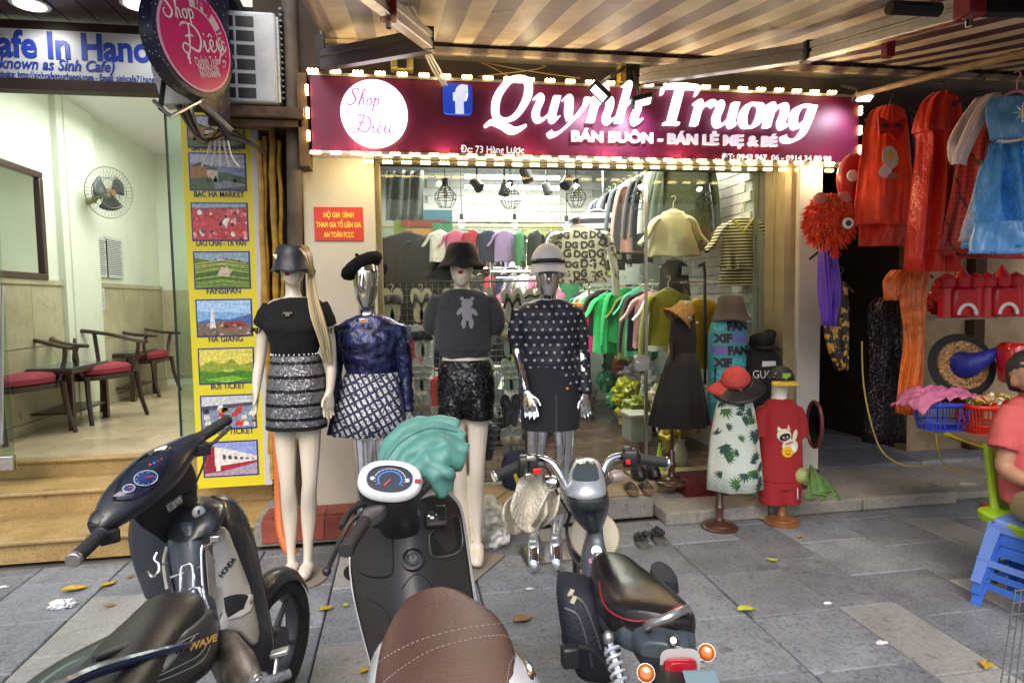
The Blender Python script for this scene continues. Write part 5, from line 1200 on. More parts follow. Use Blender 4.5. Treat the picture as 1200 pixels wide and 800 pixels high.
def foot(b, ank, d, side=0):
 """tiptoe foot from an ankle (px, py)"""
 a = W(ank[0], ank[1], d); tt = a-FH*.10+RH*side*.02; tt.z = .035
 b.tube([a, a.lerp(tt, .35)+FH*.03, a.lerp(tt, .75), tt], [.03, .034, .032, .018], 10, 3, flat=1.15)
def bucket_hat(t, m, px, ptop, pbrim, hw_top, hw_crown, hw_brim, d, drop=6, tiltx=0, lb=None):
 b = MB(); sd = noise
 rows = [(px, ptop, hw_top*.3), (px, ptop+.6, hw_top*.8), (px, ptop+3, hw_top*1.05), (px, (ptop+pbrim)/2, (hw_top+hw_crown)/2*1.05), (px, pbrim-6, hw_crown), (px, pbrim-4, hw_crown*1.03), (px, pbrim+2, (hw_crown+hw_brim)/2), (px, pbrim+drop, hw_brim)]
 rings = []
 for i, (x, y, h) in enumerate(rows):
  r = ring(W(x, y, d), RH*(h*d/FOC)+Z3*tiltx*h*d/FOC, FH*(h*1.12*d/FOC), 32, 2)
  if i >= 6: r = [p+V(0, 0, .007*math.sin(j*.9+i)+.004*math.sin(j*1.7)) for j, p in enumerate(r)]
  else: r = [p+(p-W(x, y, d))*.04*noise.noise(V(j*.4, i, px)) for j, p in enumerate(r)]
  rings.append(r)
 b.loft(rings, caps=False); b.face([j for j in range(32)])
 o = b.build('hat', m, t, thick=.004, ang=50); return o
def lips(t, px, py, d, dep, s=1.0):
 b = MB()
 for sx in (-1, 1): b.ball(W(px+sx*1.3*s, py-.7*s, d)-FH*dep, (.010*s, .008, .0055*s), 10, 6)
 b.ball(W(px, py+1.0*s, d)-FH*dep, (.014*s, .008, .006*s), 10, 6); b.build('lips', M_lip, t)
d = 3.72
m1_ = thing('mannequin', 'cream mannequin with long blonde hair, black bucket hat and silver striped skirt', 'mannequin', G(350, 677), group='mannequins in front of the shop window')
b = MB()
b.loft([pr(343, y, h, dp, d, o) for y, h, dp, o in ((334, 3, .02, -.05), (332, 6.5, .045, -.035), (327, 10.5, .075, -.015), (318, 13, .09, 0), (306, 14.5, .10, 0), (294, 13, .09, 0), (287, 6, .05, 0))])
b.ball(W(343, 314, d)-FH*.092, (.010, .014, .016), 8, 6)
b.loft([pr(x, y, h, dp, d, o) for x, y, h, dp, o in ((345, 356, 15, .06, .01), (344, 349, 9.5, .05, .01), (343, 340, 8, .045, .01), (343, 326, 8.5, .05, .01))])
b.loft([pr(x, y, h, dp, d) for x, y, h, dp in ((345, 348, 13, .05), (345, 351, 26, .06), (346, 357, 35, .07), (346, 368, 35, .09), (346, 385, 33, .115), (346, 400, 28, .10), (346, 414, 24, .085), (347, 435, 29, .1), (348, 460, 33, .12), (348, 482, 32, .115), (348, 495, 25, .08))])
for S_ in ([(335, 480, 15.5, 0), (335, 520, 12.5, 0), (337, 562, 9, -.02), (338, 578, 9, -.01), (340, 602, 9.5, .03), (341, 640, 5.5, .02), (342, 662, 5, .0)], [(361, 480, 15.5, 0), (363, 520, 12.5, 0), (363, 562, 9, -.02), (362, 578, 9, -.01), (362, 602, 9.5, .03), (361, 640, 5.5, .02), (360, 662, 5, 0)]):
 ptube(b, S_, d, 12, 4); foot(b, (S_[-1][0], S_[-1][1]-2), d)
for A in ([(313, 360, 8.5, 0), (309, 385, 8, .01), (306, 415, 6.5, .02), (302, 440, 6, 0), (300, 460, 4.3, -.03)], [(379, 360, 8.5, 0), (384, 385, 8, .01), (388, 415, 6.5, .02), (388, 440, 6, 0), (386, 462, 4.3, -.02)]): ptube(b, A, d, 10, 4)
hand(b, W(300, 458, d-.03), W(299, 480, d-.05)-W(300, 458, d-.03), RH*.6-FH, -RH, 1.0)
hand(b, W(386, 460, d-.02), W(385, 480, d-.03)-W(386, 460, d-.02), -RH*.6-FH, RH, 1.0)
b.build('body', M_skin, m1_, remesh=.0065)
lips(m1_, 343, 321.5, d, .088)
M_knit = mat('black_knit', (.014, .014, .016), .8, bump=1.0, bs=120, spec=.15)
b = MB()
b.loft([pr(x, y, h, dp, d) for x, y, h, dp in ((345, 349, 18, .06), (345, 352, 28, .07), (346, 358, 37, .08), (346, 368, 37, .10), (346, 385, 35.5, .132), (346, 400, 30, .112), (346, 414, 26.5, .098), (346, 417, 27, .10))])
for s_, A in ((-1, [(318, 358, 11, 0), (312, 370, 11.5, 0), (308, 382, 11.5, .01)]), (1, [(374, 358, 11, 0), (381, 370, 11.5, 0), (385, 382, 11, .01)])): ptube(b, A, d, 12, 3)
tp = b.build('knit_top', M_knit, m1_, remesh=.008); fold(tp, .010, (7, 7, 10), seed=1)
b = MB(); rf = random.Random(1)
for c in ((307.5, 384), (385, 384)):
 for i in range(18):
  a_ = i*math.pi*2/18; p = W(c[0], c[1], d+.01)+RH*math.cos(a_)*.056+FH*math.sin(a_)*.05
  b.tube([p, p+V(rf.uniform(-.01, .01), rf.uniform(-.01, .01), -.022-.012*rf.random())], [.006, .003], 5)
b.build('sleeve_frill', M_knit, m1_)
b = MB()
for i in range(15):
 a_ = math.pi+math.pi*(i+.5)/15; p = W(346, 414.5, d)+RH*math.cos(a_)*.136+FH*math.sin(a_)*.108; b.ball(p, (.0065, .006, .008), 6, 4)
b.build('waist_studs', M_chrome, m1_)
sp_ = MB(); q = W(345, 366, d)-FH*.115; sp_.box(q, (.05, .005, .008)); sp_.box(q+V(0, 0, -.012), (.022, .005, .012)); sp_.build('chest_badge', M_chrome, m1_)
def facet(M, sc, amt):
 N, L, bb = nodes_of(M); tc = N.new('ShaderNodeTexCoord'); v = N.new('ShaderNodeTexVoronoi'); v.inputs['Scale'].default_value = sc; L.new(tc.outputs['Object'], v.inputs[0])
 g_ = N.new('ShaderNodeNewGeometry'); o_ = []
 for op in ('SUBTRACT', 'SCALE', 'ADD', 'NORMALIZE'):
  n_ = N.new('ShaderNodeVectorMath'); n_.operation = op
  if o_: L.new(o_[-1].outputs[0], n_.inputs[0])
  o_.append(n_)
 L.new(v.outputs['Color'], o_[0].inputs[0]); o_[0].inputs[1].default_value = (.5, .5, .5); o_[1].inputs['Scale'].default_value = amt; L.new(g_.outputs['Normal'], o_[2].inputs[1]); L.new(o_[3].outputs[0], bb.inputs['Normal'])
def glitter_stripes():
 M = striped('glitter_stripes', (.008, .008, .009), (.17, .17, .185), .079, duty=.24, rough=.35); N, L, bb = nodes_of(M)
 facet(M, 150, .8); bb.inputs['Metallic'].default_value = .55
 return M
b = MB(); b.loft([pr(x, y, h, dp, d) for x, y, h, dp in ((347, 416, 26.5, .10), (347, 422, 29.5, .11), (348, 440, 32.5, .125), (348, 465, 35, .135), (348, 485, 35, .135), (348, 499, 34.5, .13))])
sk = b.build('striped_skirt', glitter_stripes(), m1_, ang=60)
b = MB(); b.loft([pr(x, y, h, dp, d) for x, y, h, dp in ((348, 496, 35, .134), (348, 500.5, 35, .134))]); b.build('skirt_hem', M_knit, m1_)
M_hatn = mat('navy_nylon', (.012, .014, .024), .45, bump=.5, bs=12)
h1 = bucket_hat(m1_, M_hatn, 343, 287, 313, 17, 20, 25.5, d, 6)
b = MB(); q = W(329.5, 301.5, d)-FH*.085-RH*.0; b.poly([q+RH*-.017+Z3*.011, q+RH*.017+Z3*.011, q-Z3*.016]); b.build('triangle_badge', M_chrome, m1_, thick=.003, smooth=False)
b = MB()
for i in range(120):
 u_1, u_2 = rf.uniform(-1, 1), rf.uniform(-1, 1); col = rf.choice(['#b0a080', '#8c7c60', '#c8b890', '#706450', '#a09880'])
 b.tube([W(364+u_1*3, 316+u_2*2, d+.02*u_2), W(366+u_1*5, 345, d-.02+.03*u_2), W(372+u_1*7, 372, d-.08+.03*u_2), W(380+u_1*6, 398, d-.07+.02*u_2), W(384+u_1*4.5, 418+rf.random()*8, d-.04)], [.004, .0055, .0055, .005, .002], 4, 3, col=col)
b.build('long_hair', mat('hair_strands', rough=.35, attr='col'), m1_)
b = MB()
for i in range(26):
 u_1 = rf.uniform(-1, 1); b.tube([W(352+u_1*7, 288, d-.05), W(360+u_1*5, 296, d-.09), W(364+u_1*3, 310, d-.085), W(366+u_1*3, 322, d-.05)], .004, 4, 3, col=rf.choice(['#a08850', '#6c5c3c', '#b89860', '#3c3428']))
b.build('hair_lock', mat('hair_strands'), m1_)
MB().cyl(G(350, 678), G(350, 678)+V(0, 0, .012), .165, n=40).build('base_disc', mat('grey_base', (.22, .20, .17), .5), m1_, bevel=.003)
d = 3.9
m2_ = thing('mannequin', 'chrome faced mannequin with black beret, navy shimmer top and monogram skirt', 'mannequin', G(435, 668), group='mannequins in front of the shop window')
M_mchr = mat('mannequin_chrome', (.75, .76, .78), .1, 1, bump=.04, bs=9)
b = MB()
b.loft([pr(429, y, h, dp, d, o) for y, h, dp, o in ((363, 3, .03, -.04), (359, 7, .06, -.03), (350, 11, .085, -.01), (335, 14, .1, 0), (318, 15, .105, 0), (305, 12, .09, 0), (298, 5, .04, 0))])
b.tube([W(429, 318, d)-FH*.095, W(429, 336, d)-FH*.115, W(429, 341, d)-FH*.09], [.006, .012, .008], 8, 2)
b.loft([pr(x, y, h, dp, d, o) for x, y, h, dp, o in ((431, 379, 15, .06, .01), (430, 368, 10, .05, .01), (430, 352, 9.5, .05, .01))])
b.loft([pr(x, y, h, dp, d) for x, y, h, dp in ((432, 372, 14, .05), (432, 376, 30, .06), (433, 384, 38, .075), (433, 400, 35, .11), (434, 420, 29, .1), (435, 438, 27, .09), (435, 460, 32, .11), (436, 495, 34, .12), (437, 512, 25, .08))])
for S_ in ([(424, 495, 15, 0), (426, 530, 12, 0), (427, 575, 9, 0), (427, 610, 9, .03), (427, 645, 5.5, 0)], [(450, 495, 15, 0), (452, 530, 12, 0), (451, 575, 9, 0), (449, 610, 9, .03), (448, 645, 5.5, 0)]):
 ptube(b, S_, d, 12, 4); foot(b, (S_[-1][0], S_[-1][1]), d)
for A in ([(400, 385, 8, 0), (394, 430, 7, .02), (393, 475, 4.4, -.02)], [(467, 385, 8, 0), (475, 430, 7, .02), (478, 478, 4.4, -.02)]): ptube(b, A, d, 10, 4)
hand(b, W(393, 474, d-.02), Z3*-1+RH*.05, RH-FH*.6, -FH, .95); hand(b, W(478, 478, d-.02), Z3*-1, -RH-FH*.4, -FH, .95)
b.build('body', M_mchr, m2_, remesh=.0065)
M_vel = mat('navy_shimmer', (.016, .02, .075), .25, .35, bump=1, bs=26, var=.9, vs=24)
b = MB()
b.loft([pr(x, y, h, dp, d) for x, y, h, dp in ((431, 370, 13, .06), (432, 374, 26, .07), (433, 381, 39, .085), (433, 400, 37, .125), (434, 420, 31.5, .115), (435, 436, 29, .1), (435, 444, 31, .11))])
for A in ([(402, 383, 10.5, 0), (396, 405, 10.5, .01), (393, 430, 9, .02), (392, 475, 7, -.02)], [(464, 383, 10.5, 0), (471, 405, 10.5, .01), (475, 430, 9, .02), (478, 482, 7, -.02)]): ptube(b, A, d, 12, 4)
tp = b.build('shimmer_top', M_vel, m2_, remesh=.008); fold(tp, .012, (8, 8, 11), seed=4)
q = W(432, 375, d)-FH*.13; MB().box(q, (.055, .008, .026)).build('chest_badge', mat('badge_silver', (.7, .7, .72), .3, .8), m2_, bevel=.003); MB().box(q-FH*.006, (.036, .004, .013)).build('badge_stripe', mat('badge_orange', (.7, .2, .03), .4), m2_)
def mono():
 M = mat('monogram_cloth', (.5, .5, .5), .75); N, L, bb = nodes_of(M)
 tc = N.new('ShaderNodeTexCoord'); mp = N.new('ShaderNodeMapping'); mp.inputs['Rotation'].default_value = (0, rad(28), 0); L.new(tc.outputs['Object'], mp.inputs[0])
 sp = N.new('ShaderNodeSeparateXYZ'); L.new(mp.outputs[0], sp.inputs[0]); outs = []
 for ax_, per, dt in ((0, .034, .42), (2, .052, .25)):
  a = N.new('ShaderNodeMath'); a.operation = 'MULTIPLY'; a.inputs[1].default_value = 1/per; L.new(sp.outputs[ax_], a.inputs[0])
  f = N.new('ShaderNodeMath'); f.operation = 'FRACT'; L.new(a.outputs[0], f.inputs[0]); g_ = N.new('ShaderNodeMath'); g_.operation = 'GREATER_THAN'; g_.inputs[1].default_value = dt; L.new(f.outputs[0], g_.inputs[0]); outs.append(g_)
 mu = N.new('ShaderNodeMath'); mu.operation = 'MULTIPLY'; L.new(outs[0].outputs[0], mu.inputs[0]); L.new(outs[1].outputs[0], mu.inputs[1])
 nz = N.new('ShaderNodeTexNoise'); nz.inputs['Scale'].default_value = 90; L.new(tc.outputs['Object'], nz.inputs[0])
 m2 = N.new('ShaderNodeMath'); m2.operation = 'GREATER_THAN'; m2.inputs[1].default_value = .45; L.new(nz.outputs[0], m2.inputs[0])
 m3 = N.new('ShaderNodeMath'); m3.operation = 'MULTIPLY'; L.new(mu.outputs[0], m3.inputs[0]); L.new(m2.outputs[0], m3.inputs[1])
 mm = N.new('ShaderNodeMix'); mm.data_type = 'RGBA'; L.new(m3.outputs[0], mm.inputs[0]); mm.inputs[6].default_value = (.02, .025, .07, 1); mm.inputs[7].default_value = (.62, .62, .62, 1); L.new(mm.outputs[2], bb.inputs['Base Color']); return M
def skirt(t, rows, d, m, name, ruff=.0, nf=9, seed=0, thick=.004):
 rings = []
 for i, (x, y, h, dp) in enumerate(rows):
  c = W(x, y, d); f_ = i/(len(rows)-1); r = []
  for j in range(72):
   a_ = 2*math.pi*j/72; k_ = 1+ruff*f_*(math.sin(a_*nf+seed)+.4*math.sin(a_*nf*1.7+seed*2))
   r.append(c+RH*(math.cos(a_)*h*d/FOC*k_)+FH*(math.sin(a_)*dp*k_))
  rings.append(r)
 b = MB(); b.loft(rings, caps=False); return b.build(name, m, t, thick=thick, ang=80)
skirt(m2_, [(435, 436, 30, .105), (435, 455, 36, .125), (434, 480, 41.5, .145), (433, 507, 45.5, .16)], d, mono(), 'monogram_skirt', .035, 7)
for x0, x1, x2 in ((403, 396, 388.5), (466, 474, 478.5)):
 b = MB(); b.tube([W(x0, 440, d)-FH*.06, W(x1, 470, d)-FH*.07, W(x2, 507, d)-FH*.06], [.012, .016, .02], 8, flat=.6); b.build('skirt_panel', mat('navy_panel', (.012, .015, .05), .6), m2_)
b = MB(); R = Matrix.Rotation(rad(9.6), 3, 'Z') @ Matrix.Rotation(rad(-24), 3, 'Y')
c = W(424, 311, d+.02); rings = []
for z, r in ((-.035, .075), (-.04, .10), (-.01, .135), (.02, .14), (.045, .12), (.06, .07), (.064, .01)):
 rings.append([c+R @ V(math.cos(t_)*r*(1+.06*noise.noise(V(math.cos(t_)*2, math.sin(t_)*2, z*9))), math.sin(t_)*r*.95, z-.35*max(0, -math.cos(t_))*r*.5) for t_ in [2*math.pi*i/28 for i in range(28)]])
b.loft(rings); b.ball(c+R @ V(.0, 0, .068), .012, 8, 6)
b.build('beret', mat('black_felt', (.008, .008, .009), .95, bump=.6, bs=90, spec=.1), m2_, ang=60)
MB().cyl(G(437, 668), G(437, 668)+V(0, 0, .01), .17, n=32).build('base_disc', M_glassg, m2_)
d = 3.85
m3_ = thing('mannequin', 'cream mannequin with black bucket hat, grey bear sweater and sequin shorts', 'mannequin', G(560, 668), group='mannequins in front of the shop window')
b = MB()
b.loft([pr(541, y, h, dp, d, o) for y, h, dp, o in ((335, 3, .02, -.05), (332, 7, .045, -.035), (326, 11, .075, -.015), (316, 13.5, .09, 0), (304, 14.5, .10, 0), (292, 12.5, .09, 0), (285, 6, .05, 0))])
b.ball(W(541, 311, d)-FH*.092, (.010, .014, .016), 8, 6)
b.loft([pr(x, y, h, dp, d, o) for x, y, h, dp, o in ((543, 348, 17, .06, .01), (542, 342, 10, .05, .01), (541, 334, 9, .045, .01), (541, 324, 9, .05, .01))])
b.loft([pr(x, y, h, dp, d) for x, y, h, dp in ((543, 340, 13, .05), (543, 344, 28, .06), (543, 352, 32, .07), (543, 370, 30, .1), (543, 395, 26, .09), (544, 415, 25, .085), (545, 440, 31, .11), (546, 465, 32, .115), (546, 482, 24, .08))])
for S_ in ([(531, 465, 15.5, 0), (533, 500, 12.5, 0), (538, 548, 9, -.02), (541, 585, 9, .03), (546, 622, 5.5, .02), (548, 642, 5, 0)], [(560, 465, 15.5, 0), (560, 500, 12.5, 0), (559, 548, 9.2, -.02), (558, 585, 9.5, .03), (559, 622, 5.5, .02), (560, 640, 5, 0)]):
 ptube(b, S_, d, 12, 4); foot(b, (S_[-1][0], S_[-1][1]-2), d)
for A in ([(513, 352, 8, 0), (510, 378, 7.5, .03), (512, 392, 6.5, .07), (520, 410, 5, .16), (530, 425, 4, .18)], [(574, 352, 8, 0), (578, 378, 7.5, .03), (577, 392, 6.5, .07), (568, 410, 5, .16), (558, 425, 4, .18)]): ptube(b, A, d, 10, 4)
hand(b, W(530, 425, d+.18), RH+Z3*-.5, Z3, FH, .9); hand(b, W(558, 425, d+.18), -RH+Z3*-.5, Z3, FH, .9)
b.build('body', M_skin, m3_, remesh=.0065)
lips(m3_, 541, 319.5, d, .09)
M_swt = mat('charcoal_knit', (.036, .038, .045), .9, bump=1, bs=110, var=.15, vs=60, sheen=.15)
b = MB()
b.loft([pr(x, y, h, dp, d) for x, y, h, dp in ((542.5, 339, 15, .065), (543, 341.5, 24, .07), (543, 347, 32, .085), (543, 358, 34, .11), (543, 380, 32.5, .13), (543, 400, 33.5, .13), (544, 409, 32.5, .125), (544, 413, 29, .11), (544, 418, 28, .10))])
for A in ([(517, 350, 11, 0), (510, 362, 12, .01), (507, 378, 12, .025), (508, 389, 10.5, .05)], [(569, 350, 11, 0), (577, 362, 12, .01), (580, 378, 12, .025), (579, 389, 10.5, .05)]): ptube(b, A, d, 12, 3)
tp = b.build('bear_sweater', M_swt, m3_, remesh=.008); fold(tp, .011, (7, 7, 8), seed=7); bv = bvh_of(tp)
M_rh = mat('rhinestone_print', (.38, .38, .42), .35, .3, bump=1, bs=220)
def disc_mesh(parent, pts, m, name, org, col=None):
 """flat outline (metres, x right, z up) in the plane facing the camera"""
 b = MB(); b.poly([org+RH*x+Z3*z for x, z in pts], col); return b.build(name, m, parent, smooth=False)
def ell(cx, cz, rx, rz__, n=18, rot=0): return [(cx+math.cos(t_)*rx*math.cos(rot)-math.sin(t_)*rz__*math.sin(rot), cz+math.cos(t_)*rx*math.sin(rot)+math.sin(t_)*rz__*math.cos(rot)) for t_ in [2*math.pi*i/n for i in range(n)]]
o0 = W(549, 366, d)-FH*.4
for i, e_ in enumerate((ell(0, .055, .034, .028), ell(-.03, .083, .012, .012), ell(.03, .083, .012, .012), ell(0, -.005, .03, .042), ell(-.04, .012, .013, .03, rot=-.7), ell(.04, .005, .013, .03, rot=.7), ell(-.02, -.062, .014, .03), ell(.024, -.06, .014, .032))):
 q = disc_mesh(m3_, e_, M_rh, 'bear_print', o0); decal(tp, q, M_rh, m3_, bvh=bv, n=-FH, off=.004+.0004*i)
def seq_mat(name, col):
 M = mat(name, col, .22, .5, bump=0); N, L, bb = nodes_of(M); tc = N.new('ShaderNodeTexCoord'); facet(M, 85, .6); return M
b = MB(); b.loft([pr(x, y, h, dp, d) for x, y, h, dp in ((545, 421, 28, .105), (545, 428, 31, .115), (546, 445, 33.5, .13), (546, 465, 34, .13), (546, 472, 33, .12))])
for x, x2 in ((531, 530), (561, 562)): b.loft([pr(x, y, h, dp, d) for x, y, h, dp in ((x, 450, 16, .11), (x, 472, 17, .125), (x2, 490, 17, .118))])
b.ball(W(546, 476, d), (.06, .105, .055)); sh_ = b.build('sequin_shorts', seq_mat('black_sequins', (.012, .012, .014)), m3_, remesh=.008); fold(sh_, .005, seed=2)
bucket_hat(m3_, mat('black_cotton_hat', (.010, .011, .013), .7, bump=.5, bs=14, spec=.25), 541, 284, 307, 14.5, 20, 28, d, 7)
a = G(548, 682); b = MB(); b.prism([G(548, 690, 0)+V(0, 0, .004), G(592, 652, 0)+V(0, 0, .004), G(560, 648, 0)+V(0, 0, .004), G(530, 655)+V(0, 0, .004), G(518, 680)+V(0, 0, .004)], V(0, 0, .009)); b.build('base_plate', mat('grey_base'), m3_, smooth=False)
d = 3.78
m4_ = thing('mannequin', 'chrome mannequin with white cap, black dotted top and black denim skirt', 'mannequin', G(640, 652), group='mannequins in front of the shop window')
b = MB()
b.loft([pr(642, y, h, dp, d, o) for y, h, dp, o in ((349, 3, .03, -.04), (345, 8, .06, -.03), (336, 12, .085, -.01), (322, 15, .1, 0), (306, 16, .105, 0), (294, 12, .09, 0), (289, 5, .04, 0))])
b.tube([W(642, 318, d)-FH*.095, W(642, 328, d)-FH*.113, W(642, 332, d)-FH*.09], [.006, .012, .008], 8, 2)
b.loft([pr(x, y, h, dp, d, o) for x, y, h, dp, o in ((643, 364, 17, .06, .01), (642, 352, 10, .05, .01), (642, 338, 9.5, .05, .01))])
b.loft([pr(x, y, h, dp, d) for x, y, h, dp in ((643, 353, 14, .05), (643, 358, 30, .06), (643, 366, 38, .075), (643, 385, 35, .11), (643, 408, 29, .1), (644, 425, 27, .09), (645, 450, 31, .11), (645, 482, 32, .115), (645, 500, 24, .08))])
for S_ in ([(631, 485, 14.5, 0), (629, 520, 12, 0), (629, 570, 8.5, -.02), (628, 600, 9, .03), (625, 632, 5.5, .0)], [(659, 485, 14.5, 0), (661, 520, 12, 0), (658, 570, 8.5, -.02), (655, 600, 9, .03), (651, 628, 5.5, 0)]):
 ptube(b, S_, d, 12, 4); foot(b, (S_[-1][0], S_[-1][1]), d)
for A in ([(610, 368, 8, 0), (606, 400, 7, .02), (608, 420, 6, 0), (614, 445, 5.2, -.10), (618, 462, 4.2, -.145)], [(675, 368, 8, 0), (681, 405, 7, .02), (684, 440, 6, 0), (685, 464, 4.3, -.02)]): ptube(b, A, d, 10, 4)
hand(b, W(618, 460, d-.145), W(622, 480, d-.16)-W(618, 460, d-.145), RH-FH*.3, -FH, 1.05); hand(b, W(685, 462, d-.02), Z3*-1+RH*.05, -RH-FH*.5, -FH, .95)
b.build('body', M_mchr, m4_, remesh=.0065)
def dots():
 M = mat('dotted_cloth', (.01, .012, .025), .55, bump=.4, bs=20); N, L, bb = nodes_of(M)
 tc = N.new('ShaderNodeTexCoord'); sp = N.new('ShaderNodeSeparateXYZ'); L.new(tc.outputs['Object'], sp.inputs[0])
 def m_(op, a, v=None, b2=None):
  n_ = N.new('ShaderNodeMath'); n_.operation = op; L.new(a, n_.inputs[0])
  if v is not None: n_.inputs[1].default_value = v
  if b2 is not None: L.new(b2, n_.inputs[1])
  return n_.outputs[0]
 zz = m_('MULTIPLY', sp.outputs[2], 1/.044); row = m_('MULTIPLY', m_('FLOOR', zz), .5); xx = m_('ADD', m_('MULTIPLY', sp.outputs[0], 1/.044), None, row)
 fx = m_('ABSOLUTE', m_('SUBTRACT', m_('FRACT', xx), .5)); fz = m_('ABSOLUTE', m_('SUBTRACT', m_('FRACT', zz), .5))
 g_ = m_('LESS_THAN', m_('MAXIMUM', fx, None, fz), .15)
 mm = N.new('ShaderNodeMix'); mm.data_type = 'RGBA'; L.new(g_, mm.inputs[0]); mm.inputs[6].default_value = (.01, .012, .025, 1); mm.inputs[7].default_value = (.45, .45, .5, 1); L.new(mm.outputs[2], bb.inputs['Base Color']); return M
b = MB()
b.loft([pr(x, y, h, dp, d) for x, y, h, dp in ((643, 351, 17, .065), (643, 355, 28, .07), (643, 363, 38.5, .09), (643, 385, 36.5, .125), (643, 408, 32, .115), (645, 430, 32, .11), (648, 450, 33, .12), (648, 456, 30, .11))])
for A in ([(612, 365, 10.5, 0), (606, 385, 10.5, .01), (606, 408, 8.5, .015)], [(674, 365, 10.5, 0), (680, 385, 10, .01), (683, 410, 8.5, .02), (685, 440, 7, .0), (686, 461, 6.5, -.02)]): ptube(b, A, d, 12, 4)
tp = b.build('dotted_top', dots(), m4_, remesh=.008); fold(tp, .014, (8, 8, 10), seed=11)
b = MB(); b.loft([pr(x, y, h, dp, d) for x, y, h, dp in ((645, 428, 31, .108), (645, 445, 33, .122), (645, 470, 34, .13), (645, 492, 34, .13), (645, 501, 33.5, .128))])
sk = b.build('denim_skirt', mat('black_denim', (.014, .016, .024), .8, bump=.5, bs=160), m4_); 
MB().tube([W(650, 458, d)-FH*.131, W(650, 480, d)-FH*.134, W(650, 500, d)-FH*.131], .0025, 4).build('skirt_seam', mat('grey_thread', (.12, .12, .14), .8), m4_)
b = MB(); q = W(663, 452, d)-FH*.12; b.poly([q+Z3*.015, q+RH*.014, q-Z3*.015, q-RH*.014]); b.build('gold_tag', mat('gold', (.7, .35, .05), .25, .9), m4_, thick=.003)
c = W(642, 310, d); b = MB(); rings = []
for i in range(9):
 t_ = math.pi/2*i/8; rings.append(ring(c+Z3*(.125*math.sin(t_)+.0), RH*(.098*math.cos(t_)+.001), FH*(.112*math.cos(t_)+.001), 28))
b.loft(rings, caps=False); b.build('cap', mat('white_cap_cloth', (.75, .75, .79), .7, bump=.3, bs=40), m4_, thick=.004)
b = MB(); b.grid(lambda u, v: c+RH*(math.sin((u-.5)*2.5)*(.098+.02*v))-FH*(math.cos((u-.5)*2.5)*(.10+.09*v*math.cos((u-.5)*1.6)))+Z3*(-.0-.045*v-.03*v*(2*u-1)**2), 16, 6)
b.build('cap_bill', mat('white_cap_cloth'), m4_, thick=.005)
MB().loft([ring(c+Z3*z, RH*.101, FH*.115, 28) for z in (.004, .03)], caps=False).build('cap_band', mat('black_band', (.015, .015, .02), .4), m4_, thick=.003)
b = MB(); b.prism([G(x, y)+V(0, 0, .003) for x, y in ((604, 640), (668, 632), (702, 652), (617, 664))], V(0, 0, .008)); b.build('base_plate', mat('mirror_plate', (.45, .46, .46), .12, .9), m4_, smooth=False)
# ============================================================ DRESS FORMS AND SMALL GOODS
M_bronze = mat('bronze_wood', (.07, .03, .018), .3, coat=.4, var=.2)
M_light = mat('varnished_wood', (.26, .10, .03), .3, coat=.4, var=.25, vs=15)
def stand(t, base, ztop, m, r=.115, rod=M_black, zr=.26):
 MB().lathe([(r, 0), (r*1.02, .012), (r*.95, .022), (r*.8, .026), (r*.78, .036), (r*.35, .045), (.03, .055)], base, 32).build('base', m, t, ang=40)
 MB().lathe([(.028, .05), (.033, .06), (.024, .08), (.026, .12), (.034, .15), (.024, .165), (.024, zr-.02), (.014, zr)], base, 20).build('turned_column', m, t, ang=40)
 MB().cyl(base+V(0, 0, zr-.01), V(base.x, base.y, ztop), .011, n=10).build('rod', rod, t)
def frows(rows, d, n=24, e=2.2): return [pr(x, y, h, dp, d, 0, n, e) for x, y, h, dp in rows]
bs_ = G(787, 566, SH_F+.02); d = (bs_-CC).dot(CF)
t = thing('dress_form', 'small dress form in a sleeveless black dress with golden crochet hat', 'dress form', bs_, group='small dress forms by the shop door')
stand(t, bs_, W(795, 400, d).z, M_bronze)
MB().loft(frows([(800, 372, 6, .03), (800, 376, 14, .05), (800, 384, 15, .07), (800, 400, 16, .08), (800, 414, 15, .075)], d)).build('bodice', mat('black_cotton', (.012, .012, .013), .85, bump=.3, bs=40, sheen=.06), t)
for s_ in (-1, 1): MB().tube([W(800+s_*11, 378, d)-FH*.04, W(800+s_*12, 366, d)-FH*.01, W(800+s_*10, 360, d)+FH*.02], .012, 6, 3, flat=.5).build('strap', mat('black_cotton'), t)
skirt(t, [(800, 413, 15, .078), (799, 430, 20, .1), (797, 465, 28, .14), (796, 498, 33.5, .165)], d, mat('black_cotton'), 'dress_skirt', .07, 8, 2)
MB().loft(frows([(805, 392, 7, .04), (804, 378, 9, .045), (803, 366, 6, .035), (803, 352, 7, .04)], d+.0)).build('neck', M_skin, t)
b = MB(); R = Matrix.Rotation(rad(42), 3, 'Y'); c = W(800, 366, d); rings = []
for z, r in ((.075, .01), (.072, .045), (.05, .068), (.0, .078), (-.035, .088), (-.075, .125)):
 rings.append([c+R @ V(math.cos(a_)*r*(1+(.07*math.sin(a_*9) if r > .1 else 0)), math.sin(a_)*r, z) for a_ in [2*math.pi*i/40 for i in range(40)]])
b.loft(rings, caps=False); b.build('crochet_hat', mat('golden_crochet', (.42, .24, .07), .9, bump=1.5, bs=60, var=.4, vs=60), t, thick=.008)
for px, py in ((804, 355), (817, 378), (808, 372)): 
 q = W(px, py, d-.09); MB().ball(q, (.011, .004, .011), 8, 5).build('flower_button', mat('cream_button', (.7, .6, .45), .5), t)
bs_ = G(838, 563, SH_F+.02); d = (bs_-CC).dot(CF)
t = thing('dress_form', 'small dress form in blue lettered vest with brown bucket hat, behind the palm dress', 'dress form', bs_, group='small dress forms by the shop door')
stand(t, bs_, W(852, 430, d).z, M_bronze)
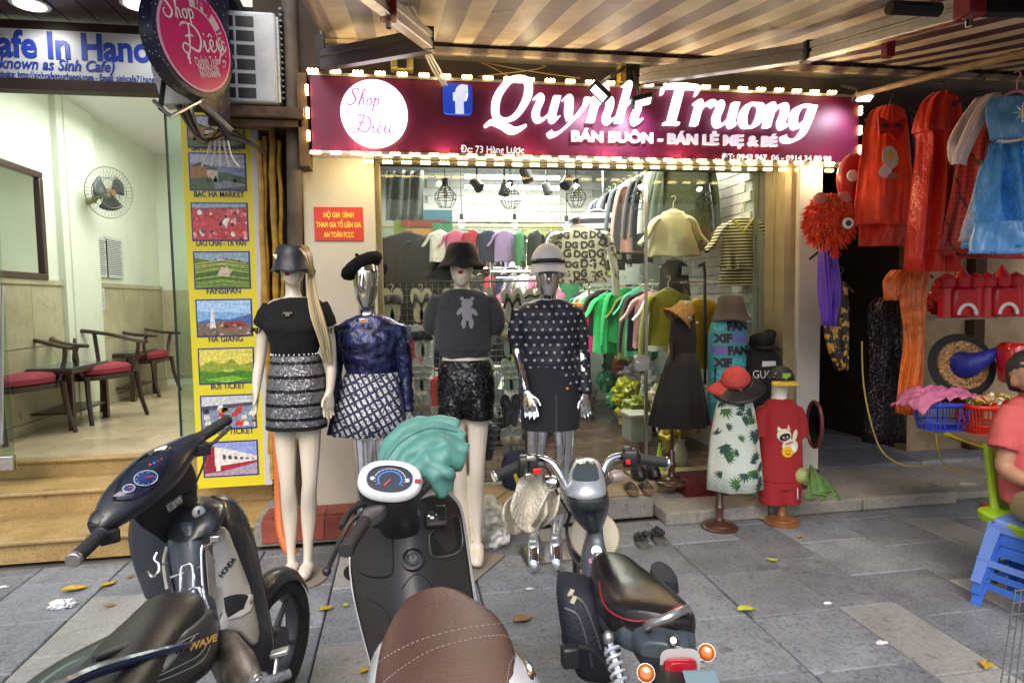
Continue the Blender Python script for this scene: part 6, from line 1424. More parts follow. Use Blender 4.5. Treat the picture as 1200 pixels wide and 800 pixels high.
b = MB(); b.loft(frows([(854, 370, 8, .04), (854, 377, 20, .06), (853, 390, 23, .08), (852, 420, 22, .085), (851, 450, 21, .085), (850, 490, 23, .09)], d))
vest = b.build('vest', mat('vest_ground', (.06, .30, .34), .5), t); bv = bvh_of(vest)
rl = random.Random(8); cols_ = [mat('vest_ink', (.01, .012, .03), .5), mat('vest_ink_teal', (.08, .5, .55), .5), mat('vest_ink_violet', (.2, .12, .5), .5), mat('vest_ink_pale', (.6, .7, .75), .5)]
for r in range(7):
 for c_, s_ in enumerate(('XIF', 'FAN')):
  o0 = W(842+c_*22+(r % 2)*5-3, 386+r*14, d)-FH*.4; q = flat_text(s_, .085, cols_[(0 if (r+c_) % 2 else rl.randrange(1, 4))], t, o0, u=RH, v=Z3, off=.006)
  decal(vest, q, None, t, bvh=bv, n=-FH, off=.003+.0005*c_)
MB().loft(frows([(856, 380, 8, .045), (856, 370, 9, .05), (856, 355, 12, .06)], d)).build('neck', M_skin, t)
bucket_hat(t, mat('brown_cotton_hat', (.075, .058, .05), .8, bump=.5, bs=20), 856, 346, 370, 13, 17, 22.5, d, 5)
bs_ = G(843, 618); d = (bs_-CC).dot(CF)
t = thing('dress_form', 'small dress form in white palm leaf dress with pink and black sun visor', 'dress form', bs_, group='small dress forms by the shop door')
stand(t, bs_, W(855, 500, d).z, M_bronze, .125)
ds_ = skirt(t, [(861, 463, 18, .08), (861, 480, 22, .1), (860, 510, 27, .12), (860, 545, 30, .14), (860, 571, 31.5, .145)], d, mat('white_crepe', (.60, .66, .60), .85, bump=.5, bs=40), 'palm_dress', .045, 7, 3)
bv = bvh_of(ds_); rl = random.Random(21)
M_lf = mat('leaf_print_dark', (.02, .075, .055), .8); M_lf2 = mat('leaf_print_green', (.05, .16, .03), .8)
for i in range(30):
 x, y = 834+rl.random()*52, 470+i*3.4; o0 = W(x, y, d)-FH*.4; ang = rl.uniform(0, 6.3); b = MB(); k_ = .075 if i % 4 else .05
 for j in range(7):
  a_ = ang+(j-3)*.42; L_ = k_*(1-.1*abs(j-3)); dx, dz = math.cos(a_), math.sin(a_)
  b.poly([o0, o0+RH*(dx*L_*.5-dz*L_*.1)+Z3*(dz*L_*.5+dx*L_*.1), o0+RH*dx*L_+Z3*dz*L_, o0+RH*(dx*L_*.5+dz*L_*.1)+Z3*(dz*L_*.5-dx*L_*.1)])
 q = b.build('leaf_print', M_lf2 if i % 5 == 2 else M_lf, t, smooth=False); decal(ds_, q, None, t, bvh=bv, n=-FH, off=.004)
MB().loft(frows([(861, 466, 14, .06), (860, 456, 9, .05), (860, 440, 9, .05)], d)).build('neck', M_skin, t)
c = W(862, 446, d); b = MB(); rings = []
R = Matrix.Rotation(rad(-18), 3, 'Y') @ Matrix.Rotation(rad(20), 3, 'X')
for i in range(8):
 a_ = math.pi/2*i/7; rings.append([c+R @ V(math.cos(q_)*.10*math.cos(a_), math.sin(q_)*.10*math.cos(a_), .10*math.sin(a_)) for q_ in [2*math.pi*k/24 for k in range(24)]])
b.loft(rings, caps=False); b.build('hat_crown', mat('coral_straw', (.62, .07, .06), .7, bump=.8, bs=60), t, thick=.004)
b = MB(); b.grid(lambda u, v: c+R @ V(math.cos(rad(180+260*(u-.154)))*(.10+.10*v*(.55+.45*math.sin(u*math.pi))), math.sin(rad(180+260*(u-.154)))*(.10+.10*v*(.55+.45*math.sin(u*math.pi))), -.005-.055*v), 28, 5)
b.build('visor_brim', mat('black_visor', (.012, .012, .016), .4), t, thick=.005)
b = MB(); b.grid(lambda u, v: c+R @ V(-math.sin(rad(10+95*u))*(.10+.085*v), -math.cos(rad(30+95*u))*(.10+.075*v), .008-.05*v), 12, 3)
b.build('brim_edge', mat('coral_straw'), t, thick=.004)
bs_ = P(895, 560, 4.5); bs_.z = SH_F+.085; d = (bs_-CC).dot(CF)
t = thing('dress_form', 'small dress form in a black hoodie with white lettering and black cap', 'dress form', bs_, group='small dress forms by the shop door')
stand(t, bs_, W(893, 440, d).z, M_bronze, .08)
b = MB(); b.loft(frows([(892, 405, 10, .06), (892, 411, 16, .07), (893, 420, 21, .08), (893, 440, 22, .1), (893, 480, 23, .1), (893, 500, 22, .1)], d))
for A in ([(877, 418, 7, 0), (873, 440, 7, 0), (872, 470, 6, 0)], [(908, 418, 7, 0), (913, 440, 7, 0), (914, 470, 6, 0)]): ptube(b, A, d, 10, 3)
b.ball(W(894, 408, d)+FH*.03, (.075, .07, .05)); hd = b.build('hoodie', mat('black_fleece', (.013, .013, .015), .9, bump=.5, bs=50, sheen=.08), t, remesh=.008); fold(hd, .005)
bv = bvh_of(hd); M_wi = mat('white_ink', (.75, .75, .72), .7)
q = disc_mesh(t, [(-.055, -.02), (.055, -.014), (.055, .02), (-.05, .022)], M_wi, 'print_patch', W(896, 425, d)-FH*.4); decal(hd, q, None, t, bvh=bv, n=-FH)
q = flat_text('GUCCI', .085, M_wi, t, W(893, 441, d)-FH*.4, u=RH, off=.0, width=.2); decal(hd, q, None, t, bvh=bv, n=-FH, off=.004)
MB().loft(frows([(893, 412, 8, .045), (893, 402, 8, .045)], d)).build('neck', M_skin, t)
b = MB(); c = W(893, 399, d); b.loft([ring(c+V(0, 0, z), RH*r+Z3*.1*r, FH*r, 24) for z, r in ((-.035, .085), (-.02, .095), (.03, .095), (.05, .08), (.065, .03))]); b.ball(c+RH*.06+Z3*.045, (.05, .05, .045), 10, 8); b.build('cap', mat('black_cotton_hat'), t, ang=60)
b = MB(); b.grid(lambda u, v: c+RH*(.1*math.sin((u-.5)*2.4)+.03*v)-FH*(.07+.08*v)*math.cos((u-.5)*2.2)+Z3*(-.025-.03*v-.02*(2*u-1)**2), 12, 4); b.build('cap_bill', mat('black_cotton_hat'), t, thick=.006)
bs_ = G(916, 612); d = (bs_-CC).dot(CF)
t = thing('dress_form', 'small dress form in red tee with white cat print, red shorts and black cap', 'dress form', bs_, group='small dress forms by the shop door')
stand(t, bs_, W(914, 500, d).z, M_light, .12, M_light, .32)
b = MB(); b.loft(frows([(913, 466, 9, .05), (914, 470, 17, .06), (914, 477, 22, .08), (914, 500, 23, .1), (914, 530, 25, .105), (914, 562, 27, .11)], d))
for A in ([(896, 478, 8, 0), (891, 492, 9, 0), (890, 512, 9.5, 0)], [(932, 478, 8, 0), (937, 492, 9, 0), (938, 512, 9.5, 0)]): ptube(b, A, d, 10, 3)
M_tee = mat('red_jersey', (.34, .012, .018), .8, bump=.3, bs=40, sheen=.08)
tee = b.build('tee_shirt', M_tee, t, remesh=.008); fold(tee, .007, (9, 9, 4)); bv = bvh_of(tee)
b = MB()
for x in (903, 924): b.loft(frows([(x, 556, 14, .09), (x, 575, 13.5, .09), (x, 588, 13, .085)], d))
b.loft(frows([(914, 555, 24, .1), (914, 570, 23, .1)], d)); sh = b.build('shorts', M_tee, t, remesh=.008); fold(sh, .006)
MB().tube([W(926, 566, d)-FH*.115, W(926, 578, d)-FH*.12], .004, 5).build('drawstring', M_wi, t)
MB().loft(frows([(913, 474, 12, .055), (913, 464, 8.5, .045), (914, 446, 9, .05)], d)).build('neck', mat('white_neck', (.75, .73, .68), .4), t)
pr_ = [('#e0dcc0', ell(-.015, .045, .042, .04)), ('#e0dcc0', [(-.055, .07), (-.05, .1), (-.03, .082)]), ('#e0dcc0', [(.0, .082), (.012, .108), (.024, .075)]), ('#e0dcc0', ell(.02, -.02, .05, .045)), ('#e0dcc0', ell(.05, .045, .014, .034, rot=-.3)), ('#e8a0a0', [(-.002, .083), (.01, .098), (.018, .08)]), ('#181410', ell(-.012, .035, .034, .022, rot=.35)), ('#c87080', ell(.012, .0, .028, .008, rot=.3)), ('#e8b800', ell(.0, -.052, .034, .033)), ('#f4f0e8', ell(.038, -.028, .014, .02)), ('#483000', ell(-.01, -.048, .003, .005)), ('#483000', ell(.01, -.046, .003, .005)), ('#483000', ell(.0, -.064, .014, .003)), ('#f0e8e0', ell(-.022, .034, .005, .005)), ('#f0e8e0', ell(.0, .038, .005, .005)), ('#e05060', ell(-.01, .026, .008, .003))]
for i, (c_, e_) in enumerate(pr_):
 q = disc_mesh(t, [(x*1.15, z*1.15) for x, z in e_], M_print, 'cat_print', W(915, 515, d)-FH*.4, c_); decal(tee, q, None, t, bvh=bv, n=-FH, off=.003+.0006*i)
c = W(915, 444, d); b = MB(); rings = []
for i in range(8):
 a_ = math.pi/2*i/7; rings.append(ring(c+Z3*(.095*math.sin(a_)), RH*(.088*math.cos(a_)+.001), FH*(.098*math.cos(a_)+.001), 24))
b.loft(rings, caps=False); cp = b.build('cap', mat('cap_print', (.02, .02, .022), .6, var=.0), t, thick=.004)
for k in range(16):
 a_ = rf.uniform(-1.4, 1.4); z_ = rf.uniform(.01, .07); rr_ = math.sqrt(max(0, 1-(z_/.095)**2)); p = c+RH*math.sin(a_)*.09*rr_-FH*math.cos(a_)*.1*rr_+Z3*z_
 MB().tube([p, p+V(rf.uniform(-.014, .014), 0, rf.uniform(-.012, .012))], .002, 4).build('scribble', M_wi, t)
MB().box(c-FH*.094+Z3*.035, (.062, .012, .032), Matrix.Rotation(rad(9.6), 3, 'Z')).build('cap_label', mat('lime_label', (.25, .6, .04), .5), t)
b = MB(); b.grid(lambda u, v: c+RH*(.09*math.sin((u-.5)*2.6)*(1+.15*v))-FH*(.09+.075*v)*math.cos((u-.5)*2.0)+Z3*(-.0-.025*v-.012*(2*u-1)**2), 14, 4); b.build('cap_bill', mat('yellow_bill', (.62, .42, .05), .5), t, thick=.005)
hk = thing('hook_pole', 'dark curved hook pole standing behind the small dress forms', 'pole', P(828, 500, 4.85)); MB().tube([P(826, 450, 4.85), P(826, 320, 4.85), P(823, 310, 4.85), P(819, 312, 4.85)], .012, 6, 2).build('rod', M_black, hk)
def shoe(b1, b2, c, ang, s=1.0, style=0):
 M_ = Matrix.Translation(c) @ Matrix.Rotation(ang, 4, 'Z') @ Matrix.Scale(s, 4)
 pts = [(x, z-.1) for x, z in cr(SOLE+[SOLE[0]], 2)[:-1]]; b1.prism([M_ @ V(x, y, .002) for x, y in pts], V(0, 0, .022))
 b2.grid(lambda u, v: M_ @ V((u-.5)*.094, .0+.07*v, .022+.05*math.sin(u*math.pi)), 10, 3)
 return M_
def shoes(lb, p1, p2, ang, m1c, m2c, z, fluffy=False, grp=None):
 q = G(*p1, z); t = thing('sandals', lb, 'sandals', q)
 for p in (p1, p2):
  b1, b2 = MB(), MB(); M_ = shoe(b1, b2, G(*p, z), ang, .92)
  so_ = b1.build('sandal', m1c, t); b2.build('strap', m2c, t, thick=.006)
  if fluffy:
   b = MB()
   for k in range(16): b.ball(M_ @ V(rf.uniform(-.04, .04), .05+rf.uniform(-.03, .04), .065+rf.uniform(-.01, .02)), .015, 6, 4)
   b.build('rosette', M_black, t)
shoes('black fluffy topped sandals lying on the pavement below the kerb', (750, 634), (769, 630), rad(170), mat('grey_insole', (.12, .11, .10), .7), M_black, .0, True)
shoes('black open slides with tan insole on the shop threshold', (738, 574), (756, 573), rad(175), mat('tan_insole', (.2, .12, .07), .6), M_black, SH_F+.022)
bt = G(748, 560, SH_F+.03); bx = thing('black_slippers', 'black chunky slippers behind the slides at the door glass', 'slippers', bt)
for k in (0, 1): MB().loft([ring(bt+V(k*.12+.0, 0, z), V(.05*q, 0, 0), V(0, .09*q, 0), 16, 3) for z, q in ((0, .9), (.03, 1), (.08, .8), (.1, .5))]).build('slipper', M_black, bx)
q = G(572, 640, 0); lumpy('plastic_bag', 'clear plastic bag of small goods on the pavement by the kerb', 'bag', q+V(.0, .05, .14), (.15, .12, .16), mat('bag_print', (.42, .42, .36), .25, bump=1, bs=14, var=.5, vs=22), 4, .3)
q = G(576, 634, 0); lumpy('crumpled_paper', 'white crumpled bundle in front of the plastic bag', 'paper', q+V(.03, -.08, .06), (.07, .06, .07), M_bag, 9, .4, '#d8d8d8')
q = P(608, 556, 4.66); t = thing('backpack', 'navy and yellow bag standing on the threshold behind the chrome legs', 'bag', q)
q.z = SH_F+.16; b = MB(); b.loft([ring(q+V(0, 0, z), V(.13*k, 0, 0), V(0, .07*k, 0), 20, 3) for z, k in ((-.14, .8), (-.1, 1), (.05, 1), (.12, .8), (.15, .4))]); b.build('bag_body', mat('navy_bag', (.012, .016, .05), .6), t)
for k in (-1, 1): MB().box(q+V(.03*k, -.075, -.05), (.025, .006, .13), Matrix.Rotation(k*.3, 3, 'Y')).build('yellow_stripe', mat('bag_yellow', (.7, .6, .02), .5), t)
b = MB(); b.prism([G(x, y, SH_F+.022) for x, y in ((553, 577), (572, 572), (600, 572), (575, 590))], V(0, 0, .012)); tag(b.build('cardboard', mat('cardboard', (.4, .3, .17), .8), None, smooth=False), 'flat piece of cardboard on the shop threshold', 'cardboard')
M_lace = mat('cream_knit_cotton', (.62, .58, .48), .9, bump=1.5, bs=70)
# ============================================================ MOTOR SCOOTERS
def surf(bv, px, py, off=.002):
 v = ray(px, py).normalized(); h = bv.ray_cast(CC, v)
 return (h[0]+h[1]*(off if h[1].dot(v) < 0 else -off)) if h[0] is not None else W(px, py, 2)
def sheet(rows, k=3):
 R_ = [cr([W(*p) for p in r], k) for r in rows]
 cols = [cr([r[i] for r in R_], k) for i in range(len(R_[0]))]
 b = MB(); nu, nv = len(cols), len(cols[0])
 for c in cols: b.v += c
 for i in range(nu-1):
  for j in range(nv-1): a = i*nv+j; b.face((a, a+1, a+nv+1, a+nv))
 return b
def outline(pts, d, off, k=3):
 """closed plate from an outline of (px, py) at depth d, thickened away from the camera"""
 q = cr([tuple(p) for p in pts]+[tuple(pts[0])], k)[:-1]; b = MB(); b.prism([W(p[0], p[1], p[2] if len(p) > 2 else d) for p in q], FH*off); return b
def bar(px_pts, r, m, name, parent, n=10, k=4): return MB().tube([W(*p) for p in px_pts], r, n, k).build(name, m, parent)
def grip(a, b_, r, t, m, endm, n=10):
 a = W(*a); b_ = W(*b_); pts = []; rr = []
 for i in range(29): pts.append(a.lerp(b_, i/28*.9)); rr.append(r*(1.0 if i % 2 else .9)*(1.12 if i in (0, 1) else 1))
 g_ = MB().tube(pts, rr, 14).build('grip', m, t, ang=20); MB().tube([a.lerp(b_, .9), a.lerp(b_, .93), a.lerp(b_, 1)], [r*.9, r*1.15, r*1.0], 14).build('bar_end', endm, t, bevel=.002); return g_
def wheel(t, c, axis, R, w, spokes=5, hub=.06, name='wheel'):
 c = Vector(c); axis = Vector(axis).normalized(); pr_ = []
 for i in range(13):
  a_ = -.25*math.pi+1.5*math.pi*i/12-math.pi*.5+math.pi*.5
  pr_.append((R-w/2+w/2*math.cos(a_-math.pi/4*2+math.pi/4), w/2*math.sin(a_-math.pi/4)))
 prof = [(R-w*.75, -w*.42), (R-w*.45, -w*.5), (R-w*.15, -w*.42), (R, -w*.15), (R+.001, 0), (R, w*.15), (R-w*.15, w*.42), (R-w*.45, w*.5), (R-w*.75, w*.42), (R-w*.75, -w*.42)]
 ty = MB().lathe(prof, c, 40, axis, caps=False).build('tyre', mat('tyre_rubber', (.018, .018, .019), .75, bump=1, bs=60, var=.2), t)
 rm = MB().lathe([(R-w*.74, -w*.3), (R-w*.95, -w*.25), (R-w*.95, w*.25), (R-w*.74, w*.3)], c, 40, axis, caps=False).build('rim', mat('wheel_rim', (.12, .12, .13), .35, .7), t)
 u = axis.orthogonal().normalized(); v = axis.cross(u)
 MB().cyl(c-axis*w*.45, c+axis*w*.45, hub, n=20).build('hub', mat('wheel_rim'), t)
 for i in range(spokes):
  a_ = 2*math.pi*i/spokes; dd = u*math.cos(a_)+v*math.sin(a_); MB().tube([c+dd*hub*.8, c+dd*(R-w*.9)], [.016, .011], 6, flat=.8).build('spoke', mat('wheel_rim'), t)
M_grip = mat('grip_rubber', (.02, .021, .024), .6)
M_navyp = mat('navy_black_plastic', (.016, .019, .027), .34, coat=.3, var=.2, vs=9, bump=.05, bs=60, dirt=.35)
M_brownp = mat('graphite_plastic', (.030, .028, .028), .38, bump=.12, bs=220, var=.08)
M_silv2 = mat('silver_paint', (.55, .57, .6), .25, .35, coat=.6)
M_whp = mat('pearl_white_paint', (.66, .68, .70), .2, coat=.7)
M_tansil = mat('champagne_silver', (.42, .39, .34), .35, .25, coat=.3, dirt=.12)
sc = thing('motor_scooter', 'parked graphite scooter with smooth brown seat and round white speedometer, middle of the three', 'scooter', G(500, 800), group='scooters parked on the pavement')
rows = [(508, 688, 15, .012, 1.86), (508, 692, 33, .03, 1.84), (513, 705, 52, .045, 1.77), (519, 722, 68, .055, 1.69), (523, 746, 78, .062, 1.58), (525, 776, 84, .065, 1.47), (526, 812, 92, .066, 1.36), (528, 870, 100, .066, 1.22), (530, 940, 100, .06, 1.10), (531, 985, 60, .04, 1.04)]
rows = cr(rows, 3)
b = MB(); b.loft([ring(W(x, y, dd)-Z3*hh, (RH+FH*.30)*(h*dd/FOC), Z3*hh, 32, 2.7) for x, y, h, hh, dd in rows])
seat = b.build('seat', mat('brown_leatherette', (.105, .050, .040), .42, bump=.25, bs=130, var=.14, vs=4), sc, ang=80); bv = bvh_of(seat)
M_st = mat('pale_stitching', (.5, .44, .4), .7)
for path in ([(440, 779), (462, 764), (500, 747), (550, 735), (592, 730)], [(449, 800), (470, 783), (505, 762), (550, 749), (585, 744), (597, 747)], [(594, 800), (597, 778), (603, 768)]):
 q = cr([V(x, y, 0) for x, y in path], 14); b = MB()
 for i in range(0, len(q)-1, 2): b.tube([surf(bv, q[i].x, q[i].y, .0012), surf(bv, q[i+1].x, q[i+1].y, .0012)], .0007, 4)
 st2 = b.build('seat_stitching', M_st, sc); st2['kind'] = 'stuff'
b = MB(); b.loft([ring(W(x, y, dd), RH*(h*dd/FOC), Z3*hh, 28, 2.6) for x, y, h, hh, dd in cr([(512, 742, 50, .04, 1.82), (520, 772, 82, .08, 1.72), (532, 815, 104, .11, 1.55), (540, 880, 118, .13, 1.38), (545, 960, 118, .12, 1.24), (548, 1020, 60, .06, 1.15)], 3)])
b.build('rear_bodywork', M_whp, sc, ang=80)
bar([(612, 812, 1.45), (622, 790, 1.5), (606, 766, 1.62)], .012, M_chrome, 'grab_rail', sc)
L_rows = [[(436, 590, 2.22), (455, 590, 2.14), (480, 590, 2.12), (505, 580, 2.18), (522, 578, 2.26)],
  [(419, 612, 2.24), (445, 610, 2.15), (478, 612, 2.10), (512, 606, 2.17), (537, 596, 2.27)],
  [(412, 650, 2.20), (440, 650, 2.12), (480, 652, 2.06), (518, 648, 2.14), (545, 640, 2.24)],
  [(415, 690, 2.14), (442, 692, 2.07), (484, 696, 2.01), (524, 690, 2.09), (551, 682, 2.18)],
  [(425, 735, 2.07), (450, 738, 2.01), (492, 742, 1.94), (532, 736, 2.03), (557, 722, 2.12)],
  [(438, 785, 2.0), (460, 790, 1.94), (500, 796, 1.86), (540, 786, 1.96), (563, 770, 2.05)],
  [(446, 850, 1.92), (468, 855, 1.86), (506, 860, 1.78), (546, 850, 1.88), (570, 830, 1.98)]]
sb = sheet(L_rows, 4); shd = sb.build('leg_shield', M_brownp, sc, thick=.012, ang=80); bv = bvh_of(shd)
f_rows = [[(x+(x-485)*.04, y-4, dd+.05) for x, y, dd in r] for r in L_rows]
mid = [(0, .10), (1, .17), (2, .20), (3, .17), (4, .10)]
f_rows = [[(x+(x-485)*.03+(1.5 if i in (0, 4) else 0), y-3, dd+(.02 if i in (0, 4) else .16)) for i, (x, y, dd) in enumerate(r)] for r in L_rows]
sheet(f_rows, 4).build('front_fairing', M_whp, sc, thick=.01, ang=80)
for sx in (0, 4): MB().tube([W(r[sx][0]+(1 if sx else -1), r[sx][1], r[sx][2]+.006) for r in L_rows], .007, 8, 4).build('shield_edge', M_silv2, sc)
def seam(bv, path, r, m, name, t, closed=True, off=.001):
 q = cr([V(x, y, 0) for x, y in (path+[path[0]] if closed else path)], 5); MB().tube([surf(bv, p.x, p.y, off) for p in q], r, 5, caps=not closed).build(name, m, t)
M_gap = mat('shadow_gap', (.006, .006, .006), .8); M_edge = mat('moulded_edge', (.06, .06, .06), .35)
lidb = MB(); pts = [(417, 628), (430, 618), (452, 616), (459, 626), (461, 655), (458, 674), (436, 676), (421, 668), (416, 648)]
q = cr([V(x, y, 0) for x, y in pts+[pts[0]]], 4)[:-1]; ctr = surf(bv, 438, 648, .010); lidb.v = [ctr]+[surf(bv, p.x, p.y, .001) for p in q]+[surf(bv, p.x*.95+438*.05, p.y*.95+648*.05, .007) for p in q]; n_ = len(q)
for i in range(n_): j = (i+1) % n_; lidb.face((1+i, 1+j, 1+n_+j, 1+n_+i)); lidb.face((1+n_+i, 1+n_+j, 0))
lidb.build('glove_box_lid', M_brownp, sc, ang=25); seam(bv, pts, .0022, M_gap, 'lid_seam', sc)
kc = surf(bv, 484, 656, .0); kn = (CC-kc).normalized()*.6+Z3*.35; kn.normalize()
MB().lathe([(.036, -.004), (.036, .012), (.03, .014), (.028, .006), (.02, .006), (.02, .012), (.0, .012)], kc, 28, kn).build('key_switch', M_black, sc, ang=30)
MB().lathe([(.012, .012), (.012, .018), (.0, .018)], kc, 16, kn).build('key_slot', M_chrome, sc)
MB().box(kc+kn*.02, (.004, .004, .016)).build('key', M_chrome, sc)
pts = [(503, 625), (512, 618), (534, 604), (540, 618), (541, 640), (530, 650), (508, 652), (503, 640)]
b = MB(); q = cr([V(x, y, 0) for x, y in pts+[pts[0]]], 4)[:-1]; b.poly([surf(bv, p.x, p.y, .002) for p in q]); b.build('pocket_opening', M_gap, sc, smooth=False)
seam(bv, pts, .004, M_edge, 'pocket_rim', sc)
pc = surf(bv, 508, 606, .012); u_ = RH*.9+FH*.15; n2 = kn
MB().box(pc, (.075, .03, .075), Matrix((u_.normalized(), n2, u_.normalized().cross(n2))).transposed()).build('socket_panel', M_brownp, sc, bevel=.008)
sp2 = pc+n2*.016; MB().lathe([(.016, 0), (.016, .006), (.011, .007), (.011, 0)], sp2+RH*-.012, 20, n2).build('socket', M_chrome, sc)
MB().box(sp2+RH*.02, (.02, .01, .035), Matrix((u_.normalized(), n2, u_.normalized().cross(n2))).transposed()).build('switch', M_gap, sc, bevel=.002)
seam(bv, [(470, 690), (490, 672), (515, 700), (540, 760)], .0018, M_gap, 'column_seam', sc, False)
seam(bv, [(430, 700), (455, 720), (468, 780)], .0018, M_gap, 'column_seam', sc, False)
dc = W(457, 563, 1.93); n3 = ((CC-dc).normalized()*.75+Z3*.55).normalized(); u3 = (W(493, 574, 1.97)-dc); u3 = (u3-n3*u3.dot(n3)).normalized(); v3 = n3.cross(u3)
def dring(c, a, b_, n=36, e=2.3): return ring(c, u3*a, v3*b_, n, e)
b = MB(); b.loft([dring(dc, .094, .066), dring(dc-n3*.02, .098, .070), dring(dc-n3*.055-Z3*.01, .094, .066), dring(W(458, 592, 1.99), .088, .055), dring(W(464, 606, 2.05), .078, .045), dring(W(470, 622, 2.12), .06, .035)])
b.build('handlebar_housing', M_brownp, sc, ang=50)
MB().loft([dring(dc-n3*.004, .097, .069), dring(dc+n3*.010, .094, .066), dring(dc+n3*.016, .084, .057), dring(dc+n3*.012, .068, .046)], caps=False).build('speedometer_ring', M_whp, sc, ang=50)
MB().loft([dring(dc+n3*.001, .072, .049), dring(dc+n3*.006, .07, .047)]).build('speedometer_face', mat('dial_black', (.012, .014, .02), .25), sc)
M_bluel = mat('dial_blue', (.05, .25, .7), .4, emis='#2060d0', es=.6); M_dw = mat('dial_white', (.75, .78, .8), .4)
def arc(r, a0, a1, w_, m, name, z=.0075, n=20, cx=0, t=sc): 
 MB().grid(lambda u, v: dc+n3*z+u3*(cx+(r+w_*v)*math.cos(a0+(a1-a0)*u))+v3*((r+w_*v)*math.sin(a0+(a1-a0)*u)*.8), n, 1).build(name, m, t)
arc(.033, -.6, 3.8, .004, M_bluel, 'dial_arc'); arc(.046, .2, 2.9, .002, M_dw, 'dial_arc')
for i in range(15):
 a_ = 3.7-4.2*i/14; p = dc+n3*.008; MB().tube([p+u3*.041*math.cos(a_)+v3*.033*math.sin(a_), p+u3*.046*math.cos(a_)+v3*.037*math.sin(a_)], .0009, 4).build('dial_tick', M_dw, sc)
MB().tube([dc+n3*.009+u3*.002, dc+n3*.009-u3*.014-v3*.022], .0018, 4).build('needle', mat('needle_red', (.8, .05, .02), .4, emis='#ff3010', es=.5), sc)
for k_, dx in enumerate((-.052, .052)): MB().cyl(dc+u3*dx+n3*.007, dc+u3*dx+n3*.009, .007, n=12).build('tell_tale', M_dw, sc)
MB().loft([dring(dc+n3*z, .071, .048) for z in (.0125, .014)]).build('dial_glass', glassmat('dial_glass', (.95, .97, 1), 1), sc)
MB().box(dc+u3*.084-v3*.005+n3*.016, (.018, .014, .003), Matrix((u3, v3, n3)).transposed()).build('badge', mat('badge_red', (.3, .02, .03), .4), sc)
bar([(448, 600, 1.92), (436, 604, 1.83), (426, 611, 1.78)], .014, M_black, 'handlebar', sc)
grip((427, 611, 1.78), (405, 645, 1.58), .0185, sc, M_grip, M_grip)
MB().loft([ring(W(x, y, dd), RH*r, (Z3*.7+FH*.7)*r*.9, 16, 3) for x, y, dd, r in ((446, 598, 1.90, .022), (439, 602, 1.85, .033), (429, 608, 1.80, .03), (425, 612, 1.77, .02))]).build('switch_housing', mat('dark_alloy', (.16, .16, .17), .3, .7), sc, bevel=.003)
bar([(434, 596, 1.86), (414, 608, 1.76), (401, 628, 1.66), (386, 662, 1.55), (383, 669, 1.53)], .0065, M_black, 'brake_lever', sc); MB().ball(W(383, 669, 1.53), .011, 10, 8).build('lever_tip', M_black, sc)
bar([(440, 592, 1.92), (425, 590, 1.90), (408, 602, 1.85), (400, 618, 1.78)], .009, M_black, 'mirror_stub', sc)
bar([(446, 604, 1.95), (428, 586, 1.97), (416, 596, 2.0), (424, 620, 2.12)], .005, M_cable, 'brake_cable', sc); bar([(446, 602, 1.95), (432, 582, 1.98), (444, 580, 2.05)], .005, M_cable, 'brake_cable', sc)
MB().box(W(441, 613, 1.84), (.018, .03, .02)).build('horn_button', M_black, sc, bevel=.003)
bar([(480, 590, 1.98), (510, 560, 2.06), (535, 535, 2.14)], .014, M_black, 'handlebar', sc)
wheel(sc, W(486, 752, 2.62), RH*.93-FH*.3, .25, .10); bar([(478, 640, 2.3), (480, 700, 2.5), (478, 752, 2.6)], .018, M_alu, 'fork', sc)
MB().loft([ring(W(482, y, dd), RH*.07, FH*h, 16) for y, dd, h in ((650, 2.45, .04), (670, 2.5, .16), (690, 2.55, .20))], caps=True).build('front_fender', M_whp, sc)
wheel(sc, W(535, 1150, 1.28), RH, .25, .11)
M_teal = mat('teal_nylon', (.085, .25, .215), .5, bump=.15, bs=40, var=.1)
b = MB()
for r_, pts in ((.034, ((450, 542, 2.12), (464, 516, 2.18), (498, 498, 2.22), (538, 500, 2.22))), (.036, ((456, 546, 2.09), (474, 522, 2.13), (508, 508, 2.17), (545, 514, 2.18))), (.036, ((466, 550, 2.07), (486, 532, 2.10), (516, 521, 2.13), (547, 529, 2.14))), (.033, ((480, 556, 2.06), (498, 543, 2.07), (520, 535, 2.09), (541, 543, 2.11))), (.026, ((496, 552, 2.06), (510, 558, 2.05), (520, 580, 2.06))), (.022, ((510, 545, 2.05), (524, 556, 2.05), (528, 572, 2.07))), (.05, ((475, 535, 2.16), (505, 520, 2.2), (535, 518, 2.2)))):
 b.tube([W(*p) for p in pts], [r_*.6]+[r_]*(len(pts)-2)+[r_*.7], 12, 6)
jk = b.build('rain_jacket', M_teal, None, remesh=.007, origin=W(500, 520, 2.1)); tag(jk, 'teal rain jacket bundled over the right grip of the middle scooter', 'jacket')
for v in jk.data.vertices:
 p = jk.location+v.co; q = p.x*RH.x+p.y*RH.y; v.co += v.normal*(.009*(1-2.4*abs(noise.noise(V(q*8+p.z*14, p.z*9-q*12, p.y*3))))+.006*noise.noise(V(q*14, p.z*16, 1)))
md = jk.modifiers.new('s', 'SMOOTH'); md.iterations = 3; md.factor = .5
bvj = bvh_of(jk); MB().tube([surf(bvj, p.x, p.y, .001) for p in cr([V(*q, 0) for q in ((452, 540), (472, 516), (504, 502), (536, 506))], 6)], .0022, 5).build('seam', mat('teal_seam', (.03, .12, .10), .6), jk)
em = thing('electric_moped', 'small electric moped with black seat, chrome handlebar and red tail lamp', 'scooter', G(720, 800), group='scooters parked on the pavement')
M_grey = mat('blue_grey_plastic', (.06, .075, .09), .35, coat=.25, var=.08)
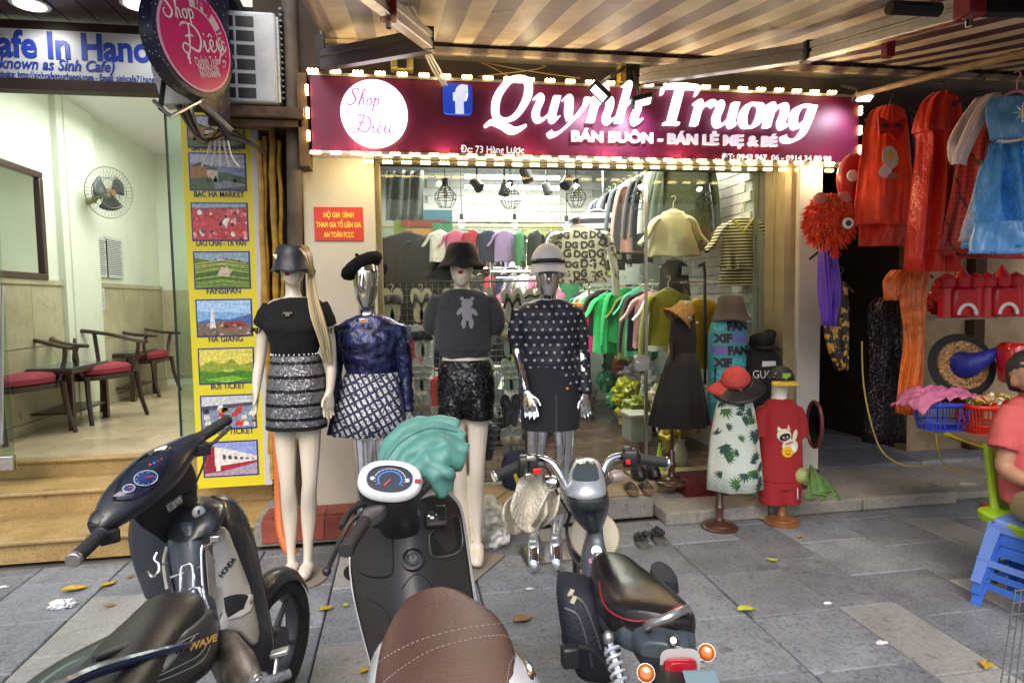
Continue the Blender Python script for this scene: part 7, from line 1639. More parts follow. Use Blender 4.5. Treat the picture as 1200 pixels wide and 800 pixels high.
rows = cr([(718, 648, 10, .01, 2.07), (719, 652, 22, .03, 2.05), (724, 663, 33, .05, 1.99), (735, 677, 44, .062, 1.91), (748, 693, 53, .07, 1.82), (757, 706, 56, .062, 1.75), (760, 717, 50, .055, 1.70), (761, 723, 30, .03, 1.67)], 4)
sd_ = (RH*.93-FH*.36).normalized()
b = MB(); b.loft([ring(W(x, y, dd)-Z3*(hh*.55), sd_*(h*dd/FOC), Z3*hh, 36, 2.7) for x, y, h, hh, dd in rows])
seat = b.build('seat', mat('black_vinyl', (.014, .012, .012), .27, bump=.1, bs=90, var=.3, vs=5), em, ang=80)
bvs = bvh_of(seat); MB().tube([surf(bvs, p.x, p.y, .001) for p in cr([V(*q, 0) for q in ((703, 682), (706, 702), (718, 718), (745, 727), (775, 722), (798, 708))], 5)], .003, 6).build('red_piping', mat('dark_red_piping', (.25, .01, .03), .5), em)
b = MB(); b.loft([ring(W(x, y, dd), sd_*(h*dd/FOC), Z3*hh, 28, 3) for x, y, h, hh, dd in cr([(716, 692, 16, .03, 2.03), (730, 712, 34, .045, 1.93), (752, 733, 50, .055, 1.80), (764, 744, 50, .055, 1.72), (770, 752, 42, .045, 1.67)], 3)])
shell = b.build('rear_shell', M_grey, em, ang=60); bv = bvh_of(shell)
b = MB(); b.loft([ring(W(x, y, dd), sd_*(h*dd/FOC), Z3*hh, 20, 3) for x, y, h, hh, dd in ((768, 740, 38, .06, 1.72), (775, 758, 34, .05, 1.66), (780, 768, 28, .03, 1.62))]); b.build('tail_fairing', M_grey, em, bevel=.004)
q = W(789, 750, 1.62); nn = (CC-q).normalized(); MB().lathe([(.018, 0), (.018, .008), (.012, .01), (.010, .004), (.0, .005)], q-nn*.006, 20, nn).build('seat_lock', M_black, em); MB().lathe([(.009, 0), (.008, .006), (0, .007)], q, 14, nn).build('lock_barrel', M_chrome, em)
MB().tube([W(757, 735, 1.64), W(762, 731, 1.60), W(785, 722, 1.58), W(803, 713, 1.62), W(806, 716, 1.66)], .011, 10, 4).build('grab_rail', mat('satin_alloy', (.42, .42, .42), .3, .8), em)
for x, y in ((759, 736), (804, 718)): MB().ball(W(x, y, 1.64), .012, 8, 6).build('rail_bolt', M_black, em)
q = W(797, 784, 1.58)
MB().loft([ring(q+nn*z, RH*.042*k_, Z3*.032*k_, 24, 4) for z, k_ in ((-.03, 1), (.01, 1), (.022, .88), (.026, .6))]).build('tail_lamp', mat('red_lens', (.42, .008, .02), .12, coat=1), em, ang=50)
MB().loft([ring(q+nn*z+Z3*.004, RH*.024, Z3*.014, 20, 4) for z in (.024, .029)]).build('lamp_bar', mat('red_lens'), em, bevel=.002)
MB().loft([ring(q-nn*.03+Z3*.012+nn*z, RH*.05*k_, Z3*.042*k_, 24, 4) for z, k_ in ((-.04, .7), (0, 1), (.022, 1))]).build('lamp_housing', mat('pale_lens', (.45, .47, .47), .25), em, ang=50)
M_amber = mat('amber_lens', (.55, .13, .005), .12, coat=1)
for (x, y, dd), (x2, y2, d2) in (((828, 764, 1.62), (800, 762, 1.68)), ((757, 788, 1.54), (775, 775, 1.62))):
 c = W(x, y, dd); ax = (c-W(x2, y2, d2)).normalized(); MB().tube([W(x2, y2, d2), c-ax*.02], .007, 8).build('indicator_stalk', M_black, em)
 n_ = (CC-c).normalized(); MB().lathe([(.008, -.045), (.017, -.035), (.0212, -.012), (.0212, .0)], c, 20, n_).build('indicator_cup', M_chrome, em); MB().lathe([(.021, 0), (.02, .012), (.013, .02), (.0, .023)], c, 20, n_).build('indicator_lens', M_amber, em)
def coil(a, b_, r, turns, w_, m, name, t):
 a = Vector(a); b_ = Vector(b_); ax = (b_-a); u = ax.normalized().orthogonal().normalized(); v = ax.normalized().cross(u)
 MB().tube([a+ax*(i/(turns*12))+(u*math.cos(i/12*2*math.pi)+v*math.sin(i/12*2*math.pi))*r for i in range(turns*12+1)], w_, 6).build(name, m, t)
coil(W(716, 756, 1.70), W(736, 830, 1.60), .020, 8, .005, M_silv2, 'shock_spring', em); bar([(712, 744, 1.71), (728, 800, 1.63), (738, 845, 1.55)], .011, M_chrome, 'shock_rod', em)
MB().ball(W(713, 747, 1.70), (.016, .016, .02), 12, 8).build('shock_top', M_alu, em)
coil(W(817, 768, 1.78), W(824, 812, 1.72), .018, 6, .005, M_silv2, 'shock_spring', em)
wheel(em, W(785, 905, 1.62), sd_, .22, .085)
b = MB(); b.loft([ring(W(x, y, dd), sd_*.05, (Z3*.5+FH*.8)*.02, 16, 3) for x, y, dd in ((760, 760, 1.72), (782, 792, 1.55), (795, 850, 1.42))]); b.build('rear_fender', M_black, em)
b = MB(); b.prism([W(800, 786, 1.5), W(838, 786, 1.52), W(846, 806, 1.49), W(806, 808, 1.47)], FH*.004); b.build('number_plate', mat('pale_blue_plate', (.16, .24, .27), .5), em, smooth=False)
bar([(735, 820, 1.6), (700, 765, 1.78), (672, 758, 1.82)], .009, M_black, 'footrest_bar', em); MB().box(W(668, 768, 1.8), (.05, .04, .06)).build('footrest', M_black, em, bevel=.008)
b = MB(); b.loft([ring(W(x, y, dd), (RH*.95-FH*.2)*(h*dd/FOC), FH*dp, 20, 3.2) for x, y, h, dp, dd in cr([(697, 612, 9, .04, 2.2), (697, 628, 10, .045, 2.2), (697, 650, 15, .06, 2.16), (698, 672, 17, .07, 2.12), (704, 700, 18, .08, 2.05), (715, 730, 20, .1, 1.95)], 3)])
col_ = b.build('frame_cover', M_grey, em, ang=50); bv = bvh_of(col_)
q = surf(bv, 699, 645, .0); n_ = (CC-q).normalized(); MB().lathe([(.017, -.002), (.017, .005), (.013, .005), (.012, .002), (.007, .002), (.006, .006), (0, .006)], q, 24, n_).build('emblem', M_chrome, em, ang=30)
b = MB(); b.poly([surf(bv, x, y, .002) for x, y in ((690, 655), (705, 652), (707, 657), (691, 660))]); b.build('pink_sticker', mat('pink_sticker', (.6, .15, .3), .5), em)
def crg(c, a, dp, n=28, e=2.6): return ring(c, RH*a, FH*dp, n, e)
b = MB(); b.loft([crg(W(x, y, dd), h*dd/FOC, dp) for x, y, h, dp, dd in cr([(687, 537, 9, .03, 2.20), (687, 540, 15, .05, 2.19), (687, 550, 20, .07, 2.17), (687, 566, 23, .085, 2.14), (688, 582, 24.5, .09, 2.13), (689, 594, 23, .085, 2.15), (691, 606, 18, .07, 2.18), (694, 617, 11, .05, 2.2), (695, 622, 8, .03, 2.2)], 3)])
cw = b.build('cowl', mat('dark_cowl', (.022, .026, .032), .28, coat=.5), em, ang=60); bv = bvh_of(cw)
def patch(bv, pts, m, name, t, off=.004, k=4, ctr=None, dome=0.0):
 q = cr([V(x, y, 0) for x, y in pts+[pts[0]]], k)[:-1]; cx = sum(p.x for p in q)/len(q); cy_ = sum(p.y for p in q)/len(q); b = MB(); n = len(q)
 rings_ = [[surf(bv, cx+(p.x-cx)*s_, cy_+(p.y-cy_)*s_, o_) for p in q] for s_, o_ in ((1.0, -.001), (.985, off*.7), (.95, off), (.6, off+dome), (.2, off+dome*1.2))]
 for r in rings_: b.v += r
 for i in range(len(rings_)-1):
  for j in range(n): j2 = (j+1) % n; b.face((i*n+j, i*n+j2, (i+1)*n+j2, (i+1)*n+j))
 b.face([(len(rings_)-1)*n+j for j in range(n)]); return b.build(name, m, t, ang=60)
patch(bv, [(674, 541), (687, 538), (700, 541), (707, 560), (709, 578), (700, 584), (687, 586), (674, 584), (664, 578), (666, 560)], mat('dull_silver', (.36, .38, .41), .28, .4), 'display_surround', em, .008)
q0 = [(677, 545), (687, 543), (697, 545), (701, 558), (700, 564), (687, 566), (674, 564), (672, 558)]
patch(bv, q0, mat('display_glass', (.05, .065, .075), .12, coat=1), 'display_glass', em, .013)
for pts in ([(672, 596, 2.14), (664, 578, 2.12), (656, 555, 2.12), (645, 541, 2.14), (630, 537, 2.16), (618, 541, 2.16)], [(704, 596, 2.16), (706, 575, 2.16), (707, 553, 2.18), (714, 539, 2.2), (728, 534, 2.22), (742, 535, 2.24)]):
 bar(pts, .0125, M_chrome, 'handlebar', em, 12, 5)
grip((608, 546, 2.17), (578, 559, 2.13), .019, em, M_grip, M_chrome); grip((748, 537, 2.24), (783, 542, 2.28), .019, em, M_grip, M_chrome)
for x, y, dd, w_ in ((614, 544, 2.15, .035), (625, 543, 2.14, .032)):
 MB().loft([ring(W(x, y, dd)+RH*z, FH*.026*k_, Z3*.033*k_, 16, 3.5) for z, k_ in ((-w_/2, .8), (-w_/2+.005, 1), (w_/2-.005, 1), (w_/2, .8))]).build('switch_housing', M_black, em, bevel=.002)
MB().box(W(622, 537, 2.11), (.03, .015, .014)).build('grey_button', M_alu, em, bevel=.003); MB().box(W(629, 552, 2.10), (.026, .014, .02)).build('red_button', mat('button_red', (.65, .02, .02), .4), em, bevel=.003)
MB().box(W(619, 557, 2.12), (.025, .03, .022)).build('cable_clamp', M_alu, em, bevel=.004)
MB().loft([ring(W(738, 536, 2.22)+RH*z, FH*.026*k_, Z3*.033*k_, 16, 3.5) for z, k_ in ((-.025, .8), (-.02, 1), (.02, 1), (.025, .8))]).build('switch_housing', M_black, em, bevel=.002)
MB().box(W(735, 528, 2.22), (.03, .03, .03)).build('throttle_clamp', M_black, em, bevel=.006); MB().box(W(736, 541, 2.185), (.016, .012, .016)).build('red_button', mat('button_red'), em, bevel=.002)
for x, y, fl_ in ((648, 565, -1), (721, 558, 1)):
 c = W(x, y, 2.15); MB().lathe([(.006, -.03), (.02, -.024), (.024, 0), (.018, .018), (.0, .026)], c, 16, RH*fl_*-1+FH*-.5).build('indicator', M_chrome if fl_ < 0 else mat('silver_amber', (.5, .42, .35), .2, .6), em)
 bar([(x, y, 2.15), ((662 if fl_ < 0 else 708), 570, 2.14)], .006, M_black, 'indicator_stalk', em)
bar([(708, 575, 2.15), (718, 545, 2.17), (735, 540, 2.2)], .004, M_cable, 'cable', em); bar([(669, 600, 2.2), (664, 620, 2.25), (670, 650, 2.2), (684, 668, 2.15)], .006, M_cable, 'cable', em); bar([(625, 548, 2.14), (640, 548, 2.15), (652, 575, 2.16), (667, 602, 2.18)], .004, M_cable, 'cable', em)
fw = W(696, 700, 2.75); fw.z = .22; wheel(em, fw, RH*.9+FH*.25, .21, .08)
for s_ in (-1, 1): MB().tube([W(690+s_*15, 640, 2.4), fw+RH*s_*.075], .014, 8).build('fork_leg', M_black, em)
MB().box(W(676, 650, 2.36), (.035, .03, .05)).build('fork_clamp', M_black, em, bevel=.006)
b = MB(); b.grid(lambda u, v: fw+(FH*-math.cos(.2+1.7*u)+Z3*math.sin(.2+1.7*u))*.25+RH*(v-.5)*.13+Z3*.02*math.cos((v-.5)*3), 14, 6); b.build('front_fender', mat('cream_paint', (.62, .54, .38), .3, coat=.4), em, thick=.004)
MB().lathe([(.085, -.006), (.09, 0), (.085, .008), (0, .014)], W(697, 628, 2.35), 24, (CC-W(697, 628, 2.35))).build('front_disc', mat('cream_paint'), em)
b = MB(); cb_ = W(686, 733, 1.98); ur = (RH*.97-Z3*.12).normalized()
for z, wx, wy in ((.13, .035, .05), (.12, .06, .08), (.08, .078, .10), (0, .085, .11), (-.08, .082, .105), (-.12, .07, .09), (-.135, .04, .06)): pass
b.loft([ring(cb_+Z3*z+RH*(-.02*z/.1), ur*wx, FH*wy, 28, 3.4) for z, wx, wy in ((.145, .03, .05), (.13, .06, .09), (.08, .074, .11), (0, .078, .12), (-.08, .072, .11), (-.125, .06, .09), (-.14, .03, .05))])
bg = b.build('pannier_bag', mat('black_navy_nylon', (.012, .014, .026), .7, bump=.5, bs=120), None, ang=70, origin=cb_); tag(bg, 'black nylon pannier bag strapped to the left side of the moped', 'bag')
for v in bg.data.vertices: v.co += v.normal*.006*noise.noise(v.co*14)
bv = bvh_of(bg); WM['x'] = None; del WM['x']
for path in ([(668, 697), (684, 706), (698, 740), (704, 760)], [(662, 712), (678, 722), (690, 760), (694, 780)]): MB().tube([surf(bv, p.x, p.y, .001) for p in cr([V(x, y, 0) for x, y in path], 4)], .003, 5).build('zipper', mat('zip_grey', (.09, .09, .10), .4), bg)
for x, y in ((669, 696), (672, 702)): MB().box(surf(bv, x, y, .006), (.012, .006, .022), Matrix.Rotation(.5, 3, 'Y')).build('zip_pull', mat('zip_pull', (.6, .55, .4), .4), bg)
MB().box(W(664, 742, 1.92), (.03, .02, .05)).build('buckle', M_black, bg, bevel=.004); bar([(663, 715, 1.93), (659, 735, 1.92), (664, 750, 1.92)], .005, M_black, 'strap', bg)
b = MB(); b.loft([ring(W(778, 676, 2.08)+Z3*z, RH*wx, FH*.08, 20, 3) for z, wx in ((.02, .02), (.014, .035), (-.02, .04), (-.045, .02))]); tag(b.build('pannier_bag', mat('black_navy_nylon'), None), 'edge of the right hand pannier bag showing beyond the moped seat', 'bag')
ht = thing('sun_hat', 'floppy cream knitted hat with frilled brim hanging under the left grip of the moped', 'hat', W(620, 570, 2.2))
def petal(rows, nm):
 sh_ = sheet(rows, 5); o = sh_.build(nm, M_lace, ht, thick=.006, ang=80); return o
petal([[(607, 562, 2.22), (622, 556, 2.18), (636, 566, 2.2)], [(603, 578, 2.12), (622, 575, 2.2), (640, 582, 2.13)], [(599, 597, 2.08), (618, 598, 2.19), (641, 602, 2.10)], [(606, 616, 2.12), (620, 616, 2.19), (634, 614, 2.13)], [(618, 624, 2.16), (622, 624, 2.18), (626, 623, 2.16)]], 'brim')
petal([[(606, 574, 2.28), (613, 572, 2.24), (616, 580, 2.22)], [(592, 590, 2.2), (603, 590, 2.28), (612, 592, 2.24)], [(590, 608, 2.18), (602, 608, 2.28), (612, 608, 2.24)], [(598, 626, 2.22), (604, 627, 2.28), (610, 624, 2.26)]], 'brim')
petal([[(642, 576, 2.12), (650, 575, 2.2), (656, 578, 2.16)], [(634, 592, 2.08), (646, 592, 2.2), (654, 592, 2.13)], [(628, 606, 2.09), (640, 606, 2.2), (650, 604, 2.13)], [(622, 616, 2.13), (630, 618, 2.2), (638, 616, 2.16)]], 'brim')
petal([[(636, 566, 2.34), (652, 570, 2.32), (664, 584, 2.36)], [(640, 584, 2.32), (654, 588, 2.3), (666, 592, 2.36)], [(644, 598, 2.34), (654, 602, 2.33), (660, 600, 2.36)]], 'brim')
bar([(618, 560, 2.15), (622, 570, 2.16)], .004, M_lace, 'cord', ht)
mb = thing('motorbike', 'dark blue grey motorbike with leg shields and long brown black saddle, leftmost of the three', 'scooter', G(180, 800), group='scooters parked on the pavement')
ax = (W(205, 697, 1.82)-W(60, 820, 1.35)); ax.z = 0; ax.normalize(); sr = ax.cross(Z3).normalized()
M_sad = mat('worn_saddle', (.022, .018, .017), .42, bump=.12, bs=150, var=.5, vs=4)
rows = cr([(222, 697, .03, .02, 1.88), (214, 698, .065, .045, 1.85), (199, 704, .082, .06, 1.80), (178, 726, .088, .062, 1.72), (154, 752, .096, .058, 1.62), (126, 784, .105, .055, 1.51), (95, 822, .11, .055, 1.40), (60, 872, .11, .055, 1.28), (20, 920, .10, .05, 1.19)], 4)
b = MB(); b.loft([ring(W(x, y, dd)-Z3*hh*.7, sr*hw, Z3*hh, 30, 2.5) for x, y, hw, hh, dd in rows]); b.build('saddle', M_sad, mb, ang=80)
rows2 = cr([(238, 742, .05, .08, 1.93), (220, 752, .085, .10, 1.86), (190, 768, .11, .10, 1.76), (150, 792, .13, .10, 1.64), (105, 826, .15, .10, 1.52), (50, 876, .15, .09, 1.38), (-20, 940, .12, .07, 1.25)], 3)
b = MB(); b.loft([ring(W(x, y, dd)-Z3*.0, sr*hw, Z3*hh, 28, 3) for x, y, hw, hh, dd in rows2]); sp1 = b.build('side_bodywork', M_navyp, mb, ang=60); bv = bvh_of(sp1)
M_sl = mat('silver_line', (.6, .6, .6), .3, .6)
for path in ([(176, 790), (190, 768), (212, 752), (232, 742)], [(178, 795), (205, 782), (232, 768), (243, 752)], [(184, 798), (210, 788), (236, 774), (246, 756)], [(186, 776), (204, 759), (208, 766), (190, 786), (186, 776)], [(214, 762), (228, 745)]):
 MB().tube([surf(bv, p.x, p.y, .0012) for p in cr([V(x, y, 0) for x, y in path], 4)], .0014, 5).build('decal_line', M_sl, mb)
b = MB(); b.poly([surf(bv, x, y, .003) for x, y in ((188, 776), (203, 762), (206, 767), (191, 784))]); b.build('silver_decal', M_sl, mb)
q = text('WAVE', .026, mat('gold_decal', (.45, .25, .05), .4), mb, surf(bv, 218, 764, .006), sr*.2+(W(240, 752, 1.9)-W(215, 764, 1.85)).normalized(), Z3, .0005, .001, .2)
bar([(245, 760, 1.86), (250, 740, 1.9), (240, 722, 1.92), (226, 712, 1.9)], .006, M_sl, 'side_trim', mb)
bar([(236, 752, 1.74), (200, 760, 1.62), (150, 774, 1.50), (100, 790, 1.37), (40, 820, 1.24), (0, 840, 1.18)], [.006, .010, .014, .016, .016, .016], mat('navy_gloss', (.012, .022, .06), .3, coat=.3), 'tail_rail', mb)
bar([(238, 730, 1.84), (205, 738, 1.74), (185, 746, 1.68), (150, 758, 1.59), (110, 772, 1.5)], [.012, .022, .02, .014, .008], M_navyp, 'saddle_trim', mb)
rowsC = [[(196, 616, 2.10), (214, 612, 2.04), (232, 612, 2.06), (250, 606, 2.16)], [(196, 640, 2.10), (214, 640, 2.01), (234, 640, 2.02), (250, 634, 2.12)], [(202, 675, 2.08), (218, 680, 1.98), (238, 682, 2.0), (252, 680, 2.08)], [(210, 715, 2.05), (226, 722, 1.94), (244, 726, 1.96), (258, 724, 2.04)], [(220, 760, 2.0), (236, 768, 1.9), (252, 772, 1.92), (266, 768, 2.0)]]
sheet(rowsC, 4).build('centre_column', mat('slate_plastic', (.075, .09, .11), .35, coat=.2), mb, thick=.01, ang=80)
rowsR = [[(232, 590, 2.16), (252, 580, 2.2), (272, 585, 2.26), (284, 598, 2.32)], [(240, 625, 2.12), (262, 616, 2.16), (282, 622, 2.22), (296, 632, 2.28)], [(244, 668, 2.08), (268, 662, 2.12), (290, 664, 2.18), (305, 676, 2.24)], [(250, 712, 2.04), (275, 706, 2.08), (297, 706, 2.14), (313, 716, 2.20)], [(262, 752, 2.0), (284, 746, 2.05), (304, 748, 2.1), (319, 752, 2.16)], [(278, 792, 1.97), (296, 788, 2.02), (310, 786, 2.07), (321, 790, 2.12)]]
rs_ = sheet(rowsR, 4).build('leg_shield', M_navyp, mb, thick=.01, ang=80); bv = bvh_of(rs_)
pn = patch(bv, [(240, 640), (246, 622), (262, 618), (274, 646), (290, 690), (301, 742), (296, 756), (280, 742), (256, 738), (247, 722), (243, 680)], M_tansil, 'shield_panel', mb, .016)
bvp = bvh_of(pn)
patch(bvp, [(262, 700), (276, 696), (291, 698), (287, 717), (267, 723)], M_gap, 'pocket_opening', mb, .003, 3)
patch(bvp, [(291, 696), (297, 698), (292, 716), (272, 726), (267, 724), (286, 716)], mat('pocket_lip', (.50, .48, .45), .3), 'pocket_lip', mb, .006, 2)
for i, ch in enumerate('HONDA'):
 p = surf(bvp, 260+i*3.2, 677-i*4.4, .004); p2 = surf(bvp, 263.2+i*3.2, 672.6-i*4.4, .004); pu = surf(bvp, 256.5+i*3.2, 675-i*4.4, .004)
 text(ch, .021, M_inkb, mb, p, p2-p, pu-p, .0006, .0008)
MB().tube([W(r[-1][0], r[-1][1], r[-1][2]) for r in rowsR], .008, 8, 4).build('shield_edge', M_navyp, mb)
rowsL = [[(154, 606, 2.2), (176, 606, 2.12), (200, 610, 2.08)], [(152, 632, 2.2), (176, 640, 2.12), (198, 646, 2.08)], [(158, 662, 2.16), (180, 676, 2.1), (202, 682, 2.05)], [(172, 700, 2.1), (190, 712, 2.05), (210, 722, 2.0)]]
sheet(rowsL, 4).build('leg_shield', M_navyp, mb, thick=.01, ang=80)
bar([(196, 640, 2.06), (192, 660, 2.05), (196, 690, 2.02)], .006, M_tansil, 'panel_edge', mb)
dc = W(172, 562, 1.90); n3 = ((CC-dc).normalized()*.55+Z3*.75).normalized(); u3 = W(215, 527, 2.06)-W(128, 600, 1.78); u3 = (u3-n3*u3.dot(n3)).normalized(); v3 = n3.cross(u3)
b = MB(); b.loft([[W(x, y, dd)+v3*a_*hv+n3*c_*hn for a_, c_ in [(math.copysign(abs(math.cos(t_))**.8, math.cos(t_)), math.copysign(abs(math.sin(t_))**.8, math.sin(t_))) for t_ in [2*math.pi*i/24 for i in range(24)]]] for x, y, dd, hv, hn in cr([(112, 622, 1.74, .022, .02), (122, 611, 1.76, .034, .028), (140, 592, 1.81, .058, .036), (166, 568, 1.89, .072, .042), (190, 546, 1.97, .070, .042), (212, 528, 2.04, .046, .034), (226, 518, 2.08, .034, .028), (234, 513, 2.10, .022, .02)], 3)])
hb = b.build('handlebar_housing', M_navyp, mb, ang=60); bv = bvh_of(hb)
gl_ = [(134, 586), (140, 568), (155, 550), (176, 534), (196, 527), (199, 534), (192, 556), (176, 574), (156, 585)]
patch(bv, gl_, mat('dash_black', (.015, .02, .035), .3), 'dash_panel', mb, .003)
bvd = bvh_of(hb)
def dial(px, py, r, m_, t=mb):
 c = surf(bv, px, py, .006); MB().loft([ring(c+n3*z, u3*r, v3*r, 24) for z in (-.003, .001)]).build('dial_face', mat('dial_deep_blue', (.02, .05, .18), .4), t)
 MB().tube([c+n3*.002+u3*r*math.cos(a_)+v3*r*math.sin(a_) for a_ in [2*math.pi*i/24 for i in range(25)]], .0016, 5, caps=False).build('dial_ring', M_dw, t)
 for i in range(9):
  a_ = .4+i*.62; MB().tube([c+n3*.002+(u3*math.cos(a_)+v3*math.sin(a_))*r*.7, c+n3*.002+(u3*math.cos(a_)+v3*math.sin(a_))*r*.88], .0009, 4).build('dial_tick', M_dw, t)
 MB().tube([c+n3*.003, c+n3*.003+(u3*.5-v3*.4)*r], .0012, 4).build('needle', mat('needle_red'), t)
dial(171, 562, .030, None); dial(151, 574, .015, None)
for i in range(4): MB().cyl(surf(bv, 176+i*4.5, 546-i*2.2, .004), surf(bv, 176+i*4.5, 546-i*2.2, .007), .0035, n=8).build('tell_tale', mat(('needle_red', 'dial_blue', 'button_red', 'amber_lens')[i]), mb)
patch(bv, [(x*1.04-6.6, y*1.04-22.3) for x, y in gl_], glassmat('dash_glass', (.9, .93, 1), 1.6), 'dash_glass', mb, .016)
b = MB(); b.loft([ring(W(x, y, dd), u3*hw+Z3*0, (n3*.2+FH*.8)*dp, 24, 2.8) for x, y, dd, hw, dp in ((188, 566, 1.98, .12, .07), (200, 585, 2.02, .11, .07), (208, 602, 2.07, .085, .06), (214, 615, 2.1, .07, .055))]); lh = b.build('lower_housing', mat('black_inner_plastic', (.014, .015, .018), .5), mb, ang=60); bvl = bvh_of(lh)
b = MB(); b.loft([ring(W(x, y, dd), RH*hw, FH*.05, 24, 2.6) for x, y, dd, hw in ((226, 586, 2.14, .05), (230, 592, 2.12, .085), (228, 606, 2.09, .095), (224, 622, 2.06, .085), (221, 628, 2.05, .05))]); ko = b.build('key_cowl', M_navyp, mb, ang=60); bvk = bvh_of(ko)
q = surf(bvk, 233, 600, .002); n_ = (CC-q).normalized(); MB().lathe([(.02, -.004), (.02, .004), (.016, .006), (.0, .006)], q, 20, n_).build('key_switch', mat('key_alloy', (.35, .36, .33), .4, .6), mb, ang=30); MB().box(q+n_*.008, (.006, .003, .014)).build('key_slot', M_black, mb)
patch(bvl, [(194, 592), (212, 580), (214, 588), (198, 600)], mat('worn_label', (.5, .5, .48), .8, var=.8, vs=90), 'worn_label', mb, .0015, 1)
MB().loft([ring(W(x, y, dd), v3*r, n3*r, 18, 3) for x, y, dd, r in ((110, 618, 1.74, .02), (118, 612, 1.76, .032), (128, 606, 1.78, .034), (132, 604, 1.79, .02))]).build('switch_housing', M_black, mb)
MB().box(W(128, 628, 1.75), (.05, .03, .04), Matrix.Rotation(.6, 3, 'Z')).build('switch_block', M_black, mb, bevel=.006)
grip((119, 625, 1.72), (85, 657, 1.58), .0185, mb, M_grip, M_alu); grip((234, 513, 2.10), (267, 491, 2.26), .0185, mb, M_grip, M_grip)
MB().box(W(236, 526, 2.08), (.05, .04, .04), Matrix.Rotation(.5, 3, 'Z')).build('switch_block', M_black, mb, bevel=.006)
bar([(243, 526, 2.08), (237, 548, 2.06), (224, 575, 2.04), (217, 578, 2.05)], .0035, M_cable, 'brake_cable', mb); bar([(246, 522, 2.1), (262, 508, 2.2), (270, 500, 2.26)], .006, M_black, 'brake_lever', mb)
bar([(184, 647, 1.98), (181, 655, 1.97), (186, 660, 1.97), (186, 670, 1.96), (178, 675, 1.96), (174, 668, 1.96)], .0045, M_chrome, 'bag_hook', mb)
bar([(186, 662, 1.97), (197, 659, 2.0)], .003, M_chrome, 'hook_arm', mb)
for pts in ([(212, 700, 1.93), (212, 668, 1.95), (218, 661, 1.96), (226, 665, 1.96), (227, 710, 1.92)], [(240, 640, 2.0), (236, 643, 1.98), (238, 690, 1.95), (244, 715, 1.92), (236, 726, 1.9), (224, 720, 1.9)], [(222, 690, 1.93), (232, 688, 1.93), (236, 698, 1.92), (235, 710, 1.92)], [(236, 643, 1.98), (248, 636, 2.03), (256, 632, 2.05)]): bar(pts, .0042, M_chrome, 'basket_wire', mb)
MB().tube([W(200, 676, 1.98), W(236, 663, 2.0)], .008, 6, flat=.5).build('rack_strap', M_alu, mb); MB().box(W(252, 631, 2.03), (.03, .012, .02)).build('rack_clamp', M_alu, mb, bevel=.003)
b = MB(); b.loft([ring(W(x, y, dd), sr*.06, Z3*h, 16, 3) for x, y, dd, h in ((262, 760, 1.95, .06), (280, 790, 1.9, .09), (296, 840, 1.84, .1))]); b.build('engine_cover', mat('oily_alloy', (.13, .11, .09), .5, .6, var=.6, vs=25), mb, ang=60)
bar([(292, 799, 1.84), (318, 796, 1.86), (339, 789, 1.9)], .014, mat('peg_rubber', (.16, .17, .18), .7, bump=1, bs=60), 'foot_peg', mb)
bar([(322, 790, 1.9), (324, 772, 1.92), (321, 766, 1.92)], .007, M_alu, 'brake_pedal', mb); MB().box(W(328, 764, 1.92), (.055, .03, .016), Matrix.Rotation(-.2, 3, 'Y')).build('pedal_pad', M_alu, mb, bevel=.004)
coil(W(292, 770, 1.9), W(304, 800, 1.84), .012, 6, .004, M_alu, 'return_spring', mb)
wc = W(318, 752, 2.50); wheel(mb, wc, RH*.985-FH*.17, .25, .095)
b = MB(); axw = (RH*.985-FH*.17).normalized(); fwv = Z3.cross(axw).normalized()
b.grid(lambda u, v: wc+(fwv*math.cos(.5+2.3*u)+Z3*math.sin(.5+2.3*u))*.28+axw*(v-.5)*.11-(fwv*math.cos(.5+2.3*u)+Z3*math.sin(.5+2.3*u))*.05*(2*v-1)**2, 16, 6); b.build('front_fender', M_navyp, mb, thick=.004)
wheel(mb, W(20, 1080, 1.35), sr, .27, .08)
# ============================================================ RIGHT SIDE: ALLEY, COSTUME STALL, SEATED PERSON
rw_ = thing('side_stall', None, None); rw_['kind'] = 'structure'
M_tanw = mat('stained_tan_wall', (.30, .22, .13), .85, var=.35, vs=3, bump=.3, bs=12, dirt=.6)
MB().bb((3.29, 4.92, 0), (3.36, 8, 3.1)).build('alley_wall', mat('dirty_grey_wall', (.22, .21, .2), .85, var=.3, vs=2, dirt=.5), rw_, smooth=False)
xw = P(1064, 450, 5.3).x
MB().bb((xw, 5.3, 0), (9, 5.45, 3.1)).build('stall_wall', M_tanw, rw_, smooth=False)
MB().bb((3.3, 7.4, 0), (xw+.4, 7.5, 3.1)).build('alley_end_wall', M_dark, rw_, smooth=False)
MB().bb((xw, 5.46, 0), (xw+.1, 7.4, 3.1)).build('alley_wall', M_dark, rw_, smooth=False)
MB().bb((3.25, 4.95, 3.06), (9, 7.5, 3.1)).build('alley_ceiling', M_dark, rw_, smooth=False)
MB().bb((3.95, 4.2, 0), (9, 5.3, .06)).build('stall_floor', M_kerb, rw_, smooth=False, bevel=.01)
MB().bb((xw+.6, 5.2, .06), (xw+.72, 5.31, 3.05)).build('stall_post', M_darkwood, rw_, smooth=False)
MB().bb((9.0, -2, 0), (9.2, 5.5, 4.4)).build('neighbour_wall', M_tanw, rw_, smooth=False)
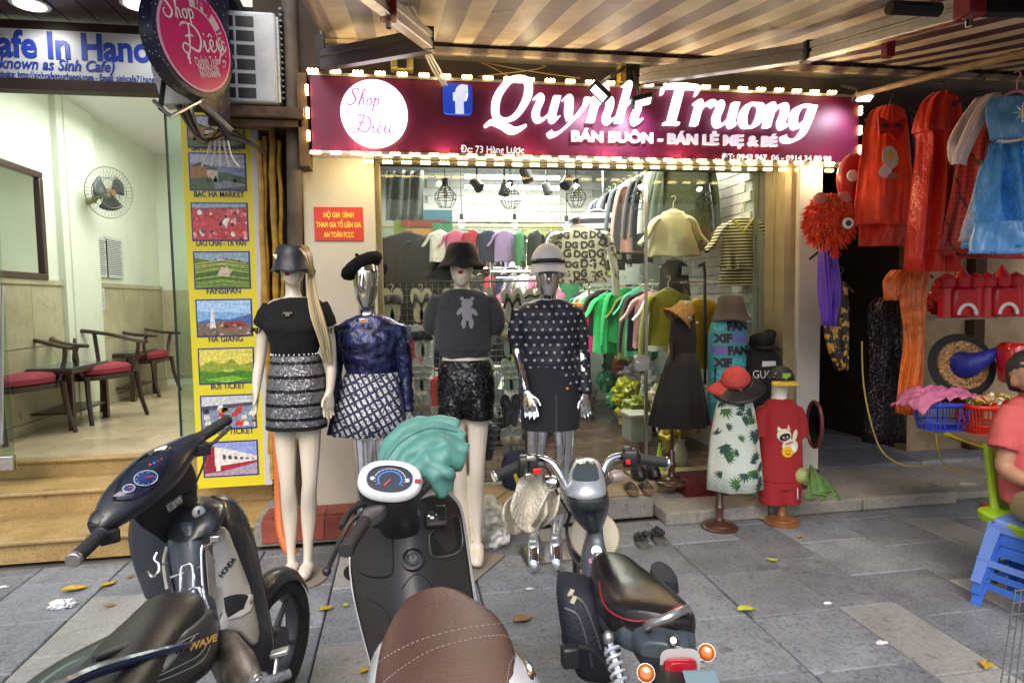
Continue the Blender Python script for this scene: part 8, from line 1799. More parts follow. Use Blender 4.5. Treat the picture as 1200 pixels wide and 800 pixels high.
def cloth_sheet(rows, d, nm, m, parent, amp=.03, fr=30, color=None, thick=.004, seed=0, k=4):
 """hanging cloth: rows of (y, xl, xr) pixels at depth d with vertical pleats"""
 R_ = cr([tuple(r) for r in rows], k); b = MB(); nv = len(R_)-1; nu = 44
 def fn(u, v):
  y, xl, xr = R_[round(v*nv)]; p = W(xl+(xr-xl)*u, y, d); g_ = min(1, .25+v*1.2)
  return p+FH*(amp*g_*(math.sin(u*fr*.5+seed+1.5*noise.noise(V(u*3, v*2, seed)))+.5*noise.noise(V(u*9, v*4, seed)))+.05*(2*u-1)**2+amp*.5*noise.noise(V(u*20, v*3, seed+4)))
 b.grid(fn, nu, nv); o = b.build(nm, m, parent, thick=thick, ang=80)
 if color: o.color = (*lin(color), 1)
 return o
def costume(name, lb, cat, px, py, d, hook=True, hm=None):
 t = thing(name, lb, cat, W(px, py, d), group='costumes hanging from the bamboo pole')
 if hook: place(hanger_mb(.17), Matrix.Translation(W(px, py, d+.10)) @ Matrix.Rotation(rad(-9.6), 4, 'Z')).build('hanger', hm or M_hangb, t)
 return t
M_sat = mat('satin_cloth')
bp_ = thing('bamboo_pole', 'long bamboo pole under the awning carrying the costumes', 'pole', W(1008, 108, 4.5))
a, b_ = W(1004, 112, 4.55), W(1262, 46, 3.5); b = MB(); pts, rr = [], []
for i in range(12):
 for d_, q_ in ((0, 1.0), (.012, 1.14), (.024, 1.0)): pts.append(a.lerp(b_, min(1, i/12+d_))); rr.append((.017+.009*i/12)*q_)
b.tube(pts, rr, 10); b.build('cane', mat('pale_bamboo', (.40, .26, .12), .4, var=.25, vs=10), bp_)
t = costume('cape', 'orange red satin cape with blue lining hanging beside the shop sign', 'cape', 1043, 124, 4.3)
cloth_sheet([(123, 1033, 1058), (135, 1022, 1068), (175, 1014, 1073), (225, 1010, 1076), (262, 1004, 1076)], 4.25, 'cape_front', M_sat, t, .03, 26, '#f04010')
cloth_sheet([(128, 1050, 1072), (200, 1048, 1079), (258, 1030, 1080)], 4.32, 'blue_lining', M_sat, t, .02, 20, '#101860', seed=3)
cloth_sheet([(230, 1012, 1070), (262, 1010, 1078), (288, 1008, 1074)], 4.34, 'cape_back', M_sat, t, .03, 22, '#d03010', seed=5)
b = MB(); c = W(1043, 190, 4.13); b.poly([c+RH*x+Z3*z for x, z in ell(0, .03, .05, .075, rot=.25)], '#c8c0b8'); b.poly([c-FH*.002+RH*x+Z3*z for x, z in ell(-.03, -.06, .04, .04)], '#d8d0d0'); b.poly([c-FH*.003+RH*x+Z3*z for x, z in ell(.0, .04, .02, .03)], '#e0b040'); b.poly([c-FH*.003+RH*x+Z3*z for x, z in ell(.02, -.09, .035, .02)], '#a06050')
b.build('pale_patch', M_print, t, thick=.002, smooth=False)
b = MB(); c = W(1045, 150, 4.16); b.prism([c+RH*x+Z3*z for x, z in ((-.09, .08), (0, .03), (.09, .06), (.08, -.02), (.03, -.08), (-.02, -.03), (-.08, -.04))], FH*.01, '#c01818'); b.build('eye_mask', M_print, t, smooth=False)
for s_ in (-.042, .038): MB().loft([ring(c+RH*s_+Z3*.015-FH*z, RH*.022, Z3*.013, 12) for z in (.0, .003)]).build('eye_hole', M_black, t)
t = costume('red_dress', 'long bright red satin gathered dress hanging right of the orange cape', 'dress', 1103, 112, 4.0)
cloth_sheet([(106, 1100, 1118), (118, 1086, 1132), (150, 1078, 1134), (160, 1082, 1130), (220, 1076, 1132), (318, 1068, 1130)], 4.0, 'dress_cloth', mat('red_crinkle_satin', (.75, .03, .012), .3, bump=1.2, bs=22, sheen=.1), t, .035, 34, seed=2)
t = costume('white_blouse', 'sheer white sleeve hanging between the red costumes', 'blouse', 1150, 104, 3.9)
cloth_sheet([(112, 1150, 1168), (135, 1132, 1160), (165, 1116, 1140), (190, 1118, 1136)], 3.62, 'sleeve', mat('sheer_white', (.62, .50, .52), .5, bump=.4), t, .02, 14, seed=4)
cloth_sheet([(190, 1124, 1137), (240, 1120, 1136), (282, 1118, 1138)], 3.95, 'hem', mat('sheer_white'), t, .02, 12, seed=6)
def gridm():
 M = mat('red_grid_cloth', (.55, .02, .012), .4); N, L, bb = nodes_of(M); tc = N.new('ShaderNodeTexCoord'); br_ = N.new('ShaderNodeTexBrick'); br_.inputs['Scale'].default_value = 9; br_.offset = 0; br_.inputs['Mortar Size'].default_value = .018; br_.inputs['Brick Width'].default_value = .5; br_.inputs['Row Height'].default_value = .28
 mp = N.new('ShaderNodeMapping'); mp.inputs['Rotation'].default_value = (rad(90), rad(8), 0); L.new(tc.outputs['Object'], mp.inputs[0]); L.new(mp.outputs[0], br_.inputs[0])
 br_.inputs['Color1'].default_value = br_.inputs['Color2'].default_value = (.42, .015, .01, 1); br_.inputs['Mortar'].default_value = (.02, .005, .005, 1); L.new(br_.outputs[0], bb.inputs['Base Color']); return M
t = costume('grid_costume', 'red costume with black grid lines hanging behind the blue dress', 'costume', 1152, 130, 3.85)
cloth_sheet([(138, 1150, 1170), (170, 1136, 1172), (230, 1124, 1178), (298, 1110, 1172)], 3.8, 'costume_cloth', gridm(), t, .03, 16, seed=8)
cloth_sheet([(262, 1130, 1200), (290, 1126, 1204), (303, 1126, 1206)], 3.78, 'costume_hem', M_sat, t, .02, 16, '#b01810', seed=9)
t = costume('princess_dress', 'childs shiny blue dress with silver belt and sheer sleeves at the right edge', 'dress', 1192, 102, 3.45, True, M_hangp)
M_blu = mat('blue_satin', (.10, .30, .62), .28, bump=.5, bs=16, var=.15); M_tul = mat('blue_tulle', (.05, .26, .66), .4, bump=1, bs=60, var=.3, vs=14)
cloth_sheet([(112, 1168, 1214), (122, 1164, 1220), (142, 1166, 1216), (163, 1170, 1212)], 3.4, 'bodice', M_blu, t, .012, 10, seed=1)
cloth_sheet([(165, 1168, 1214), (200, 1160, 1228), (250, 1150, 1244), (290, 1140, 1252)], 3.38, 'skirt', M_tul, t, .045, 40, seed=2)
cloth_sheet([(258, 1150, 1244), (275, 1146, 1248), (297, 1142, 1252)], 3.34, 'underskirt', M_blu, t, .03, 30, seed=3)
cloth_sheet([(186, 1158, 1176), (250, 1140, 1158), (282, 1130, 1154)], 3.44, 'tulle_veil', mat('pale_tulle', (.35, .38, .55), .5, bump=1, bs=80), t, .02, 12, seed=3)
cloth_sheet([(108, 1162, 1180), (125, 1150, 1172), (150, 1136, 1156), (182, 1122, 1142), (192, 1120, 1140)], 3.5, 'sheer_sleeve', mat('sheer_white'), t, .015, 10, seed=11)
MB().tube([W(x, y, 3.27+abs(x-1190)*.002) for x, y in ((1168, 165), (1180, 166), (1192, 164), (1212, 160))], .009, 8, 4).build('silver_belt', mat('silver_trim', (.7, .68, .62), .25, .8, bump=1, bs=100), t)
for i in range(8): a_ = i*math.pi/4; c = W(1199, 132, 3.3); MB().tube([c, c+RH*math.cos(a_)*.05+Z3*math.sin(a_)*.05], [.008, .002], 5).build('brooch_ray', mat('silver_trim'), t)
for nm, lb, cat, rows, d, m_, c_, sd in (
('orange_costume', 'translucent orange costume hanging down beside the black sequin dress', 'costume', [(312, 1066, 1098), (345, 1060, 1092), (400, 1066, 1090), (450, 1060, 1086), (486, 1056, 1082)], 4.35, mat('orange_foil', (.62, .13, .015), .25, bump=1, bs=14, var=.35, vs=12), None, 1),
('sequin_dress', 'black dress with magenta sequins hanging in the dark doorway', 'dress', [(346, 1036, 1050), (360, 1022, 1062), (400, 1024, 1060), (450, 1022, 1062), (520, 1016, 1066)], 4.75, seq_mat('black_sequin_cloth', (.012, .008, .014)), None, 2),
('purple_tunic', 'purple tunic hanging from the white pillar below the lion head', 'tunic', [(290, 966, 974), (300, 962, 984), (340, 962, 988), (382, 966, 982)], 4.35, M_sat, '#5a28b0', 3),
('floral_trousers', 'black trousers with gold floral print hanging behind the purple tunic', 'trousers', [(330, 984, 994), (350, 972, 998), (390, 968, 998), (434, 982, 996)], 4.55, None, None, 4)):
 if m_ is None:
  m_ = mat('gold_floral', (.015, .013, .012), .5); N, L, bb = nodes_of(m_); tc = N.new('ShaderNodeTexCoord'); vo = N.new('ShaderNodeTexNoise'); vo.inputs['Scale'].default_value = 22; L.new(tc.outputs['Object'], vo.inputs[0]); rp = N.new('ShaderNodeValToRGB'); rp.color_ramp.elements[0].position = .54; rp.color_ramp.elements[0].color = (.015, .013, .012, 1); rp.color_ramp.elements[1].position = .58; rp.color_ramp.elements[1].color = (.55, .30, .04, 1); L.new(vo.outputs[0], rp.inputs[0]); L.new(rp.outputs[0], bb.inputs['Base Color'])
 t = thing(nm, lb, cat, W(rows[0][1], rows[0][0], d)); cloth_sheet(rows, d, 'cloth', m_, t, .025, 16, c_, seed=sd)
 q = W((rows[0][1]+rows[0][2])/2, rows[0][0], d); place(hanger_mb(.1), Matrix.Translation(q+V(0, 0, .02)+FH*.05) @ Matrix.Rotation(rad(-9.6), 4, 'Z')).build('hanger', M_hangb, t)
 if nm == 'orange_costume': cloth_sheet([(316, 1050, 1072), (330, 1040, 1062), (352, 1042, 1054)], 4.33, 'sleeve', m_, t, .015, 10, seed=7)
lh_ = thing('lion_head_mask', 'fluffy orange red lion dance head hanging on the white pillar', 'mask', W(972, 258, 4.25)); c = W(972, 258, 4.25)
MB().ball(c, (.15, .13, .17), 20, 14).build('head', mat('orange_felt', (.5, .05, .012), .8, bump=1, bs=30), lh_); rr = random.Random(9)
b = MB()
for i in range(1500):
 a_, z = rr.uniform(0, 6.283), rr.uniform(-.95, 1); s_ = math.sqrt(1-z*z); n_ = V(s_*math.cos(a_), s_*math.sin(a_), z); p = c+V(n_.x*.15, n_.y*.13, n_.z*.17)
 q = p+n_*rr.uniform(.008, .026)+V(rr.uniform(-.03, .03), rr.uniform(-.01, .01), -rr.uniform(0, .05)); b.tube([p, q], [.007, .001], 3, col=rr.choice(['#f04810', '#d83010', '#f87030', '#c01c10', '#e85840']))
b.build('fur', M_print, lh_, kind='stuff')
for dx in (.035,):
 q = c+RH*dx-FH*.165+Z3*-.04; MB().lathe([(.035, 0), (.033, .01), (.02, .012)], q, 20, -FH).build('eye', mat('white_eye', (.75, .7, .65), .3), lh_); MB().lathe([(.02, .012), (.016, .018), (0, .02)], q, 16, -FH).build('pupil', M_black, lh_)
b = MB(); q = W(979, 290, 4.2)
for i in range(60): b.tube([q, q+V(rr.uniform(-.03, .03), rr.uniform(-.03, .03), -rr.uniform(.03, .08))], [.006, .002], 4, col='#d01c18')
b.build('pom_pom', M_print, lh_, kind='stuff')
for dx in (-.09, .06): MB().ball(c+RH*dx+Z3*.13-FH*.06, (.05, .04, .045), 12, 8).build('pink_tuft', mat('salmon_felt', (.62, .16, .12), .8, bump=1, bs=40), lh_)
t = thing('red_fan_mask', 'dark red round mask with white eye tucked behind the cape', 'mask', W(998, 208, 4.45)); MB().ball(W(1000, 210, 4.45), (.12, .08, .18), 16, 12).build('shell', mat('mask_red', (.4, .012, .01), .3), t); MB().lathe([(.04, 0), (.035, .01), (0, .012)], W(999, 206, 4.36), 18, -FH).build('eye', mat('white_eye'), t)
sf = thing('stall_shelf', 'thin grey shelf with red toys above the witch hat', 'shelf', W(1150, 372, 4.5)); a, c = W(1096, 372, 4.45), W(1260, 376, 4.45)
MB().bb((a.x, a.y, a.z-.02), (c.x, a.y+.35, a.z)).build('board', M_alu, sf, smooth=False)
M_rt = mat('red_toy', (.45, .01, .02), .3, var=.2)
for i, (px, lb) in enumerate(((1125, 'red toy castle with white arch on the shelf, left of the pair'), (1172, 'red toy castle with white arch on the shelf, right of the pair'))):
 t = thing('toy_castle', lb, 'toy', W(px, 370, 4.4)); c = W(px, 371, 4.42); c.z = a.z
 MB().box(c+Z3*.10, (.2, .12, .2)).build('wall_block', M_rt, t, bevel=.02)
 for s_ in (-.1, 0, .1): MB().lathe([(.05, 0), (.045, .2), (.055, .21), (.06, .27), (.0, .36 if s_ == 0 else .31)], c+RH*s_, 14).build('tower', M_rt, t, ang=30)
 MB().tube([c-FH*.07+RH*.06*math.cos(a_)+Z3*(.02+.07*math.sin(a_)) for a_ in [math.pi*k/8 for k in range(9)]], .013, 6).build('white_arch', M_white, t)
for i, (px, c_, lb) in enumerate(((1103, '#a01018', 'crumpled red cloth at the left end of the shelf'), (1160, '#c8a018', 'yellow toy packet between the red castles'), (1195, '#c080c0', 'lilac sparkling doll packet at the right end of the shelf'))):
 lumpy('toy_packet', lb, 'packet', W(px, 350, 4.55), (.09, .06, .13), M_bag, i+40, .3, c_)
wh = thing('witch_hat', 'black brimmed hat with gold ring and blue pointed cone below the shelf', 'hat', W(1127, 428, 4.4)); c = W(1127, 428, 4.4); n_ = V(-.25, -.93, .25).normalized()
MB().lathe([(.215, -.012), (.222, 0), (.19, .012), (.15, .014)], c, 40, n_).build('brim', mat('black_velvet', (.01, .01, .012), .8), wh, ang=60)
M_gf = mat('gold_brocade', (.30, .16, .06), .35, .4, var=.9, vs=60, bump=1, bs=70); MB().lathe([(.17, .013), (.165, .024), (.095, .028), (.09, .016)], c, 40, n_).build('gold_ring', M_gf, wh, ang=60)
b = MB(); b.tube([c+n_*.015, c+n_*.07+RH*.02, c+n_*.12+RH*.10+Z3*.04, c+n_*.13+RH*.19+Z3*.11], [.095, .08, .045, .006], 16, 4); b.build('cone', mat('royal_blue_cloth', (.012, .02, .25), .5, bump=.5, var=.3), wh)
fm_ = thing('face_mask', 'glossy red smiling face mask at the right edge below the shelf', 'mask', W(1192, 425, 4.2)); c = W(1195, 424, 4.2)
MB().loft([ring(c+Z3*z, RH*w_, FH*.09*w_/.12, 24, 3) for z, w_ in ((-.14, .09), (-.12, .11), (0, .125), (.1, .125), (.13, .1))]).build('mask_body', mat('mask_gloss', (.55, .012, .015), .12, coat=1), fm_, bevel=.01)
for dx in (-.05, .04): MB().lathe([(.028, 0), (.02, .008), (0, .01)], c+RH*dx-FH*.09+Z3*.04, 16, -FH).build('eye', mat('white_eye'), fm_); MB().ball(c+RH*dx-FH*.10+Z3*.04, .013, 8, 6).build('pupil', M_black, fm_)
MB().tube([c+RH*x-FH*.096+Z3*z for x, z in ((-.07, -.04), (-.02, -.06), (.05, -.055))], .006, 6, 3).build('smile', mat('white_eye'), fm_)
tz = W(1100, 500, 4.15).z; tt_ = thing('stall_table', 'yellow edged table under the plastic baskets', 'table', V(3.6, 3.8, 0)); a, c = W(1112, 505, 4.0), W(1160, 522, 3.6)
pq = [V(W(1078, 502, 4.25).x, W(1078, 502, 4.25).y, tz), V(a.x, a.y, tz), V(c.x, c.y, tz), V(c.x+1.2, c.y+.3, tz), V(W(1250, 490, 4.4).x, W(1250, 490, 4.4).y, tz)]
MB().prism(pq, V(0, 0, -.02)).build('tabletop', mat('table_wood', (.25, .18, .10), .6), tt_, smooth=False); MB().tube([pq[0]-Z3*.02, pq[1]-Z3*.02, pq[2]-Z3*.02, pq[3]-Z3*.02], .018, 6, flat=1).build('yellow_edge', mat('yellow_paint', (.65, .5, .02), .4), tt_)
for p in (pq[2]+V(.5, .3, 0), pq[4]-V(.1, .1, 0)): MB().tube([p-Z3*.02, V(p.x, p.y, .06)], .015, 8).build('leg', M_alu, tt_)
def basket(px, d, c_, lb, w_=.15):
 c = W(px, 500, d); c.z = tz; t = thing('plastic_basket', lb, 'basket', c, group='plastic baskets on the stall table'); m_ = mat('basket_'+c_, lin({'blue': '#2848c0', 'red': '#d82810'}[c_]), .35)
 for z, k_, h in ((.005, .82, .01), (.05, .88, .012), (.165, 1.0, .03)): MB().loft([ring(c+Z3*(z+s_), RH*w_*k_, FH*w_*.75*k_, 32, 4) for s_ in (-h/2, h/2)], caps=z < .01).build('rim' if z > .1 else 'band', m_, t, thick=.006)
 for i in range(30):
  a_ = 2*math.pi*i/30; e1 = lambda k_, z: ring(c+Z3*z, RH*w_*k_, FH*w_*.75*k_, 30, 4)[i]
  MB().tube([e1(.83, .01), e1(.99, .155)], .0055, 4).build('slat', m_, t)
 return c
bc1 = basket(1103, 4.1, 'blue', 'blue plastic basket under the pink sheet'); bc2 = basket(1158, 4.0, 'red', 'red plastic basket of gold trinkets beside the blue basket', .17)
b = MB(); cp_ = W(1104, 456, 4.1); b.grid(lambda u, v: cp_+RH*(u-.5)*.46+FH*(v-.5)*.34+Z3*(.035*noise.noise(V(u*7, v*6, 1))+.02*noise.noise(V(u*18, v*15, 1))-.10*(2*u-1)**4-.03*(2*v-1)**2), 36, 24); tag(b.build('pink_sheet', mat('pink_plastic', (.62, .18, .36), .25, bump=1, bs=30), None, thick=.004, ang=80), 'pink plastic sheet lying over the blue basket', 'plastic sheet')
b = MB(); cg_ = bc2+Z3*.17
for i in range(150): p = cg_+V(rr.uniform(-.15, .15), rr.uniform(-.1, .1), rr.uniform(0, .05)); b.box(p, (rr.uniform(.01, .05), .004, rr.uniform(.01, .03)), Matrix.Rotation(rr.uniform(0, 6), 3, 'Y') @ Matrix.Rotation(rr.uniform(0, 6), 3, 'Z'), rr.choice(['#c8a030', '#e8d080', '#a08020', '#808828', '#c01818', '#e0e0d0']))
tag(b.build('trinkets', M_print, None, smooth=False), 'heap of gold tinsel trinkets in the red basket', 'trinkets', kind='stuff')
pe = thing('person', 'person in salmon polo shirt and khaki trousers sitting at the right edge', 'person', G(1215, 640)); d = 3.3
b = MB(); b.loft([pr(x, y, h, dp, d, o) for x, y, h, dp, o in ((1212, 475, 10, .05, 0), (1210, 462, 12, .06, 0), (1209, 450, 20, .09, 0), (1209, 438, 22, .10, 0), (1209, 424, 20, .095, 0), (1209, 413, 11, .06, 0))])
ptube(b, [(1188, 488, 10, 0), (1180, 530, 10, -.02), (1178, 548, 9.5, -.03), (1196, 560, 9, -.1), (1222, 566, 7.5, -.16), (1236, 568, 6, -.2)], d, 12, 4); hand(b, W(1236, 568, d-.2), RH+FH*-.2, Z3, -FH, .95)
for s_ in (-1, 1): b.ball(W(1209+s_*21, 447, d), (.012, .022, .03), 8, 6)
b.ball(W(1216, 448, d)-FH*.1, (.014, .02, .02), 8, 6); b.build('body', mat('tan_skin', (.36, .19, .11), .5, bump=.1), pe, remesh=.007)
b = MB(); b.loft([pr(1208, y, h, dp, d, o) for y, h, dp, o in ((458, 20, .088, .025), (444, 23.5, .108, .02), (427, 22.5, .108, .01), (414, 14, .07, .0), (410, 6, .03, 0))]); b.build('hair', mat('black_hair', (.012, .01, .01), .5, bump=1, bs=120), pe, ang=80)
b = MB(); b.loft([pr(x, y, h, dp, d) for x, y, h, dp in ((1220, 462, 13, .06), (1218, 470, 30, .085), (1216, 484, 40, .11), (1214, 520, 37, .13), (1216, 560, 38, .14), (1218, 588, 40, .14))])
ptube(b, [(1190, 480, 14, 0), (1180, 500, 16, -.01), (1174, 526, 16, -.02)], d, 14, 3); ptube(b, [(1244, 480, 14, 0), (1256, 500, 16, 0), (1262, 526, 15, -.02)], d, 14, 3)
sh = b.build('polo_shirt', mat('salmon_pique', (.50, .085, .085), .8, bump=.3, bs=90), pe, remesh=.009); fold(sh, .012, (8, 8, 6), 3); MB().loft([pr(1212, y, h, dp, d) for y, h, dp in ((474, 18, .075), (468, 14, .066), (465, 14, .066))], caps=False).build('collar', mat('salmon_pique'), pe, thick=.008)
b = MB(); ptube(b, [(1208, 592, 22, .05), (1215, 596, 22, -.15), (1228, 602, 19, -.35), (1232, 650, 14, -.36), (1234, 700, 11, -.34)], d, 14, 4); ptube(b, [(1236, 592, 22, .05), (1246, 596, 21, -.15), (1256, 602, 18, -.35), (1262, 650, 14, -.36), (1264, 700, 11, -.34)], d, 14, 4); tr = b.build('khaki_trousers', mat('khaki_cotton', (.32, .25, .13), .85, bump=.3), pe, remesh=.01); fold(tr, .008)
for s_ in (-1, 1): MB().ball(W(1209+s_*8, 441, d)-FH*.092, (.013, .008, .007), 10, 6).build('eye', mat('eye_white', (.6, .57, .52), .3), pe); MB().ball(W(1209+s_*8, 441, d)-FH*.098, (.006, .004, .006), 8, 6).build('iris', M_black, pe); MB().tube([W(1209+s_*12, 437.5, d)-FH*.088, W(1209+s_*8, 436, d)-FH*.097, W(1209+s_*4, 437, d)-FH*.099], .003, 5, 3).build('eyebrow', mat('black_hair'), pe)
MB().tube([W(1204, 454, d)-FH*.082, W(1209, 454.6, d)-FH*.092, W(1214, 454, d)-FH*.082], [.002, .005, .002], 6, 3, flat=.6).build('mouth', mat('lip_brown', (.30, .10, .08), .5), pe)
ch_ = thing('plastic_chair', 'lime green plastic chair under the seated person', 'chair', G(1190, 655)); M_lime = mat('lime_plastic', (.30, .50, .02), .35, var=.05); d2 = 3.38
bar([(1168, 608, d2), (1164, 580, d2+.05), (1160, 545, d2+.12), (1157, 520, d2+.16)], .022, M_lime, 'back_post', ch_); sheet([[(1158, 520, d2+.16), (1190, 514, d2+.2), (1240, 514, d2+.2)], [(1160, 560, d2+.12), (1190, 560, d2+.17), (1240, 560, d2+.17)], [(1166, 600, d2+.03), (1195, 604, d2+.1), (1240, 604, d2+.1)]], 4).build('backrest', M_lime, ch_, thick=.012)
MB().loft([ring(W(1212, 606, 3.25)+Z3*z, RH*.2*k_, FH*.2*k_, 28, 4) for z, k_ in ((-.05, .97), (-.01, 1), (0, .97))]).build('seat', M_lime, ch_, bevel=.006)
for x, y, dd in ((1172, 606, 3.5), (1250, 610, 3.1)): p = W(x, y, dd); MB().tube([p, V(p.x-.02, p.y, 0)], [.022, .014], 8).build('leg', mat('dark_green_leg', (.03, .08, .02), .5), ch_)
def stool(c, lb, s=1.0):
 t = thing('plastic_stool', lb, 'stool', c, rad(14), 'stacked blue plastic stools'); t.scale = (.9, .9, .74); WM[t.name] = WM[t.name] @ Matrix.Diagonal((.9, .9, .74, 1)); R_ = wm(t).to_3x3(); q = lambda x, y, z: c+R_ @ V(x, y, z)
 M_ = mat('stool_blue', (.05, .16, .62), .32, rnd=.12) if 'lower' in lb or 'bottom' in lb else mat('stool_pale_blue', (.16, .28, .72), .32)
 MB().loft([[q(x*k_, y*k_, z) for x, y in [(math.copysign(abs(math.cos(a_))**.35, math.cos(a_))*.15, math.copysign(abs(math.sin(a_))**.35, math.sin(a_))*.15) for a_ in [2*math.pi*(i+.5)/24 for i in range(24)]]] for z, k_ in ((.40, 1.04), (.44, 1.02), (.45, .97), (.452, .5))]).build('seat', M_, t, ang=40)
 MB().lathe([(.022, 0), (.02, .004), (0, .001)], q(0, 0, .452), 14).build('seat_hole', M_black, t)
 for sx in (-1, 1):
  for sy in (-1, 1):
   A = [q(sx*.15, sy*.15, .42), q(sx*.205, sy*.205, 0)]; w_ = .07
   MB().prism([A[0], A[0]+R_ @ V(-sx*w_, 0, 0), A[1]+R_ @ V(-sx*w_*.75, 0, 0), A[1], ], R_ @ V(0, sy*.006, 0)).build('leg', M_, t, smooth=False)
   MB().prism([A[0], A[0]+R_ @ V(0, -sy*w_, 0), A[1]+R_ @ V(0, -sy*w_*.75, 0), A[1]], R_ @ V(sx*.006, 0, 0)).build('leg', M_, t, smooth=False)
 for sx, sy, nn_ in ((0, -1, 0), (0, 1, 0), (-1, 0, 1), (1, 0, 1)):
  for z0, z1 in ((.13, .175), (.37, .42)):
   ra = .15+.055*(1-z0/.42); c0, c1 = (q(-ra, sy*ra, z0), q(ra, sy*ra, z1)) if not nn_ else (q(sx*ra, -ra, z0), q(sx*ra, ra, z1))
   MB().box((c0+c1)/2, ((2*ra, .006, z1-z0) if not nn_ else (.006, 2*ra, z1-z0)), R_).build('brace', M_, t, smooth=False)
sc0 = G(1204, 716); 
for k, lb in enumerate(('bottom one of the three stacked blue stools', 'lower middle one of the three stacked blue stools', 'topmost pale blue stool of the stack of three')): stool(V(sc0.x+.03, sc0.y, .06*k), lb)
cgx = thing('wire_trolley', 'grey wire trolley corner at the lower right of the photo', 'trolley', G(1210, 800)); b1 = MB()
for i in range(9): b1.tube([W(1172+i*9, 806-i*1.0, 2.0), W(1190+i*7, 690, 2.1)], .0022, 4)
for i in range(9): k_ = i/8; b1.tube([W(1190-18*k_, 692+112*k_, 2.1-.1*k_), W(1260, 684+112*k_, 2.1-.1*k_)], .0022, 4)
b1.build('wire_mesh', M_wire, cgx)
vg = thing('vegetables', 'bunch of green leafy vegetables lying on the red marble plinth', 'vegetables', P(955, 575, 4.4)); c = W(945, 556, 4.45)
for k in range(3): MB().ball(c+V(.05*k-.05, 0, -.02*k), (.06, .05, .055), 12, 8).build('cabbage', mat('pale_cabbage', (.35, .40, .15), .5, bump=1, bs=20, var=.3), vg)
for k in range(9):
 e = W(962+rr.uniform(-14, 22), 584+rr.uniform(-8, 4), 4.25); b = MB(); s0 = c+V(0, -.04, .01*k); sd = V(.03, 0, .015)
 b.tube([s0, s0.lerp(e, .5)+Z3*.03, e], [.008, .014, .026], 6, 3, flat=.3); b.build('leaf', mat('green_leaf', (.08, .17, .04), .5, var=.4, vs=20), vg)
mo = thing('oval_mirror', 'oval dark framed mirror leaning against the alley wall', 'mirror', W(956, 500, 4.5)); MB().tube([W(958, 497, 4.5)+V(0, math.cos(a_)*.08, math.sin(a_)*.16)+RH*-.02 for a_ in [2*math.pi*i/32 for i in range(33)]], .014, 8, caps=False).build('frame', mat('dark_maroon', (.1, .02, .02), .4), mo); MB().loft([ring(W(958, 497, 4.5)+RH*x, V(0, .075, 0), V(0, 0, .155), 32) for x in (-.022, -.02)]).build('mirror_glass', mat('dark_mirror', (.05, .05, .05), .1, 1), mo)
for pts, m_, r, lb in (([(1010, 400), (1012, 450), (1022, 500), (1035, 530), (1060, 545), (1092, 545)], mat('yellow_cord', (.45, .32, .04), .5), .006, 'thin yellow cord hanging down the dark doorway to the floor'), ([(1096, 500), (1100, 530), (1112, 548), (1150, 556)], mat('yellow_cord'), .005, 'thin yellow cord curving below the blue basket'), ([(1126, 567), (1146, 567), (1156, 562), (1162, 556)], M_wcable, .016, 'short white pipe on the ground beside the green chair')):
 c_ = thing('cord' if r < .01 else 'white_pipe', lb, 'cord' if r < .01 else 'pipe', W(*pts[0], 4.6)); n_ = len(pts); MB().tube([W(x, y, 4.75-.35*i/n_) for i, (x, y) in enumerate(pts)], r, 6, 4).build('strand', m_, c_)
t = thing('red_scoop', 'orange red plastic scoop lying below the green chair', 'scoop', G(1160, 600)); MB().tube([G(1152, 596)+Z3*.03, G(1168, 602)+Z3*.04, G(1190, 606)+Z3*.05], [.03, .045, .04], 10, 3, flat=.5).build('scoop', mat('orange_red_plastic', (.65, .06, .01), .35), t)
def leaf(px, py, s, a0, lb, m_):
 s *= .85; q = G(px, py); b = MB(); R_ = Matrix.Rotation(a0, 3, 'Z')
 b.grid(lambda u, v: q+R_ @ V((u-.5)*s, (v-.5)*s*.62*math.sin(math.pi*min(.98, u+.02))**.7, .008+.006*math.sin(u*4+a0)*s/.1+.10*s*(2*v-1)**2), 8, 4); b.tube([q+R_ @ V(.48*s, 0, .012), q+R_ @ V(.68*s, .02*s, .006)], .0015, 4)
 o = b.build('fallen_leaf', m_, None, thick=.0012, ang=80); tag(o, lb, 'leaf', 'fallen leaves on the pavement')
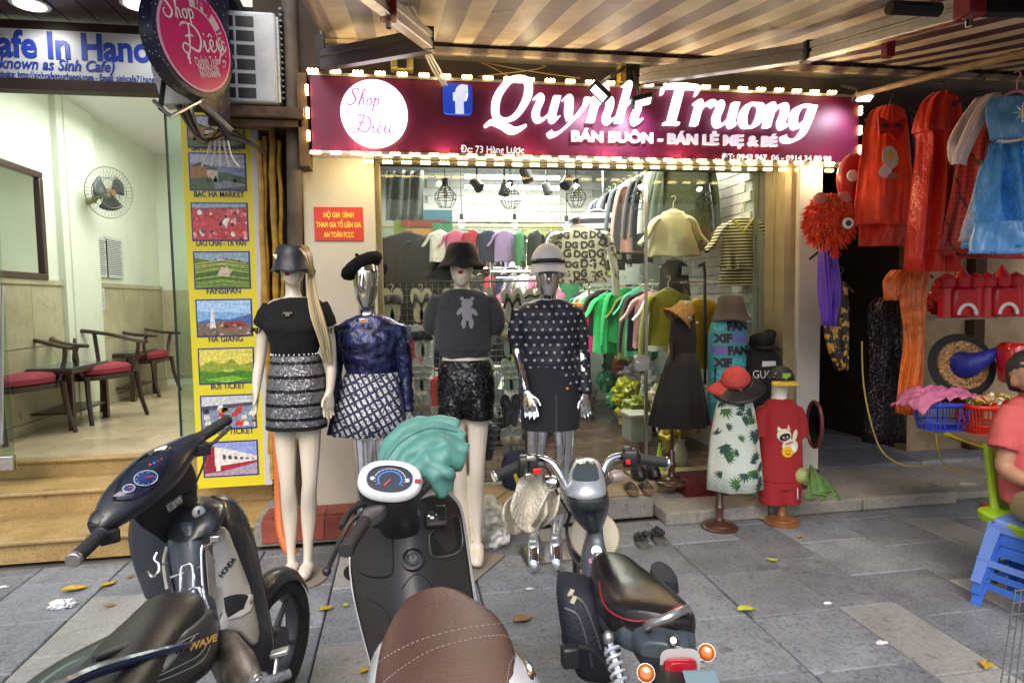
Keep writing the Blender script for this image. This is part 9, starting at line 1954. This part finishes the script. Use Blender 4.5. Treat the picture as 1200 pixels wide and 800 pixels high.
M_l1 = mat('yellow_leaf', (.50, .33, .03), .6, var=.25, vs=30); M_l2 = mat('brown_leaf', (.28, .15, .04), .7, var=.3, vs=30); M_l3 = mat('lime_leaf', (.42, .45, .05), .6, var=.2, vs=30)
for px, py, s, a0, m_, lb in ((87, 692, .14, .4, M_l1, 'long yellow leaf on the pavement left of the motorbike saddle'), (127, 686, .10, 1.0, M_l1, 'curled yellow leaf nearer the motorbike hook'), (64, 708, .07, .2, M_l1, 'small yellow leaf beside the white litter'), (152, 677, .05, .8, M_l2, 'tiny brown leaf behind the curled yellow leaf'), (128, 711, .06, .1, M_l2, 'small pinkish brown leaf beside the saddle'), (382, 715, .09, .5, M_l1, 'yellow leaf between the motorbike wheel and the middle scooter'), (405, 710, .05, 2, M_l3, 'small yellow leaf touching the left side of the middle scooter'), (427, 787, .07, 1, M_l1, 'yellow leaf under the rear of the middle scooter'), (612, 728, .12, .3, M_l2, 'large brown leaf right of the brown seat'), (874, 716, .11, .1, M_l3, 'lime yellow leaf on the middle of the right pavement'), (905, 657, .07, 2.6, M_l3, 'lime leaf farther up the right pavement'), (938, 630, .06, .3, M_l1, 'small yellow leaf right of the wooden stand'), (889, 608, .09, 2.2, M_l3, 'yellow leaf between the two low stands'), (1156, 781, .10, .7, M_l1, 'yellow leaf near the lower right corner'), (633, 655, .08, 2.0, M_l1, 'yellow leaf on the mirror base of the capped mannequin'), (343, 790, .06, .4, M_l1, 'yellow leaf near the lower edge left of the middle scooter')): leaf(px, py, s, a0, lb, m_)
lumpy('white_litter', 'crumpled white paper litter on the pavement at the left', 'litter', G(73, 711)+Z3*.012, (.05, .035, .022), M_bag, 3, .6, '#d8d8e0', fr=4)
for px, py, s, lb in ((621, 690, .03, 'tiny white scrap near the brown leaf'), (970, 707, .03, 'tiny white scrap on the pale slab'), (1033, 753, .04, 'thin white scrap on the pavement at the right'), (4, 688, .035, 'white scrap at the left edge of the pavement')): lumpy('paper_scrap', lb, 'litter', G(px, py)+Z3*.004, (s*.6, s*.3, .005), M_bag, px, .5, '#d8d8d8')
for x in list(TS.collection.objects): TS.collection.objects.unlink(x)
bpy.data.scenes.remove(TS)
